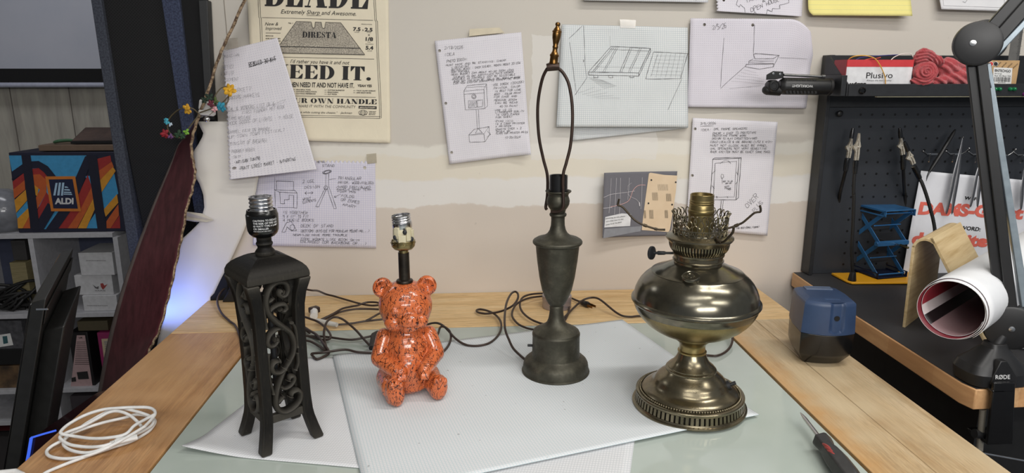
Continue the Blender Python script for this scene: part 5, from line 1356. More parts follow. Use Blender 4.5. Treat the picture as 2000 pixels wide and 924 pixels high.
def dsp(v):
    d = math.hypot(v.x - cc.x, v.z - cc.z) / kk
    a = math.atan2(v.z - cc.z, v.x - cc.x)
    return .0022 * math.sin(d * 1.15 + a) * (1 if v.y < -.14 else .2) + .0012 * noise.noise(v * 160)
lump('rolled_end', [(at(1806, 141, -.142), (23 * kk, .020, 20 * kk), (0, 10, 0)), (at(1800, 112, -.135), (14 * kk, .014, 18 * kk), (0, 24, 0)), (at(1812, 110, -.130), (20 * kk, .014, 12 * kk), (0, 28, 0)), (at(1800, 158, -.142), (22 * kk, .016, 8 * kk), (0, 0, 0)), (at(1828, 118, -.130), (16 * kk, .014, 10 * kk), (0, 24, 0))], 1, .003, dsp)
def dsp2(v): return .0026 * math.sin(v.z * 420 + v.x * 240 + 2 * noise.noise(v * 40)) + .001 * noise.noise(v * 200)
lump('folds', [(at(1850, 130, -.118), (32 * kk, .018, 16 * kk), (0, 8, 0)), (at(1870, 150, -.118), (40 * kk, .018, 18 * kk), (0, 0, 0)), (at(1835, 158, -.122), (22 * kk, .016, 10 * kk), (0, 0, 0)), (at(1885, 128, -.110), (26 * kk, .016, 14 * kk), (0, 0, 0))], 2, .003, dsp2)

# kraft wire box with printed label
KY = TY + .012
kx0, kx1 = ony(1922, 120, KY).x, ony(1992, 120, KY).x
kz1 = ony(1950, 118, KY).z
kb = thing('wire_box', 'brown kraft wire box with a barcode label in the tray, behind the boom arm', 'box', ((kx0 + kx1) / 2, KY + .03, tz0 + .003))
mb = MB(); mb.bb(kx0, kx1, KY, KY + .055, tz0 + .0032, kz1); mb.build('carton', mat('kraft_card', (190, 156, 112), .7, c2=(178, 144, 102), scale=40), kb, bevel=.0008)
def onK(x, y): return ony(x, y, KY - .0004)
mb = MB(); mb.add([onK(*q) for q in ((1941, 131.5), (1977.5, 133), (1975, 164.5), (1938, 163))], [(0, 1, 2, 3)]); mb.build('label', M_white, kb, smooth=False, clean=False)
mb = MB(); onK2 = lambda x, y: ony(x, y, KY - .0008)
letter(mb, onK2, 'BNTECHGO', (1943, 140), (1974, 141.5), 5, .02); letter(mb, onK2, '18 Gauge', (1943, 144.5), (1957, 145), 2.2, 0); letter(mb, onK2, 'Red 25ft Black 25ft', (1943, 149), (1974, 150), 2.6, 0)
x = 1942
r = random.Random(4)
while x < 1974: strokes(mb, onK2, [(x, 150.5 + (x - 1942) * .03), (x - .6, 159 + (x - 1942) * .03)], r.choice((.6, .9, 1.3))); x += r.choice((1.4, 1.9, 2.3))
letter(mb, onK2, '00213-18AWG', (1949, 162), (1964, 162.5), 1.6, 0)
for i in range(7): letter(mb, onK2, 'BNTECHGO', (1925 + i * 11, 129 + i), (1934 + i * 11, 120 + i), 2.4, 0)
mb.build('lettering', M_ink, kb, smooth=False, clean=False)
for px, cm in ((1936, (206, 62, 52)), (1945, (40, 40, 42))):
    for rr_, cc_, e in ((4.6, (232, 230, 226), .0007), (3.8, cm, .0011)):
        mb = MB(); mb.add([ony(px + rr_ * math.cos(a * PI / 10), 124.8 + rr_ * math.sin(a * PI / 10), KY - e) for a in range(20)], [list(range(20))]); mb.build('colour_dot', mat('dot_%d_%d' % (px, cc_[0]), cc_, .6), kb, smooth=False, clean=False)
# steel rule standing behind
rx = ony(1982, 90, -.06)
mb = MB(); a, b = ony(1980, 118, -.062), ony(1989, 52, -.062); w = .013
mb.hexa([a + V((-w, 0, -.04)), a + V((w, 0, -.04)), a + V((w, .001, -.04)), a + V((-w, .001, -.04))], [b + V((-w, 0, 0)), b + V((w, 0, 0)), b + V((w, .001, 0)), b + V((-w, .001, 0))])
ru = mb.build('steel_rule', mat('grey_rule', (132, 130, 126), .4, .5), origin=tuple(a)); tag(ru, 'grey steel rule standing upright at the right edge behind the boom arm', 'ruler')
mb = MB()
for k in range(24): 
    p = a.lerp(b, k / 24); mb.box(p + V((w * .7, -.0004, 0)), (w * (.5 if k % 5 else .8), .0006, .0006))
mb.build('graduations', M_ink, ru, smooth=False)

# ------------------------------------------------------------------ work light clinging to the tray end
WY = -.115
wl = thing('work_light', 'black handheld work light held sideways on the end of the pegboard tray', 'work light', ony(1555, 170, WY))
def w(x, y, Y=WY): return ony(x, y, Y)
km = mpp(w(1555, 170))
c37b = lambda x, y: (1470 + x / 4.017, 90 + y / 4.017)
def wq(x, y, Y=WY): return ony(*c37b(x, y), Y)
mb = MB()
P = [wq(205, 310), wq(225, 312), wq(240, 314), wq(500, 318), wq(540, 318), wq(590, 318), wq(612, 320), wq(620, 322)]
mb.tube(P, [r * km / 4.017 for r in (40, 58, 66, 66, 64, 64, 60, 40)], 20)
bo = mb.build('handle', M_black, wl, bevel=.0006)
mb = MB()
for k in range(9):
    cx = 262 + k * 28; p = wq(cx, 362, WY - .010); mb.box(p, (20 * km / 4.017, .012, 26 * km / 4.017), rot=Euler((0, -.3, 0)).to_matrix())
for k in range(6):
    cx = 275 + k * 42; p = wq(cx, 268, WY - .012); mb.box(p, (26 * km / 4.017, .004, 12 * km / 4.017))
mb.build('grip_ribs', M_rubber, wl, bevel=.0006)
mb = MB(); mb.tube([wq(585, 318), wq(608, 319)], 68 * km / 4.017, 20); mb.build('end_ring', M_rubber, wl, bevel=.0008)
mb = MB(); c0 = wq(165, 312, WY - .014); mb.lathe([(.001, -.018), (.0125, -.018), (.0130, .001), (.0115, .0035), (.0100, .0045), (.0095, .0030), (.001, .0030)], 32, Matrix.Translation(c0) @ Matrix.Rotation(PI / 2, 4, 'X'))
for k in range(14):
    a = 2 * PI * k / 14; mb.box(c0 + V((.0072 * math.cos(a), -.0036, .0072 * math.sin(a))), (.004, .0016, .0011), rot=Matrix.Rotation(-a, 3, 'Y'))
mb.build('pivot_dial', M_black, wl)
mb = MB(); mb.ell(wq(118, 345), (.0125, .012, .0105)); mb.tube([wq(110, 345), wq(215, 352)], 38 * km / 4.017, 16); mb.build('head', M_rubber, wl)
mb = MB(); mb.hexa([wq(*q, WY - .012) for q in ((105, 265), (108, 225), (160, 196), (240, 200), (243, 250), (180, 262))], [wq(*q, WY + .010) + V((0, .0, 0)) for q in ((105, 265), (108, 225), (160, 196), (240, 200), (243, 250), (180, 262))]); mb.build('hook_hinge', M_black, wl, bevel=.001)
mb = MB()
for q in ((162, 215), (215, 220)): mb.lathe([(.001, 0), (.0028, 0), (.0026, .0012), (.001, .0014)], 14, Matrix.Translation(wq(*q, WY - .012)) @ Matrix.Rotation(PI / 2, 4, 'X'))
mb.build('rivet', M_steel, wl)
mb = MB(); mb.tube([wq(243, 226), wq(548, 240)], .0030, 10); mb.tube([wq(543, 238, WY - .002), wq(566, 238, WY - .002)], .0036, 10); mb.build('hook_rod', mat('grey_steel_rod', (136, 136, 136), .3, .9), wl)
def ww(x, y):
    p = ony(x, y, WY - .0215); return p
mb = MB(); letter(mb, ww, 'WORKLIGHT', (1588, 166), (1547, 165.2), 5.0, .012); mb.build('lettering', M_white_print, wl, smooth=False, clean=False)

# ------------------------------------------------------------------ soldering helper: yellow plate with four flexible arms
HZ = DZ + .0005
hh_ = [(1595, 522), (1653, 553), (1664, 556.5), (1774, 556), (1800, 556), (1800, 520)]
pts = [onz(x, y, HZ) for x, y in hh_]
hs = thing('soldering_helper', 'yellow plate with four black flexible arms ending in alligator clips, on the right-hand desk', 'helping hands', onz(1690, 540, HZ))
mb = MB(); mb.prism([(p.x, min(p.y, -.046), HZ + .001) for p in pts], (0, 0, .005)); mb.build('base_plate', mat('yellow_plate', (236, 172, 36), .35, c2=(228, 162, 30), scale=20), hs, bevel=.0012)
cR = lambda x, y: (1580 + x / 4.62, 380 + y / 4.62)
cL = lambda x, y: (1580 + x / 5.43, 230 + y / 5.43)
cM = lambda x, y: (1700 + x / 4.86, 230 + y / 4.86)
def flexarm(base, Y, path, cuff, clip, tipcol, r=.0042, lean=0.0, first=(0, 0)):
    b = onz(*base, HZ + .006); Y0 = b.y
    mb = MB(); mb.lathe([(.001, 0), (.0095, 0), (.0095, .002), (.0070, .018), (.0062, .022), (.001, .022)], 24, Matrix.Translation(b)); a = mb.build('arm', M_black, hs)
    n = len(path); P = [b + V((0, 0, .018))] + [ony(x, y, Y0 + (Y - Y0) * (i + 1) / n) for i, (x, y) in enumerate(path)]
    s = spl(P, 14)
    # resample evenly, ribbed hose
    L = [0]
    for p, q in zip(s, s[1:]): L.append(L[-1] + (q - p).length)
    N = int(L[-1] / .0021); out = []; rr = []
    j = 0
    for i in range(N + 1):
        d = L[-1] * i / N
        while j < len(L) - 2 and L[j + 1] < d: j += 1
        f = (d - L[j]) / max(1e-9, L[j + 1] - L[j]); out.append(s[j].lerp(s[j + 1], f)); rr.append(r if i % 2 else r * .84)
    mb = MB(); mb.tube(out, rr, 10); mb.build('hose', M_rubber, a)
    C_ = [ony(x, y, Y) for x, y in cuff]
    mb = MB(); mb.tube(C_, [.0055, .0062, .0062, .0058][:len(C_)], 14); mb.build('cuff', M_sock, a)
    K = [ony(x, y, Y - .001) for x, y in clip]; d = (K[1] - K[0]).normalized(); sd = V((d.z, 0, -d.x)); Lk = (K[1] - K[0]).length
    M3 = Matrix((( sd.x, 0, d.x, K[0].x), (sd.y, 1, d.y, K[0].y), (sd.z, 0, d.z, K[0].z), (0, 0, 0, 1)))
    mb = MB()
    for sgn, w0 in ((1, 1.0), (-1, 1.0)):
        # jaw: a folded channel, wide in the middle with a spring tail
        ol_ = [(.0010, 0), (.0045, 0), (.0052, Lk * .25), (.0044, Lk * .45), (.0064, Lk * .52), (.0030, Lk * .72), (.0012, Lk), (.0004, Lk)] if sgn > 0 else [(.0010, 0), (.0042, 0), (.0040, Lk * .3), (.0095, Lk * .46), (.0090, Lk * .40), (.0105, Lk * .52), (.0050, Lk * .62), (.0026, Lk * .74), (.0012, Lk), (.0004, Lk)]
        mb.prism([M3 @ V((sgn * x, -.003, z)) for x, z in ol_], tuple(M3.to_3x3() @ V((0, .006, 0))))
    mb.ell(M3 @ V((0, -.003, Lk * .5)), (.0022, .0016, .0022), nu=10, nv=6)
    cp = mb.build('alligator_clip', M_nickel, a, smooth=False, bevel=.0005)
    if tipcol:
        mb = MB(); e = K[1]; mb.tube([e - d * .004, e + d * .010, e + d * .020], [.0050, .0046, .0030], 12); mb.build('tip_sleeve', M_sock, cp)
flexarm((1612, 519), -.062, [cR(165, 480), cR(190, 380), cR(230, 230), cR(270, 60), cL(330, 800), cL(365, 660), cL(390, 560)], [cL(388, 565), cL(395, 510), cL(405, 450), cL(410, 432)], [cL(415, 425), cL(452, 200)], True)
flexarm((1664, 548), -.115, [cR(388, 560), cR(388, 450), cR(396, 300), cR(402, 150), cR(405, 0), cL(472, 800), cL(478, 650), cL(486, 580)], [cL(486, 590), cL(490, 540), cL(495, 480), cL(497, 455)], [cL(500, 450), cL(532, 165)], False)
flexarm((1758, 519), -.062, [cR(838, 450), cR(850, 300), cR(862, 150), cR(868, 0), cM(325, 720), cM(318, 600), cM(312, 480)], [cM(312, 490), cM(312, 440), cM(312, 390), cM(310, 355)], [cM(306, 350), cM(286, 175)], True)
flexarm((1812, 552), -.120, [(1822, 500), (1826, 460), cM(600, 990), cM(565, 850), cM(530, 730), cM(490, 620), cM(462, 570)], [cM(466, 575), cM(445, 530), cM(425, 490), cM(412, 462)], [cM(408, 440), cM(352, 300)], True)

# ------------------------------------------------------------------ blue scissor jack
JZ = HZ + .0065
ja, jb, jc = onz(1714, 546, JZ), onz(1771.5, 541, JZ), onz(1673, 519.5, JZ)
ux = (jb - ja); ux.z = 0; JW = ux.length; ux.normalize(); uy = V((-ux.y, ux.x, 0)); JD = (jc - ja).dot(uy)
MJ = Matrix(((ux.x, uy.x, 0, ja.x), (ux.y, uy.y, 0, ja.y), (0, 0, 1, JZ), (0, 0, 0, 1)))
JH = upright(ja, 1729, 412).z - JZ
jk = thing('scissor_jack', 'small blue metal scissor lab jack standing on the yellow plate', 'lab jack', tuple(ja + ux * JW / 2 + uy * JD / 2), math.atan2(ux.y, ux.x))
M_jb = mat('blue_anodised', (58, 118, 172), .34, .25, c2=(48, 100, 150), scale=40)
M_jbr = mat('bright_blue_rod', (70, 140, 206), .3, .5)
M_jbd = mat('dark_blue_plate', (34, 42, 70), .4, .5)
def jp(name, boxes, m, rods=()):
    mb = MB()
    for b in boxes: mb.bb(*b, M=MJ)
    for a_, b_, r_ in rods: mb.tube([MJ @ V(a_), MJ @ V(b_)], r_, 10)
    return mb.build(name, m, jk, bevel=.0006)
jp('base_tray', [(0, JW, 0, JD, 0, .0022), (0, JW, 0, .002, 0, .003)], M_jbd)
for xx in (0, JW - .002):
    jp('base_flange', [(xx, xx + .002, 0, JD, .012, .0145), (xx, xx + .002, 0, JD, 0, .005), (xx, xx + .002, 0, .006, 0, .0145), (xx, xx + .002, JD - .02, JD, 0, .0145)], M_jbd)
jp('top_plate', [(0, JW, 0, JD, JH - .002, JH)], M_jb)
for xx in (0, JW - .002):
    jp('top_flange', [(xx, xx + .002, 0, JD, JH - .016, JH - .0125), (xx, xx + .002, 0, JD, JH - .005, JH - .001), (xx, xx + .002, 0, .007, JH - .016, JH - .001), (xx, xx + .002, JD - .02, JD, JH - .016, JH - .001)], M_jb)
hm = JH / 2
def link(x, y0, z0, y1, z1, m):
    mb = MB(); a_ = V((x, y0, z0)); b_ = V((x, y1, z1)); d = (b_ - a_).normalized(); n = V((0, -d.z, d.y)) * .0052; t_ = V((.0016, 0, 0))
    q = [a_ - n - d * .004, b_ - n + d * .004, b_ + n + d * .004, a_ + n - d * .004]
    mb.prism([MJ @ p for p in q], tuple(MJ.to_3x3() @ t_)); mb.build('link_arm', m, jk, bevel=.0005)
for x in (.004, JW - .0056):
    link(x, .010, .008, JD * .86, hm, M_jb); link(x + .0018, JD - .010, .008, JD * .14, hm, M_jb)
    link(x, .010, JH - .008, JD * .86, hm, M_jb); link(x + .0018, JD - .010, JH - .008, JD * .14, hm, M_jb)
jp('cross_rod', [], M_jbr, [((.004, .010, .008), (JW - .004, .010, .008), .0018), ((.004, .012, JH - .010), (JW - .004, .012, JH - .010), .0018)])
jp('cross_rod', [], M_jbr, [((.004, JD * .32, hm * .52), (JW - .004, JD * .32, hm * .52), .0016), ((.004, JD * .32, hm * 1.48), (JW - .004, JD * .32, hm * 1.48), .0016)])
jp('rear_block', [(.004, JW - .004, JD * .86 - .005, JD * .86 + .005, hm - .004, hm + .004)], M_jb)
jp('screw_block', [(-.002, JW + .002, JD * .14 - .006, JD * .14 + .006, hm - .005, hm + .005)], M_jb, [((-.003, JD * .14, hm), (JW + .003, JD * .14, hm), .0058)])
jp('drive_screw', [], M_steel, [((JW * .55, -.028, hm - .001), (JW * .55, JD * .86, hm), .0020)])
jp('drive_screw_end', [], M_paleb, [((JW * .55, -.030, hm - .001), (JW * .55, -.006, hm), .0030)])

# ------------------------------------------------------------------ sign with wi-fi details on the pegboard
def wb(u, v): return .004 + .010 * max(0, .18 - u) / .18 * v + .012 * v * v * .6 + .003 * math.sin(u * 9) * (1 - v)
SG = page('wifi_sign', 'white paper sign with red lettering hanging on the lower pegboard', 'sign', [(1797, 333), (2060, 357), (2062, 548), (1752, 536)], paper_mat('sign_white', (226, 227, 232)), off=.034, bulge=wb)
cS = lambda x, y: (1700 + x / 4.017, 250 + y / 4.017)
ink(SG, 'black_lettering', lambda mb: (letter(mb, SG.W, 'Wi-Fi:', cS(728, 557), cS(845, 570), 6.2, .03, .2), letter(mb, SG.W, 'PASSWORD:', cS(588, 782), cS(852, 806), 7.2, .03, .2)))
ink(SG, 'red_lettering', lambda mb: (letter(mb, SG.W, 'DAMS-Guest', cS(350, 666), cS(1185, 708), 22, .055, .18), letter(mb, SG.W, 'dynamite', cS(296, 896), cS(902, 924), 21, .055, .18)), mat('sign_red', (226, 108, 92), .7))

# ------------------------------------------------------------------ hooks and tweezers on the pegboard
HY = -.046
hooks = [(1803, 1835, 298, 1815, 'leftmost'), (1848, 1880, 298, 1861, 'second'), (1892, 1924, 299, 1906, 'third'), (1938, 1972, 300, 1950, 'fourth'), (1980, 2012, 300, 1994, 'rightmost')]
tips = [1848, 1893, 1938, 1984, 2028]
for (xa, xb, y, xp, who), xt in zip(hooks, tips):
    mb = MB(); a, b = ony(xa + 8, y + 3, -.033), ony(xb - 2, y + 3, -.033)
    mb.tube([ony(xa, y - 3, -.031), a, b], .0013, 8); mb.box((a + b) / 2, ((b - a).length, .002, .004))
    mb.tube([ony(xp + 3, y + 3, -.034), ony(xp + 1, y + 8, -.05), ony(xp - 1, y + 18, -.060)], .0015, 8)
    mb.tube([b, ony(xt - 6, y - 2, -.05), ony(xt, y - 8, -.066)], .0014, 8); mb.ell(ony(xt, y - 8.5, -.067), (.0022, .0022, .0022), nu=10, nv=8); mb.ell(ony(xa, y - 3, -.033), (.0018, .0018, .0018), nu=8, nv=6)
    tag(mb.build('peg_hook', M_steel, origin=tuple(a)), '%s of the bright wire double hooks in the row on the pegboard' % who, 'hook', group='wire hooks on the pegboard')
def tweezers(top, l, r, label, m):
    root = thing('tweezers', label, 'tweezers', ony(*top, -.060), group='tools hung on the pegboard')
    for tip, s in ((l, -1), (r, 1)):
        P = [ony(*top, -.060)]; e = ony(*tip, -.066)
        mid = P[0].lerp(e, .45) + V((s * .0012, 0, 0))
        s_ = spl([P[0], P[0].lerp(e, .2), mid, P[0].lerp(e, .75), e], 6); n = len(s_)
        mb = MB(); mb.tube(s_, [.0014 + .0034 * max(0, math.sin(PI * min(1, max(0, (i / n - .08) / .92)) ** 1.3)) if i < n - 1 else .0006 for i in range(n)], 8, flat=.32, up=(0, 1, 0)); mb.build('arm', m, root)
    mb = MB(); mb.ell(ony(*top, -.060), (.0022, .0022, .0026), nu=10, nv=8); mb.build('joint', m, root)
M_tw = mat('steel_tweezer', (128, 128, 130), .35, .9)
tweezers((1881, 268), (1848, 419), (1859, 419), 'steel tweezers hung on the pegboard in front of the sign, left of the pair', M_tw)
tweezers((1918, 300), (1895, 405), (1909, 405), 'steel tweezers hung closest to the left side of the black boom arm', M_tw)
tweezers((2000, 330), (1994, 410), (2005, 410), 'steel tweezers hung at the right edge of the picture, beyond the boom arm', M_tw)
pr = thing('probe', 'black hobby knife hung slanting on the pegboard, left of the tweezers', 'knife', ony(1840, 300, -.066), group='tools hung on the pegboard')
mb = MB(); mb.tube([ony(1866, 253, -.060), ony(1862, 260, -.062), ony(1840, 297, -.066), ony(1822, 325, -.066), ony(1815, 336, -.066)], [.0018, .0042, .0050, .0046, .0030], 12); mb.build('grip', M_black, pr)
mb = MB(); mb.tube([ony(1815, 336, -.066), ony(1811, 345, -.066), ony(1809, 354, -.066)], [.0026, .0018, .0003], 10); mb.build('blade', M_tw, pr)

# ------------------------------------------------------------------ bent plywood stand
e0, e1 = onz(1765, 640, DZ), onz(1928, 678, DZ)
ap = (e0 + e1) / 2
pdir = (e1 - e0); pw = pdir.length; pdir.normalize(); edir = V((-pdir.y, pdir.x, 0))
apex = upright(V((ap.x, ap.y, 0)), 1806, 470); PH = apex.z - DZ
# profile along pdir: legs rise to a rounded ridge; ridge position set by the apex sight
s_ap = (apex - e0).dot(pdir)
def arcpts():
    out = []
    R_ = .020; zt = PH - R_
    out.append((0.0, 0.0))
    cx = s_ap; lx = cx - R_ * .95; rx = cx + R_ * .90
    out.append((lx - .001, zt - .012))
    for k in range(9):
        a = PI - .10 - k * (PI - .65) / 8; out.append((cx + R_ * math.cos(a), zt + R_ * math.sin(a)))
    out.append((pw, 0.0))
    return out
ctr = arcpts()
pl = spl([(x, 0, z) for x, z in ctr], 6)
pl = [p for p in pl if p.z >= -1e-6]
th = .0052
rings = []
DEP = .200
def stand_pt(s, z, d): return V((e0.x, e0.y, DZ)) + pdir * s + edir * d + V((0, 0, max(z, 0.0005)))
for i, p in enumerate(pl):
    a_, b_ = pl[max(i - 1, 0)], pl[min(i + 1, len(pl) - 1)]; tn = (b_ - a_).normalized(); nm = V((-tn.z, 0, tn.x))
    o_, n_ = p + nm * th / 2, p - nm * th / 2
    rings.append([stand_pt(o_.x, o_.z, 0), stand_pt(o_.x, o_.z, DEP), stand_pt(n_.x, n_.z, DEP), stand_pt(n_.x, n_.z, 0)])
mb = MB(); loft(mb, rings)
t = NT('bent_ply_face'); P_ = t.n('ShaderNodeNewGeometry').outputs['Position']
def dot_(v, k):
    q = t.n('ShaderNodeVectorMath', operation='DOT_PRODUCT'); t.l(P_, q.inputs[0]); q.inputs[1].default_value = tuple(v * k); return q.outputs['Value']
cb2 = t.n('ShaderNodeCombineXYZ'); t.l(dot_(edir, 2.0), cb2.inputs[0]); t.l(dot_(pdir, 34.0), cb2.inputs[1]); t.l(dot_(V((0, 0, 1)), 34.0), cb2.inputs[2])
g_ = t.noise(cb2.outputs[0], 3.0, 5, .6, .3)
t.base(t.ramp(g_, [(.30, rgb((192, 164, 116))), (.5, rgb((214, 190, 146))), (.7, rgb((226, 206, 164)))])); t.p(rough=.45, spec=.3)
bs = mb.build('plywood_stand', t.m, origin=tuple(e0), angle=30, bevel=.0006)
tag(bs, 'bent plywood tent-shaped stand on the black desk surface, behind the rolled posters', 'stand')

# ------------------------------------------------------------------ rolled posters
def roll(name, label, A, B, r0, turns, dr, m_in, flare=0.0, parent=None):
    d = (B - A); L = d.length; d.normalize(); u1 = V((0, 0, 1)); u1 = (u1 - d * u1.dot(d)).normalized(); u2 = d.cross(u1)
    N = int(48 * turns)
    def fn(u, v):
        th_ = -u * turns * 2 * PI + 2.4; r = r0 - dr * u * turns
        r *= 1 + flare * (1 - v) ** 2
        wob_ = .02 * math.sin(th_ * 2 + v * 3)
        return A + d * (L * v + .006 * math.sin(u * 9) * (1 - v)) + (u1 * math.cos(th_) + u2 * math.sin(th_)) * r * (1 + wob_)
    mb = MB(); mb.sheet(fn, N, 24, uvs=(1, 1))
    o = mb.build(name, m_in, origin=tuple(A), solid=.0007, clean=False)
    return o, fn
t = NT('poster_paper_two_sides'); bf = t.n('ShaderNodeNewGeometry').outputs['Backfacing']
M_pout = mat('poster_back_white', (226, 228, 230), .4, c2=(222, 224, 227))
t = NT('poster_print_maroon'); s2_ = t.n('ShaderNodeSeparateXYZ'); t.l(t.n('ShaderNodeTexCoord').outputs['UV'], s2_.inputs[0])
t.base(t.ramp(s2_.outputs[0], [(0, rgb((122, 42, 52))), (.66, rgb((136, 44, 54))), (.852, rgb((206, 196, 196))), (.872, rgb((36, 28, 30))), (.892, rgb((150, 124, 126))), (.95, rgb((132, 108, 110)))], 'CONSTANT')); t.p(rough=.4, spec=.4); M_pin = t.m
k0 = 1.045 * .86
ra = onz(1858, 640, DZ); RA = V((ra.x, ra.y, 0)); A_ = upright(RA, 1859, 606); rr0 = 61 * mpp(A_)
A_ = ony(1858, 605, -.65); rr0 = 61 * mpp(A_)
vw = (A_ - EYE).normalized(); pp = (_r * .846 + _u * .533).normalized(); rd = (vw * .80 + pp * .60).normalized()
B_ = A_ + rd * .50
def two_sided(o, m_out, m_in):
    o.data.materials.clear(); o.data.materials.append(m_in); o.data.materials.append(m_out)
    for q in o.modifiers:
        if q.type == 'SOLIDIFY': q.material_offset = 1; q.material_offset_rim = 1; q.use_rim = True; q.offset = -1
rl, fn = roll('rolled_poster', 'thick roll of white posters with maroon insides, lying at the right on the black desk', A_, B_, rr0, 3.1, .0022, M_pin, .04)
tag(rl, None, None)
two_sided(rl, M_pout, M_pin)
rl['label'] = 'thick roll of white posters with maroon insides, lying at the right on the black desk'; rl['category'] = 'poster roll'
ra2 = e1 + pdir * .040 + edir * .03; ra2.z = DZ + .031
rl2, _ = roll('rolled_poster', '', ra2, ra2 + V((rd.x * .42, rd.y * .42, .0)), .030, 2.2, .0020, M_pin)
two_sided(rl2, M_pout, M_pout); tag(rl2, 'thinner white paper roll lying behind the maroon-lined poster roll', 'poster roll')

# ------------------------------------------------------------------ boom arm clamped to the desk corner
bmY = -.640
cb = onz(1938, 742, DZ)
def by(x, y, Y=None): return ony(x, y, cb.y if Y is None else Y)
boom = thing('boom_arm', 'black microphone boom arm clamped to the corner of the right-hand desk', 'boom arm', (cb.x, cb.y, DZ))
M_boom = mat('black_boom', (26, 26, 27), .42, c2=(30, 30, 31))
M_rail = mat('satin_rail', (150, 162, 170), .3, .35, c2=(134, 146, 154))
# cone base
cy = cb.y
def cone_ring(xl, xr, y, dep): 
    a, b = by(xl, y), by(xr, y); return [V((a.x, cy - dep, a.z)), V((b.x, cy - dep, b.z)), V((b.x, cy + dep, b.z)), V((a.x, cy + dep, a.z))]
mb = MB()
def ringpts(xl, xr, y, dep):
    a, b = by(xl, y), by(xr, y); c_ = (a + b) / 2; rx = (b.x - a.x) / 2
    return [V((c_.x + rx * math.copysign(abs(math.cos(k * PI / 16)) ** .6, math.cos(k * PI / 16)), cy + dep * math.copysign(abs(math.sin(k * PI / 16)) ** .6, math.sin(k * PI / 16)), max(c_.z, DZ + .0005))) for k in range(32)]
loft(mb, [ringpts(1877, 1988, 740, .036), ringpts(1876, 1989, 718, .036), ringpts(1884, 1984, 704, .031), ringpts(1902, 1974, 692, .024), ringpts(1924, 1962, 676, .016), ringpts(1928, 1960, 668, .014)])
base = mb.build('clamp_base', M_boom, boom, angle=18, bevel=.001)
# front shield with the maker's name
def shield(x, y): 
    return by(x, y, cy - .0370)
mb = MB(); mb.hexa([shield(*q) for q in ((1935, 752), (1940, 735), (1955, 706), (1968, 706), (1986, 735), (1986, 752))], [shield(*q) + V((0, .012, 0)) for q in ((1935, 752), (1940, 735), (1955, 706), (1968, 706), (1986, 735), (1986, 752))])
sh = mb.build('shield', M_boom, boom, bevel=.0012)
mb = MB(); letter(mb, lambda x, y: shield(x, y) + V((0, -.0004, 0)), 'RØDE', (1944, 740.5), (1972.5, 740), 8, .018); mb.build('lettering', M_white_print, sh, smooth=False, clean=False)
# clamp bracket below the top
mb = MB(); g0 = cy - .047
q = [by(x, y, g0) for x, y in ((1942, 748), (1984, 748), (1978, 868), (1928, 868))]
q2 = [p + V((0, .006, 0)) for p in q]; mb.hexa(q, q2)
za = by(1960, 750, g0).z; zb2 = by(1955, 862, g0).z
mb.bb(q[0].x, q[1].x, g0, cy - .01, DZ + .001, DZ + .005); mb.bb(q[3].x, q[2].x, g0, cy - .0, zb2 - .006, zb2)
mb.build('clamp_bracket', mat('clamp_black_gloss', (18, 18, 19), .25), boom, bevel=.0015)
sx = by(1917, 860, cy - .03)
mb = MB(); p0, p1 = by(1919, 805, cy - .028), by(1912, 892, cy - .028); mb.tube([V((p0.x, p0.y, DZ - .038)), p1], .0052, 14); mb.build('clamp_screw', mat('dull_steel', (150, 144, 132), .4, .5), boom)
mb = MB(); c_ = by(1915, 848, cy - .028); mb.tube([by(1903, 847, cy - .028), by(1934, 850, cy - .028)], .0075, 16); mb.build('clamp_nut', M_boom, boom)
mb = MB(); mb.tube([by(1898, 880, cy - .034), by(1912, 884, cy - .034), by(2010, 902, cy - .034)], .0026, 10); mb.build('tommy_bar', M_steel, boom)
# joints and arms lie in one upright plane turned towards the viewer
ba = math.radians(26); bn = V((-math.sin(ba), -math.cos(ba), 0))
b0 = V((cb.x, cb.y + .010, 0))
def bp(x, y, off=0.0):
    k = ray(x, y); return EYE + k * ((b0 + bn * off - EYE).dot(bn) / k.dot(bn))
def disc(c, r, f, b, m, name):
    """round joint whose face is seen at c; face at offset f, back at offset b"""
    h = f - b; q = bp(c[0], c[1], f) - bn * h
    mb = MB(); mb.lathe([(.001, 0), (r - .004, 0), (r - .001, .001), (r, .004), (r, h - .004), (r - .0008, h - .0012), (r - .004, h), (.001, h)], 56, Matrix.Translation(q) @ bn.to_track_quat('Z', 'Y').to_matrix().to_4x4()); return mb.build(name, m, boom)
j1, j2 = bp(1974, 642), bp(1911, 85)
disc((1974, 642), 44 * mpp(j1), .016, .002, M_boom, 'lower_joint'); disc((1911, 85), 42 * mpp(j2), .018, .004, M_boom, 'upper_joint')
disc((1980, 645), 42 * mpp(j1), -.014, -.026, M_boom, 'lower_joint'); disc((1924, 80), 41 * mpp(j2), -.014, -.026, M_boom, 'upper_joint')
for c in ((1976, 643), (1900, 84)):
    mb = MB(); mb.lathe([(.001, 0), (.0046, 0), (.0044, .0012), (.001, .0018)], 20, Matrix.Translation(bp(c[0], c[1], .016 if c[1] > 300 else .018)) @ bn.to_track_quat('Z', 'Y').to_matrix().to_4x4()); mb.build('joint_screw', M_steel, boom)
mb = MB(); mb.tube([by(1944, 676), by(1958, 655)], .010, 16); mb.build('swivel', M_boom, boom)
def bar(name, pa_, pb_, w0, w1, f, b, m):
    """bar between two sights, half widths in picture measure, from offset f back to b"""
    a, c = bp(*pa_, f), bp(*pb_, f); d = (c - a).normalized(); n = d.cross(bn).normalized(); w0 *= mpp(a); w1 *= mpp(c)
    mb = MB(); A4 = [a - n * w0, a + n * w0, c + n * w1, c - n * w1]
    mb.hexa(A4, [p + bn * (b - f) for p in A4]); return mb.build(name, m, boom, bevel=.0014)
bar('lower_arm', (1963, 628), (1901, 112), 12, 12, .004, -.006, M_boom)
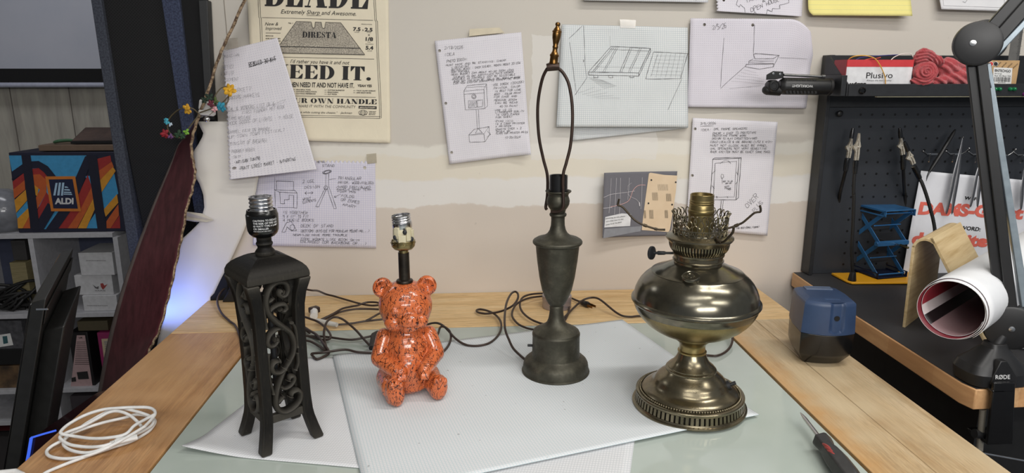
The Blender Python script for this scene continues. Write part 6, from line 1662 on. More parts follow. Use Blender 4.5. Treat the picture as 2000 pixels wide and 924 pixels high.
bar('lower_arm', (1980, 628), (1917, 112), 9, 9, .010, -.014, M_boom)
bar('side_rail', (2004, 600), (1930, 124), 7, 5, .003, -.012, M_rail)
bar('spring_rod', (1936, 172), (1922, 118), 1.6, 1.6, .006, .003, M_steel)
bar('upper_arm', (1922, 74), (2052, -72), 13, 13, .004, -.008, M_boom)
bar('upper_arm', (1938, 88), (2068, -58), 12, 12, .010, -.014, M_boom)
bar('upper_rail', (1944, 106), (2082, -40), 6, 6, .003, -.012, M_rail)

# ------------------------------------------------------------------ electric pencil sharpener
s0 = V((.668, -.448, 0)); SRz = math.radians(-9)
MS = Matrix.Translation(s0) @ Matrix.Rotation(SRz, 4, 'Z')
shp = thing('pencil_sharpener', 'blue and black electric pencil sharpener on the right side board of the workbench', 'pencil sharpener', s0, SRz)
def outline(w, d0, d1, bul, n=16):
    """front (towards viewer) bulged, square back"""
    out = []
    for k in range(n + 1):
        a = -1 + 2 * k / n; out.append((w * a * (1 - .04 * a * a), -d0 - bul * (1 - a * a)))
    out += [(w * .97, d1 * .2), (w * .86, d1), (-w * .86, d1), (-w * .97, d1 * .2)]
    return out
def srings(levels): return [[V((x, y, z)) for x, y in outline(w, d0, d1, b)] for z, w, d0, d1, b in levels]
M_blue = mat('blue_shell', (46, 66, 98), .42, c2=(40, 58, 88), scale=26)
mb = MB(); loft(mb, srings([(0, .034, .024, .036, .006), (.006, .038, .028, .040, .008), (.022, .0475, .038, .046, .014), (.026, .0485, .0395, .047, .0145), (.065, .0495, .0405, .048, .0145)]), M=MS); mb.build('shavings_bin', mat('smoky_black_bin', (20, 20, 21), .2), shp, bevel=.001)
# upper housing: fine front so that the pencil groove can be pressed in
mb = MB()
lev = [(.0655, .050, .041, .048, .0145), (.070, .050, .041, .048, .0145), (.085, .0492, .0405, .047, .014), (.105, .0482, .0398, .046, .0138), (.120, .0474, .0392, .045, .0136), (.1235, .0465, .0382, .044, .0134), (.1262, .0435, .035, .042, .0128), (.1285, .034, .022, .040, .010), (.1292, .020, .008, .036, .006)]
dense = []
for (a, b) in zip(lev, lev[1:]):
    for k in range(5): dense.append(tuple(p + (q - p) * k / 5 for p, q in zip(a, b)))
dense.append(lev[-1])
rg = [[V((x, y, z)) for x, y in outline(w, d0, d1, b, 48)] for z, w, d0, d1, b in dense]
for r_ in rg:
    for p in r_:
        if p.y < -.02:
            gx, gw = .010, .0135
            zc_ = p.z; inside = abs(p.x - gx) < gw and zc_ > .0820
            if zc_ <= .0820: inside = math.hypot(p.x - gx, zc_ - .0820) < gw
            if inside and zc_ < .1262: p.y += .0042 * min(1.0, 1.6 * (1 - (abs(p.x - gx) / gw) ** 2))
loft(mb, rg, M=MS); ho = mb.build('housing', M_blue, shp, angle=32)
mb = MB(); mb.lathe([(.001, 0), (.0048, 0), (.0050, .0006), (.001, .0006)], 24, MS @ Matrix.Translation((.010, -.0497, .097)) @ Matrix.Rotation(PI / 2, 4, 'X')); mb.build('pencil_hole', mat('hole_black', (6, 6, 6), .8), shp)
mb = MB()
def st(x, y): return MS @ V((-.006 + x * .001, -.036 + y * -.001, .1282 + (-y) * .0001))
letter(mb, st, 'BOSTON', (0, 0), (22, 0), 4.0, .01); strokes(mb, st, [(-2, 1), (-2, -5), (24, -5), (24, 1), (-2, 1)], .4)
mb.build('embossed_name', mat('blue_emboss', (92, 116, 154), .3), shp, smooth=False, clean=False)
mb = MB(); mb.box((0, .030, .1295), (.05, .018, .003), M=MS); mb.build('top_pad', mat('grey_blue_pad', (84, 98, 122), .4), shp, bevel=.001)

# ------------------------------------------------------------------ screwdriver
d0_, d1_, d2_ = onz(1563, 806, .0160), onz(1603, 858, .0172), onz(1700, 985, .0172)
ax_ = (d2_ - d1_).normalized(); scd = thing('screwdriver', 'screwdriver with black and red handle lying on the glass, near the front right corner', 'screwdriver', d1_)
mb = MB(); mb.tube([d0_, d0_.lerp(d1_, .12), d0_.lerp(d1_, .25), d1_ + ax_ * .006], [.0007, .0022, .0031, .0031], 14); mb.build('shaft', M_steel, scd)
LH = (d2_ - d1_).length
MSd = Matrix.Translation(d1_) @ ax_.to_track_quat('Z', 'Y').to_matrix().to_4x4()
mb = MB(); rg = []
for f, r_ in ((0, .0085), (.01, .0128), (.04, .0140), (.12, .0132), (.20, .0112), (.27, .0120), (.34, .0140), (.5, .0158), (.75, .0160), (.9, .0150), (.97, .011), (1.0, .006)):
    rg.append([V((r_ * (1 if f > .3 else 1.0) * math.cos(k * PI / 3 + .3), r_ * math.sin(k * PI / 3 + .3), f * .115)) for k in range(6)])
loft(mb, rg, M=MSd); mb.build('handle', mat('charcoal_grip', (44, 44, 45), .45, c2=(54, 54, 54)), scd, bevel=.0022, seg=3)
M_redg = mat('red_grip', (150, 62, 58), .5)
toeye = (EYE - d1_).normalized(); side = ax_.cross(toeye).normalized(); upv = side.cross(ax_).normalized()
for k in range(3):
    for s_ in (-1,):
        mb = MB(); c_ = d1_ + ax_ * (.036 + k * .0085) + side * (s_ * .0040 * (1 - k * .55) + .0035 - .002 * k) + upv * .0122
        mb.ell(c_, (.0024, .010, .0030), Matrix((side, (ax_ + side * -.25).normalized(), upv)).transposed(), nu=14, nv=8); mb.build('grip_inlay', M_redg, scd)

# ------------------------------------------------------------------ tall black acoustic panel at the end of the wall
AY = -.028
def aq(x, y, Y=AY): return ony(x, y, Y)
ac = thing('acoustic_panel', 'tall black mesh panel with blue-grey felt edges standing at the left end of the wall', 'panel', V((aq(300, 420).x, AY, -.9)))
def strip(name, tl, tr, br, bl, dep, m, y0=AY, ext=True):
    """band from above the picture down to the floor, between two slanting sights"""
    def go(p, q, f): return (p[0] + (q[0] - p[0]) * f, p[1] + (q[1] - p[1]) * f)
    if ext:
        a, b = go(tl, bl, -.35), go(tr, br, -.35); c_, d_ = go(tr, br, 2.0), go(tl, bl, 2.0)
    else: a, b, c_, d_ = tl, tr, br, bl
    P = [aq(*q, y0) for q in (a, b, c_, d_)]
    for p in P: p.z = max(p.z, -.898)
    mb = MB(); mb.hexa(P, [p + V((0, dep, 0)) for p in P]); return mb.build(name, m, ac, bevel=.002)
M_felt = mat('blue_grey_felt', (64, 72, 96), .95, c2=(44, 50, 70), scale=260, bump=.5, bscale=500, lo=.4, hi=.6)
M_felt2 = mat('grey_felt', (66, 70, 80), .95, c2=(48, 52, 62), scale=260, bump=.5, bscale=500, lo=.4, hi=.6)
t = NT('black_speaker_mesh'); s2 = t.n('ShaderNodeSeparateXYZ'); t.l(t.coord('Object', (1, 1, 1)), s2.inputs[0])
fa = t.math('FRACT', t.math('MULTIPLY', t.math('ADD', s2.outputs[0], s2.outputs[2]), 150)); fb_ = t.math('FRACT', t.math('MULTIPLY', t.math('SUBTRACT', s2.outputs[0], s2.outputs[2]), 150))
kq = t.math('MULTIPLY', t.math('GREATER_THAN', fa, .45), t.math('GREATER_THAN', fb_, .45))
t.base(t.mix(kq, rgb((24, 24, 25)), rgb((4, 4, 5)))); t.p(rough=.6, spec=.3); M_mesh = t.m
M_deep = mat('deep_black_cloth', (10, 10, 12), .9, c2=(14, 14, 16), scale=200)
strip('mesh_face', (190, 0), (322, 0), (372, 240), (238, 240), .02, M_mesh, AY + .012)
strip('felt_edge', (177, 0), (197, 0), (265, 440), (243, 440), .09, M_felt2, AY)
strip('felt_edge', (315, 0), (350, 0), (378, 240), (352, 240), .030, M_felt, AY - .004)
strip('cloth_side', (345, 0), (400, 0), (424, 300), (370, 300), .030, M_deep, AY + .006)
strip('edge_trim', (387, 0), (405, 0), (416, 235), (402, 235), .026, mat('charcoal_trim', (46, 47, 48), .6), AY - .002, ext=False)

# ------------------------------------------------------------------ big white paper sheet hung against the wall, left edge torn
ws = [(385, 236), (412, 236), (420, 225), (500, 225), (507, 335), (493, 410), (470, 466), (452, 505), (430, 548), (414, 582), (414, 700), (300, 700), (352, 470), (372, 452), (392, 432), (399, 405), (397, 380), (388, 355), (380, 345), (377, 296), (385, 286), (398, 262)]
WSY = -.040
mb = MB()
# triangulated by bands: rows of points between left and right outline
def rowx(y):
    xs = []
    n = len(ws)
    for i in range(n):
        (xa, ya), (xb, yb) = ws[i], ws[(i + 1) % n]
        if (ya - y) * (yb - y) < 0: xs.append(xa + (xb - xa) * (y - ya) / (yb - ya))
    return min(xs), max(xs)
ys = [237.3 + k * (694.6 - 237.3) / 60 for k in range(61)]
def wf(u, v):
    y = ys[min(60, int(round(v * 60)))]; a, b = rowx(y); x = a + (b - a) * u
    off = .022 + .030 * (1 - u) ** 1.15 + .3 * .004 * noise.noise(V((u * 3, v * 5, 3)))
    p = ony(x, y, -off)
    if y > 580: p = ony(min(x, 411), 580, -off) + V((ony(x, y, -.05).x - ony(x, 580, -.05).x, 0, -(y - 580) * .0013))
    return p
mb.sheet(wf, 14, 60)
ps = mb.build('paper_backdrop', mat('white_backdrop', (222, 219, 212), .8, c2=(214, 211, 204), scale=6), origin=tuple(ony(450, 450, -.03)), solid=.0006)
tag(ps, 'large white paper sheet hanging against the wall behind the leaning cardboard, torn at its left', 'paper sheet')
mb = MB(); P = [ony(x, y, Y) for x, y, Y in ((345, 427, -.062), (355, 412, -.062), (395, 417, -.062), (418, 430, -.070), (405, 434, -.070), (380, 433, -.062))]
mb.hexa(P, [p + V((0, -.001, 0)) for p in P]); mb.build('torn_flap', mat('torn_flap', (206, 200, 188), .8), ps, smooth=False)
# small black box at the back corner of the bench
mb = MB(); a = onz(432, 581, .0); b = onz(492, 574, .0)
P = [(432, 581), (492, 578), (492, 545), (456, 545)]
Q = [ony(x, y, -.040) for x, y in P]; zf = .0005
Q[0].z = Q[1].z = zf
mb.hexa(Q, [q + V((.004, .036, 0)) for q in Q])
tag(mb.build('power_adapter', M_rubber, origin=tuple(Q[0]), bevel=.003), 'small black adapter block on the back board, half hidden behind the black scroll lamp', 'adapter')

# ------------------------------------------------------------------ leaning maroon cardboard
Ed = [(290, 690), (300, 668), (312, 645), (324, 600), (333, 565), (343, 520), (352, 478), (358, 448), (366, 402), (374, 378), (380, 350), (381, 332), (377, 312), (374, 288), (377, 264), (383, 243), (391, 218), (405, 182), (424, 122), (436, 92), (452, 58), (478, 0), (500, -46)]
Ld = [(188, 797), (197, 745), (206, 695), (216, 650), (229, 600), (242, 556), (254, 522), (267, 486), (283, 445), (297, 408), (312, 372), (325, 342), (338, 312), (349, 285), (357, 270), (363, 258)]
def along(path, f):
    s = f * (len(path) - 1); i = min(int(s), len(path) - 2); return tuple(path[i][k] + (path[i + 1][k] - path[i][k]) * (s - i) for k in (0, 1))
E3 = []; L3 = []
for i, q in enumerate(Ed):
    ye = -.20 + .08 * min(1, i / 14.0); e = ony(q[0], q[1], ye); E3.append(e)
    if i < 16:
        p = along(Ld, i / 15.0); L3.append(ony(p[0], p[1], ye + .10 - .035 * i / 15))
    else:
        L3.append(e + (e - EYE).normalized() * .068)
for i in (14, 15):
    L3[i] = L3[i].lerp(E3[i] + (E3[i] - EYE).normalized() * .068, .35 if i == 14 else .7)
# below the bench top it runs straight down to the floor
def below(P):
    d = (P[0] - P[3]).normalized(); a = P[0] + d * .07; b = a + d * .08
    return [V((b.x, b.y, -.89)), V((b.x, b.y, -.60)), b + V((0, 0, -.12)), b, a] + P
E3, L3 = below(E3), below(L3)
Es, Ls = spl(E3, 4), spl(L3, 4)
NC = len(Es) - 1
def cf(u, v):
    i = min(NC, int(round(v * NC))); p = Ls[i].lerp(Es[i], u)
    low = 1 - min(1, max(0, i - 20) / (NC * .56))
    n = V((.6, -.8, 0))
    return p - n * (.012 * math.sin(PI * u) * low) + V((.0012 * math.sin(i * 1.7) * (u > .97), 0, 0))
mb = MB(); mb.sheet(cf, 20, NC)
mb.mi = [2 if k % 20 < 2 else 0 for k in range(len(mb.f))]
t = NT('maroon_card_face'); n1 = t.noise(t.coord('Object', (1, 1, .25)), 60, 4, .6)
t.base(t.ramp(n1, [(.3, rgb((66, 32, 37))), (.7, rgb((92, 48, 54)))])); t.p(rough=.36, spec=.45)
t2 = NT('corrugated_edge'); n2 = t2.noise(t2.coord('Object', (1, 1, 1)), 150, 2); t2.base(t2.ramp(n2, [(.40, rgb((84, 66, 50))), (.62, rgb((164, 142, 114)))])); t2.p(rough=.85)
t3 = NT('grey_card_fold'); n3 = t3.noise(t3.coord('Object', (1, 1, .25)), 60, 4, .6); t3.base(t3.ramp(n3, [(.3, rgb((92, 80, 78))), (.7, rgb((116, 104, 100)))])); t3.p(rough=.5)  # greyer strip down the left edge of the sheet
cd = mb.build('cardboard_sheet', [t.m, t2.m, t3.m], origin=tuple(E3[0]), solid=.0055, rim=1)
cd.modifiers['thickness'].offset = 0
tag(cd, 'tall warped maroon cardboard sheet leaning at the left end of the workbench', 'cardboard')
# white clip on its edge
cl0 = ony(404, 212, -.105)
clp = thing('cable_clip', 'white plastic clip gripping the cardboard edge behind the flowers', 'clip', cl0)
km2 = mpp(cl0)
mb = MB(); R1 = Euler((.2, .25, .1)).to_matrix()
mb.box(cl0 + V((0, 0, .006)), (.030, .012, .022), rot=R1); mb.box(cl0 + V((.002, -.006, -.008)), (.032, .018, .012), rot=Euler((.1, .1, .1)).to_matrix()); mb.build('body', mat('milky_clip', (206, 204, 200), .35), clp, bevel=.003)
mb = MB(); mb.tube([cl0 + V((-.012, -.010, -.016)), cl0 + V((.010, -.012, -.012)), cl0 + V((.020, -.012, -.004))], .0022, 8); mb.ell(cl0 + V((.0, -.008, -.022)), (.007, .005, .006)); mb.build('spring_wire', M_steel, clp)
# flower garland
FYY = -.135
gar = thing('flower_garland', 'thin wire garland of small paper flowers wound round the cardboard edge', 'garland', ony(385, 235, FYY))
def fq(x, y, Y=FYY): return ony(x, y, Y)
M_stem = mat('olive_stem', (88, 78, 56), .6)
mb = MB()
for path in ([(388, 222), (376, 212), (360, 211), (348, 215), (335, 226), (328, 238), (328, 252), (336, 264), (350, 269), (362, 262), (368, 252)], [(390, 220), (408, 214), (418, 208), (420, 188), (432, 172), (446, 169)], [(424, 210), (440, 195), (450, 182)], [(418, 205), (432, 206), (444, 200), (446, 185), (440, 178)], [(350, 268), (362, 258), (378, 238), (390, 222)]):
    mb.tube(spl([fq(*p, FYY - .01 * math.sin(i)) for i, p in enumerate(path)], 6), .0014, 6)
mb.build('stem_wire', M_stem, gar)
def flower(x, y, col, r, n=6, name='flower', Y=FYY - .012, tilt=(0, 0)):
    c = fq(x, y, Y); mb = MB(); k = mpp(c)
    rr = random.Random(int(x))
    for i in range(n):
        a = 2 * PI * i / n + rr.random(); Rm = Euler((tilt[0] + rr.uniform(-.5, .5), a + tilt[1], rr.uniform(-.4, .4))).to_matrix()
        mb.ell(c + Rm @ V((r * .55 * k, rr.uniform(-.003, .003), 0)), (r * .62 * k, .0022, r * .42 * k), Rm, nu=10, nv=7)
    mb.ell(c + V((0, -.002, 0)), (r * .3 * k,) * 3, nu=8, nv=6)
    mb.build(name, mat('petal_%d_%d' % (x, y), col, .7, c2=tuple(v * .75 for v in col), scale=160), gar)
flower(365, 213, (214, 160, 42), 9); flower(449, 176, (232, 176, 40), 11); flower(325, 237, (70, 168, 190), 6); flower(332, 243, (190, 206, 220), 4, 4)
flower(432, 209, (48, 150, 178), 9); flower(323, 261, (150, 30, 44), 8); flower(413, 202, (104, 34, 52), 7); flower(420, 213, (232, 176, 180), 6); flower(333, 266, (110, 70, 120), 5)
for x, y, r, c in ((349, 262, 8, (38, 70, 44)), (356, 266, 6, (38, 70, 44)), (364, 257, 6, (122, 176, 60)), (408, 190, 8, (30, 52, 36)), (421, 196, 6, (84, 100, 50)), (398, 196, 6, (30, 52, 36))): flower(x, y, c, r, 4, 'leaf')

# ------------------------------------------------------------------ white charging cable coiled on the bench
cW = lambda x, y: (60 + x / 6.415, 780 + y / 6.415)
wc = [(100, 990, .003), (200, 915, .003), (420, 820, .003), (700, 715, .003), (1000, 610, .003), (1250, 530, .003), (1400, 452, .003)]
loop = [(1400, 452, .003), (1500, 380, .004), (1558, 285, .006), (1520, 235, .010), (1430, 200, .014), (1300, 195, .014), (1170, 232, .014), (900, 295, .014), (650, 375, .012), (500, 440, .010), (385, 520, .008), (260, 590, .006), (200, 655, .004), (240, 715, .004), (400, 745, .004), (600, 730, .004), (800, 675, .006), (1000, 590, .010), (1200, 490, .012), (1400, 400, .010), (1520, 320, .010), (1530, 240, .014), (1440, 190, .018), (1250, 135, .022), (1060, 118, .022), (900, 185, .020), (700, 300, .016), (560, 400, .012), (460, 470, .010), (410, 545, .008), (450, 610, .006), (560, 655, .006), (700, 670, .006), (850, 640, .008), (1050, 560, .012), (1250, 450, .016), (1430, 340, .018)]
loop2 = [(1390, 345, .010), (1330, 275, .016), (1230, 195, .022), (1100, 150, .026), (980, 165, .026), (830, 245, .022), (650, 340, .018), (480, 405, .016), (370, 465, .014), (395, 515, .012), (500, 570, .010), (700, 598, .010), (880, 590, .012), (1010, 555, .012)]
loop3 = [(1430, 340, .018), (1540, 220, .020), (1555, 150, .022), (1480, 105, .024), (1300, 100, .026), (1100, 110, .028), (900, 130, .028), (680, 200, .026), (480, 310, .022), (380, 400, .020), (400, 435, .018), (560, 465, .014), (750, 490, .014), (950, 485, .016), (1180, 440, .018), (1300, 330, .022), (1440, 250, .022), (1550, 190, .022)]
cab = thing('charging_cable', 'white charging cable coiled on the left side board of the workbench', 'cable', onz(*cW(900, 500)))
mb = MB()
for pth in (wc + loop[1:], loop2, loop3): mb.tube(spl([onz(*cW(x, y), z) for x, y, z in pth], 6), .00235, 10)
mb.build('lead', M_white, cab)
mb = MB(); a, b = onz(*cW(1040, 535), .012), onz(*cW(1330, 470), .010); mb.tube([a, a.lerp(b, .15), b], [.0032, .0068, .0068], 14, flat=.62); 
for k in range(4): mb.tube([onz(*cW(1000 + k * 16, 556 - k * 5), .012), onz(*cW(1008 + k * 16, 553 - k * 5), .012)], .0036, 10)
mb.build('connector', M_white, cab)
cab2 = MB(); cab2.tube([onz(x, y, .0045) for x, y in ((-30, 928), (0, 924), (30, 921), (44, 928))], .0040, 10); cab2.build('cable_end', M_white, cab)

# ------------------------------------------------------------------ black screen leaning at the left
TZ = .155
n0, n1, f0_, f1_ = onz(61, 592, TZ), onz(95, 600, TZ), onz(121, 491, TZ), onz(137, 493, TZ)
tvx = (n0 + n1) / 2
tv = thing('monitor', 'black flat monitor seen from behind, leaning beside the left edge of the workbench', 'monitor', V((tvx.x - .15, tvx.y + .2, -.9)))
LEAN = .30
def down(p, h): return V((p.x - LEAN * h, p.y, p.z - h))
HH = .62
M_tv = mat('satin_black_case', (30, 30, 29), .4, c2=(36, 36, 35))
dirn = (f0_ - n0); dirn.z = 0
perp = V((1, 0, 0))
w_ = .019
def slab(x_off, w, y_a, y_b, z_a, z_b, name, m, bev=.0015):
    """slab in the leaning plane: offsets from the near top corner along the top edge"""
    base_ = n0
    d = dirn.normalized(); n = V((1, 0, LEAN)).normalized()
    def P(s, h, o): return base_ + d * s + V((-LEAN * h, 0, -h)) + n * o
    A4 = [P(y_a, z_a, x_off), P(y_b, z_a, x_off), P(y_b, z_b, x_off), P(y_a, z_b, x_off)]; B4 = [P(y_a, z_a, x_off + w), P(y_b, z_a, x_off + w), P(y_b, z_b, x_off + w), P(y_a, z_b, x_off + w)]
    mb = MB(); mb.hexa(A4, B4); return mb.build(name, m, tv, bevel=bev)
TL = dirn.length
slab(0, .026, 0, TL, 0, HH, 'panel_case', M_tv)
slab(-.004, .004, .004, TL - .004, .004, HH - .004, 'screen_glass', mat('dark_glass', (8, 8, 9), .08))
slab(.026, .040, TL * .12, TL * .80, .075, HH * .9, 'rear_housing', M_tv, .003)
slab(.0262, .004, TL * .02, TL * .98, .02, .05, 'rear_rib', M_tv)
mb = MB(); p = n1 + V((0, -.0012, -.002)); mb.hexa([p + V((-.020, 0, 0)), p + V((-.001, 0, 0)), p + V((-.001, 0, -.0025)), p + V((-.020, 0, -.0025))], [q + V((0, .001, 0)) for q in (p + V((-.020, 0, 0)), p + V((-.001, 0, 0)), p + V((-.001, 0, -.0025)), p + V((-.020, 0, -.0025)))]); mb.build('bright_trim', M_steel, tv)
# blue lit strip of a small device below
t = NT('blue_light_strip'); t.base(rgb((20, 40, 120))); t.b.inputs['Emission Color'].default_value = (.06, .16, .9, 1); t.b.inputs['Emission Strength'].default_value = .8; M_glow = t.m
SY = -.60
dv = thing('computer_case', 'dark computer case with a thin blue lit edge at the bottom left corner', 'computer', ony(85, 890, SY))
z_ = lambda x, y: ony(x, y, SY)
mb = MB(); Q = [z_(61, 857), z_(112, 842), z_(112, 990), z_(40, 990)]; mb.hexa([q + V((0, .004, 0)) for q in Q], [q + V((.02, .16, 0)) for q in Q]); mb.build('case', mat('dark_case_glass', (26, 12, 16), .12, c2=(40, 18, 22), scale=9), dv)  # dark red reflection in the glass is put into its colour
mb = MB(); mb.tube([z_(50, 915), z_(56, 886), z_(61, 856)], .0024, 8); mb.tube([z_(61, 855), z_(84, 848), z_(109, 841)], .0016, 8); mb.build('light_strip', M_glow, dv)

# ------------------------------------------------------------------ the room beyond: screen and cube shelf
SCY = 1.36
def rq(x, y): return ony(x, y, SCY)
ps_ = thing('projector_screen', 'pale projection screen with a black border and pale bottom bar on the far wall', 'projection screen', rq(60, 100))
a, b = rq(-160, 135), rq(230, 135); xl, xr = a.x, b.x; zb0, zb1, zb2_, zb3 = rq(0, 134).z, rq(0, 160).z, rq(0, 161).z, rq(0, 171).z
mb = MB(); mb.bb(xl, xr, SCY, SCY + .006, zb0, 1.6); mb.build('screen_fabric', mat('screen_grey', (176, 178, 188), .7, c2=(168, 172, 184), scale=4), ps_)
mb = MB(); mb.bb(xl, xr, SCY - .001, SCY + .006, zb1, zb0); mb.build('black_border', M_deep, ps_)
mb = MB(); mb.tube([V((xl, SCY, (zb2_ + zb3) / 2)), V((xr, SCY, (zb2_ + zb3) / 2))], abs(zb2_ - zb3) / 2, 16); mb.build('bottom_bar', mat('pale_bar', (170, 174, 192), .4), ps_)

HYY = 1.0
def hq(x, y, Y=HYY): return ony(x, y, Y)
tp = hq(100, 461); zt = tp.z; xr_ = hq(222, 478).x; W_ = .018
xd = hq(56, 478).x; z1_ = hq(60, 618).z; z2_ = hq(60, 765).z; z3_ = hq(20, 827).z
xlft = xd - (xr_ - xd)
shf = thing('cube_shelf', 'white cube shelf packed with boxes and cables in the room beyond', 'shelf', V((xd, HYY + .15, -.9)))
M_shelf = mat('white_laminate', (184, 184, 188), .5)
DPT = .30
for nm, z in (('shelf_top', zt), ('shelf_board', z1_), ('shelf_board', z2_), ('shelf_board', z3_)):
    mb = MB(); mb.bb(xlft - .02, xd if z == z3_ else xr_ + (.0 if nm == 'shelf_top' else -.001), HYY, HYY + DPT, z - W_ / 2, z + W_ / 2); mb.build(nm, M_shelf, shf, bevel=.0008)
for x, nm in ((xr_, 'side_panel'), (xd, 'divider'), (xlft - .02, 'side_panel')):
    mb = MB(); mb.bb(x - .001, x + W_ - .001, HYY + (.001 if nm == 'divider' else 0), HYY + DPT, -.898, zt - W_ / 2); mb.build(nm, M_shelf, shf, bevel=.0008)
mb = MB(); mb.bb(xlft - .02, xr_, HYY + DPT, HYY + DPT + .004, -.898, zt); mb.build('back_panel', mat('shelf_back', (70, 75, 96), .7), shf)
def carton(name, label, cat, x0, x1, y0, y1, Y, dep, m, zfloor=None, group=None, extra=None):
    a, b = ony(x0, y0, Y), ony(x1, y1, Y); zlo = b.z if zfloor is None else zfloor
    mb = MB(); root = thing(name, label, cat, V(((a.x + b.x) / 2, Y + dep / 2, zlo)), group=group)
    mb.bb(a.x, b.x, Y, Y + dep, zlo, a.z); mb.build('carton', m, root, bevel=.0015)
    if extra: extra(root, lambda x, y: ony(x, y, Y - .0008))
    return root
M_wbx = mat('white_gift_box', (198, 198, 200), .5)
def t1(root, W):
    mb = MB(); letter(mb, W, 'innovation', (168, 510), (206, 510), 2.6, 0); mb.build('lettering', M_pencil, root, smooth=False, clean=False)
def t2_(root, W):
    mb = MB(); letter(mb, W, 'innovation', (170, 598), (210, 598), 2.6, 0); mb.build('lettering', M_pencil, root, smooth=False, clean=False)
def t3(root, W):
    mb = MB()
    mb.add([W(*q) for q in ((196, 554), (201, 553), (204, 558), (210, 555), (204, 563), (201, 566), (197, 560))], [list(range(7))]); mb.build('red_mark', mat('red_mark', (150, 60, 56), .6), root, smooth=False, clean=False)
    mb = MB(); mb.add([W(*q) for q in ((181, 556), (188, 561), (193, 559), (192, 565), (186, 563))], [list(range(5))]); letter(mb, W, 'VARIS', (185, 569), (206, 569), 2.5, .01); mb.build('dark_mark', M_pencil, root, smooth=False, clean=False)
zsh = z1_ + W_ / 2 + .0005
yb = 608
c3 = carton('gift_box', 'white box at the bottom of the stack in the shelf cube', 'box', 160, 231, 578, 608, HYY + .02, .17, M_wbx, zsh, 'white boxes in the shelf cube', t2_)
zt3 = ony(160, 578, HYY + .02).z
c2 = carton('gift_box', 'white box with a red mark in the middle of the stack', 'box', 144, 223, 538, 577, HYY + .03, .16, M_wbx, zt3 + .0005, 'white boxes in the shelf cube', t3)
zt2 = ony(160, 538, HYY + .03).z
c1 = carton('gift_box', 'white box on top of the stack in the shelf cube', 'box', 152, 224, 494, 535, HYY + .025, .16, M_wbx, zt2 + .0005, 'white boxes in the shelf cube', t1)
# lower right cube: books and boxes
zs2 = z2_ + W_ / 2 + .0005
def tb(root, W):
    mb = MB()
    mb.add([W(*q) for q in ((150, 655), (166, 655), (181, 756), (138, 756))], [(0, 1, 2, 3)]); mb.build('pink_panel', mat('pale_pink_panel', (178, 150, 150), .6), root, smooth=False, clean=False)
    W2 = lambda x, y: W(x, y) + V((0, -.0008, 0)); mb = MB()
    for k in range(13): strokes(mb, W2, [(150 - k * .3, 668 + k * 3.6), (166 + k * .8, 668 + k * 3.6)], .9)
    letter(mb, W2, 'UK', (154, 661), (162, 661), 3, .03)
    mb.add([W2(*q) for q in ((150, 727), (171, 725), (174, 740), (153, 741))], [(0, 1, 2, 3)]); mb.add([W2(*q) for q in ((140, 738), (148, 736), (149, 745), (140, 746))], [(0, 1, 2, 3)]); mb.build('print', M_ink, root, smooth=False, clean=False)
carton('book', 'black boxed book with a pale pink spine standing in the lower shelf cube', 'book', 133, 187, 650, 760, HYY + .02, .2, mat('black_book', (24, 22, 23), .5), zs2, None, tb)
def tm(root, W):
    mb = MB(); mb.add([W(*q) for q in ((198, 662), (240, 660), (240, 720), (206, 722))], [(0, 1, 2, 3)]); mb.build('cream_panel', mat('cream_panel', (186, 170, 142), .6), root, smooth=False, clean=False)
    W2 = lambda x, y: W(x, y) + V((0, -.0008, 0)); mb = MB()
    for k in range(9): strokes(mb, W2, [(204 + k * .6, 668 + k * 4), (222 + k * .6, 668 + k * 4)], 1.4)
    mb.build('blue_print', mat('slate_print', (96, 112, 132), .6), root, smooth=False, clean=False)
carton('game_box', 'magenta edged box standing beside the black book in the lower shelf cube', 'box', 189, 245, 650, 758, HYY + .02, .2, mat('magenta_card', (142, 42, 92), .5), zs2, None, tm)
carton('storage_box', 'olive brown box lying on the black book in the lower shelf cube', 'box', 150, 212, 628, 646, HYY + .03, .2, mat('olive_card', (84, 76, 56), .6), ony(150, 649, HYY + .02).z + .001)
carton('paper_stack', 'stack of yellowed sheets leaning in the upper left shelf cube', 'papers', 18, 62, 513, 588, HYY + .10, .10, mat('yellowed_pages', (156, 144, 106), .7, c2=(122, 112, 80), scale=30, stretch=(1, 1, 30)), zsh)
carton('dark_box', 'dark grey box above the yellowed sheets in the upper left shelf cube', 'box', 20, 54, 470, 508, HYY + .12, .08, mat('dark_grey_box', (62, 60, 60), .6), ony(20, 512, HYY + .10).z + .002)
# black cables heaped in the upper left cube
mb = MB(); r = random.Random(3); cc_ = ony(22, 590, HYY + .06)
for k in range(9):
    cx, cz = r.uniform(-.06, .05), r.uniform(.02, .07); rx, rz = r.uniform(.05, .09), r.uniform(.02, .05)
    mb.tube([V((cc_.x + cx + rx * math.cos(a * PI / 9), HYY + .05 + .018 * math.sin(a * .7 + k) + k * .003, max(zsh + .006, zsh + cz + rz * math.sin(a * PI / 9 + k)))) for a in range(18)], .0058, 8, closed=True)
tag(mb.build('cable_bundle', M_rubber, origin=(cc_.x, HYY + .06, zsh)), 'bundle of black cables heaped in the upper left shelf cube', 'cables')
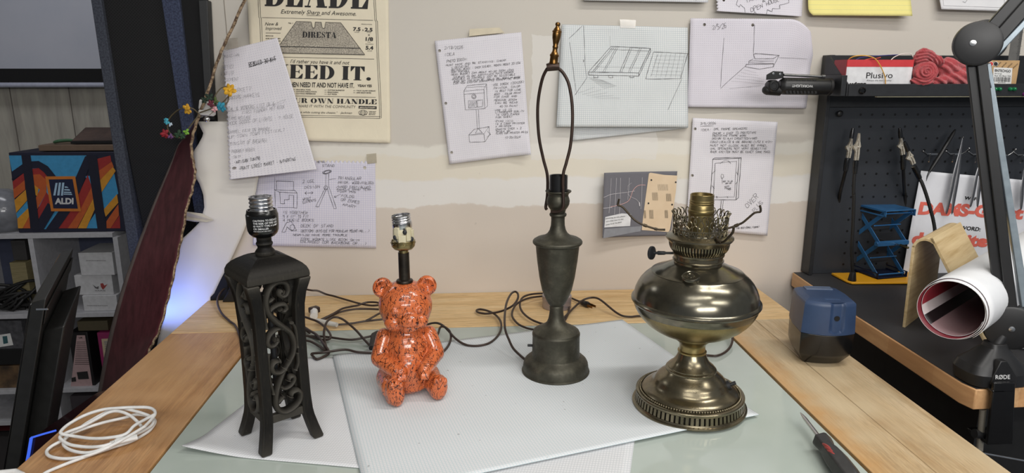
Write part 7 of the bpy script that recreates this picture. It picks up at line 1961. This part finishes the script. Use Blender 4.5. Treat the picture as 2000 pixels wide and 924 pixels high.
# lower left cube: dark bag with a label, dark things
zl = zs2
def bagl(root, W):
    mb = MB(); mb.add([W(*q) for q in ((-6, 655), (20, 651), (26, 674), (-6, 679))], [(0, 1, 2, 3)]); mb.build('white_label', M_white, root, smooth=False, clean=False)
    mb = MB(); W2 = lambda x, y: W(x, y) + V((0, -.0008, 0)); mb.add([W2(*q) for q in ((5, 657), (14, 656), (16, 670), (7, 672))], [(0, 1, 2, 3)]); mb.build('teal_mark', mat('teal_mark', (52, 92, 98), .6), root, smooth=False, clean=False)
carton('grey_case', 'grey soft case with a white label in the middle left shelf cube', 'case', -30, 50, 628, 680, HYY + .02, .2, mat('grey_fabric_case', (82, 82, 86), .9, c2=(58, 58, 62), scale=50), ony(0, 682, HYY + .02).z, None, bagl)
carton('black_case', 'black case beneath the grey soft case in the middle left shelf cube', 'case', -30, 54, 684, 712, HYY + .015, .2, M_deep, ony(0, 713, HYY + .015).z)
carton('brown_packet', 'crumpled brown packet at the bottom of the middle left shelf cube', 'packet', -30, 44, 716, 758, HYY + .02, .2, mat('brown_packet', (110, 86, 60), .6, c2=(52, 42, 34), scale=18), zl, None)
carton('dark_drawer_box', 'dark plum box in the bottom right shelf cube', 'box', 136, 245, 774, 900, HYY + .02, .2, mat('plum_grey_card', (64, 58, 62), .7), -.88)
carton('maroon_box', 'maroon box in the bottom left shelf cube', 'box', -30, 60, 842, 930, HYY + .02, .2, mat('maroon_card', (84, 26, 30), .6), -.88)

# ------------------------------------------------------------------ shopping bag on the shelf
BY = HYY + .02
zb = zt + W_ / 2
cQ = lambda x, y: (x / 3.852, 230 + y / 3.852)
k_b = lambda q, e=0.0: ony(*cQ(*q), BY - e)
bag = thing('shopping_bag', 'blue insulated shopping bag with orange and red stripes standing on the white shelf', 'bag', ony(140, 455, BY))
FR = [k_b(q) for q in ((62, 262), (868, 262), (955, 850), (138, 850))]
FR[0].z = FR[1].z = max(FR[0].z, FR[1].z); FR[2].z = FR[3].z = zb + .001
mb = MB(); mb.hexa(FR, [p + V((.01, .16, 0)) for p in FR]); M_navy = mat('navy_fabric', (26, 28, 50), .7); mb.build('body', M_navy, bag, bevel=.003)
def art(name, col, polys, e):
    mb = MB()
    for pl_ in polys: mb.add([k_b(q, e) for q in pl_], [list(range(len(pl_)))])
    return mb.build(name, mat('bag_' + name, col, .75), bag, smooth=False, clean=False)
SKY = (66, 150, 198); RED = (160, 46, 44); ORA = (192, 92, 44); YEL = (212, 148, 46)
art('sky_print', SKY, [[(66, 284), (160, 284), (175, 345), (90, 405)], [(225, 284), (650, 284), (520, 560), (330, 840), (300, 700)], [(640, 440), (860, 420), (890, 570), (780, 690)], [(122, 720), (205, 625), (215, 680), (130, 760)], [(330, 838), (430, 690), (480, 700), (350, 838)], [(640, 832), (735, 690), (735, 832)]], .0006)
art('red_print', RED, [[(95, 480), (180, 415), (185, 470), (100, 540)], [(232, 385), (290, 378), (340, 410), (380, 470), (300, 470), (236, 430)], [(280, 700), (350, 560), (400, 640), (290, 780)], [(560, 640), (660, 430), (690, 520), (600, 700), (520, 832), (430, 832)], [(728, 310), (830, 284), (838, 330), (742, 400)], [(830, 832), (900, 735), (905, 832)]], .0010)
art('orange_print', ORA, [[(100, 540), (185, 470), (190, 540), (106, 610)], [(236, 430), (300, 425), (350, 470), (350, 560), (280, 690), (270, 600), (300, 540), (244, 500)], [(690, 520), (700, 610), (640, 720), (580, 832), (510, 832), (600, 700)], [(742, 400), (840, 330), (856, 370), (752, 470)], [(800, 780), (890, 650), (895, 735), (830, 832), (802, 832)], [(130, 790), (216, 690), (228, 832), (175, 832)]], .0014)
art('yellow_print', YEL, [[(108, 620), (195, 540), (205, 620), (122, 715)], [(250, 500), (290, 530), (280, 590), (265, 580)], [(130, 760), (212, 680), (220, 740), (170, 832), (136, 832)], [(700, 610), (712, 690), (650, 832), (585, 832)], [(752, 470), (850, 370), (870, 400), (765, 560)], [(780, 690), (880, 575), (890, 640), (795, 745)]], .0018)
art('navy_arch', (26, 28, 50), [[(88, 470), (92, 405), (200, 330), (290, 325), (360, 365), (420, 440), (380, 470), (330, 410), (290, 378), (230, 382)], [(640, 290), (700, 290), (600, 560), (560, 620), (520, 560)], [(250, 832), (360, 640), (420, 690), (330, 838)], [(345, 838), (450, 690), (540, 690), (440, 832)]], .0022)
art('strap', (24, 25, 44), [[(160, 284), (230, 284), (300, 840), (232, 840)]], .003)
art('strap', (24, 25, 44), [[(652, 284), (728, 284), (802, 840), (734, 840)]], .003)
bd = art('badge_border', (206, 122, 46), [[(340, 442), (565, 440), (610, 704), (385, 704)]], .0038)
art('badge', (24, 30, 62), [[(366, 464), (546, 462), (586, 684), (402, 682)]], .0044)
art('badge_mark', (170, 200, 224), [[(418, 490), (434, 490), (417, 585), (401, 585)], [(443, 488), (459, 488), (448, 585), (430, 585)], [(468, 488), (484, 488), (474, 586), (458, 586)], [(488, 516), (505, 518), (516, 528), (486, 527)], [(485, 537), (522, 538), (529, 549), (482, 547)], [(481, 556), (534, 558), (540, 568), (480, 566)], [(480, 571), (541, 573), (544, 581), (478, 579)]], .0050)
mb = MB(); letter(mb, lambda x, y: ony(x, y, BY - .005), 'ALDI', cQ(412, 648), cQ(553, 648), 11, .05); mb.build('badge_lettering', M_white_print, bag, smooth=False, clean=False)
# things lying on the bag
zbg = FR[0].z
a, b = ony(74, 284, BY + .01), ony(226, 297, BY + .01)
mb = MB(); mb.bb(a.x, b.x, BY + .01, BY + .15, zbg + .0035, zbg + .0035 + .022); tag(mb.build('flat_box', mat('brown_flat_box', (112, 92, 76), .6), origin=(a.x, BY + .08, zbg), bevel=.002), 'flat brown box lying on top of the striped shopping bag', 'box')
ztb = zbg + .0265
tr = thing('serving_tray', 'dark wood-look tray tilted on top of the brown box, above the shopping bag', 'tray', V((ony(185, 270, BY + .05).x, BY + .06, ztb)))
fl, fr_, bl, br = ony(137, 276, BY + .02), ony(228, 281, BY + .02), ony(166, 249, BY + .14), ony(232, 249, BY + .14)
fl.z = fr_.z = ztb + .010
mb = MB(); mb.hexa([fl, fr_, br, bl], [p + V((0, 0, -.009)) for p in (fl, fr_, br, bl)]); mb.build('rim', M_deep, tr, bevel=.002)
mb = MB(); cen = (fl + fr_ + br + bl) / 4; q_ = [cen + (p - cen) * .93 + V((0, -.0008, .0012)) for p in (fl, fr_, br, bl)]; mb.hexa(q_, [p + V((0, 0, .001)) for p in q_]); mb.build('tray_surface', mat('dark_wood_face', (84, 66, 58), .6, c2=(56, 44, 40), scale=20, stretch=(1, 1, 1)), tr)
mb = MB(); c_ = ony(122, 274, BY + .05); c_.z = ztb + .006
mb.tube(spl([c_ + V((x, y, z)) for x, y, z in ((-.03, 0, 0), (-.01, -.01, .006), (.02, 0, .008), (.035, .01, .004), (.01, .02, .004), (-.02, .015, .002))], 6, True), .005, 8, closed=True)
tag(mb.build('ribbon_coil', mat('green_ribbon', (64, 104, 74), .7), origin=tuple(c_)), 'green ribbon coil lying on the brown box, left of the dark tray', 'ribbon')
# glossy pale round thing at the left edge of the shelf top
c_ = ony(-6, 385, BY + .03); rb_ = 44 * mpp(c_)
mb = MB(); mb.lathe([(.001, 0), (rb_ * .55, 0), (rb_ * .9, rb_ * .35), (rb_, rb_ * .8), (rb_ * .93, rb_ * 1.2), (rb_ * .7, rb_ * 1.6), (rb_ * .3, rb_ * 1.85), (.001, rb_ * 1.9)], 40, Matrix.Translation((c_.x, BY + .06, zb + .0005)))
tag(mb.build('round_canister', mat('glossy_grey', (130, 132, 138), .15), origin=(c_.x, BY + .06, zb)), 'glossy grey rounded canister on the shelf top, left of the striped bag', 'canister')
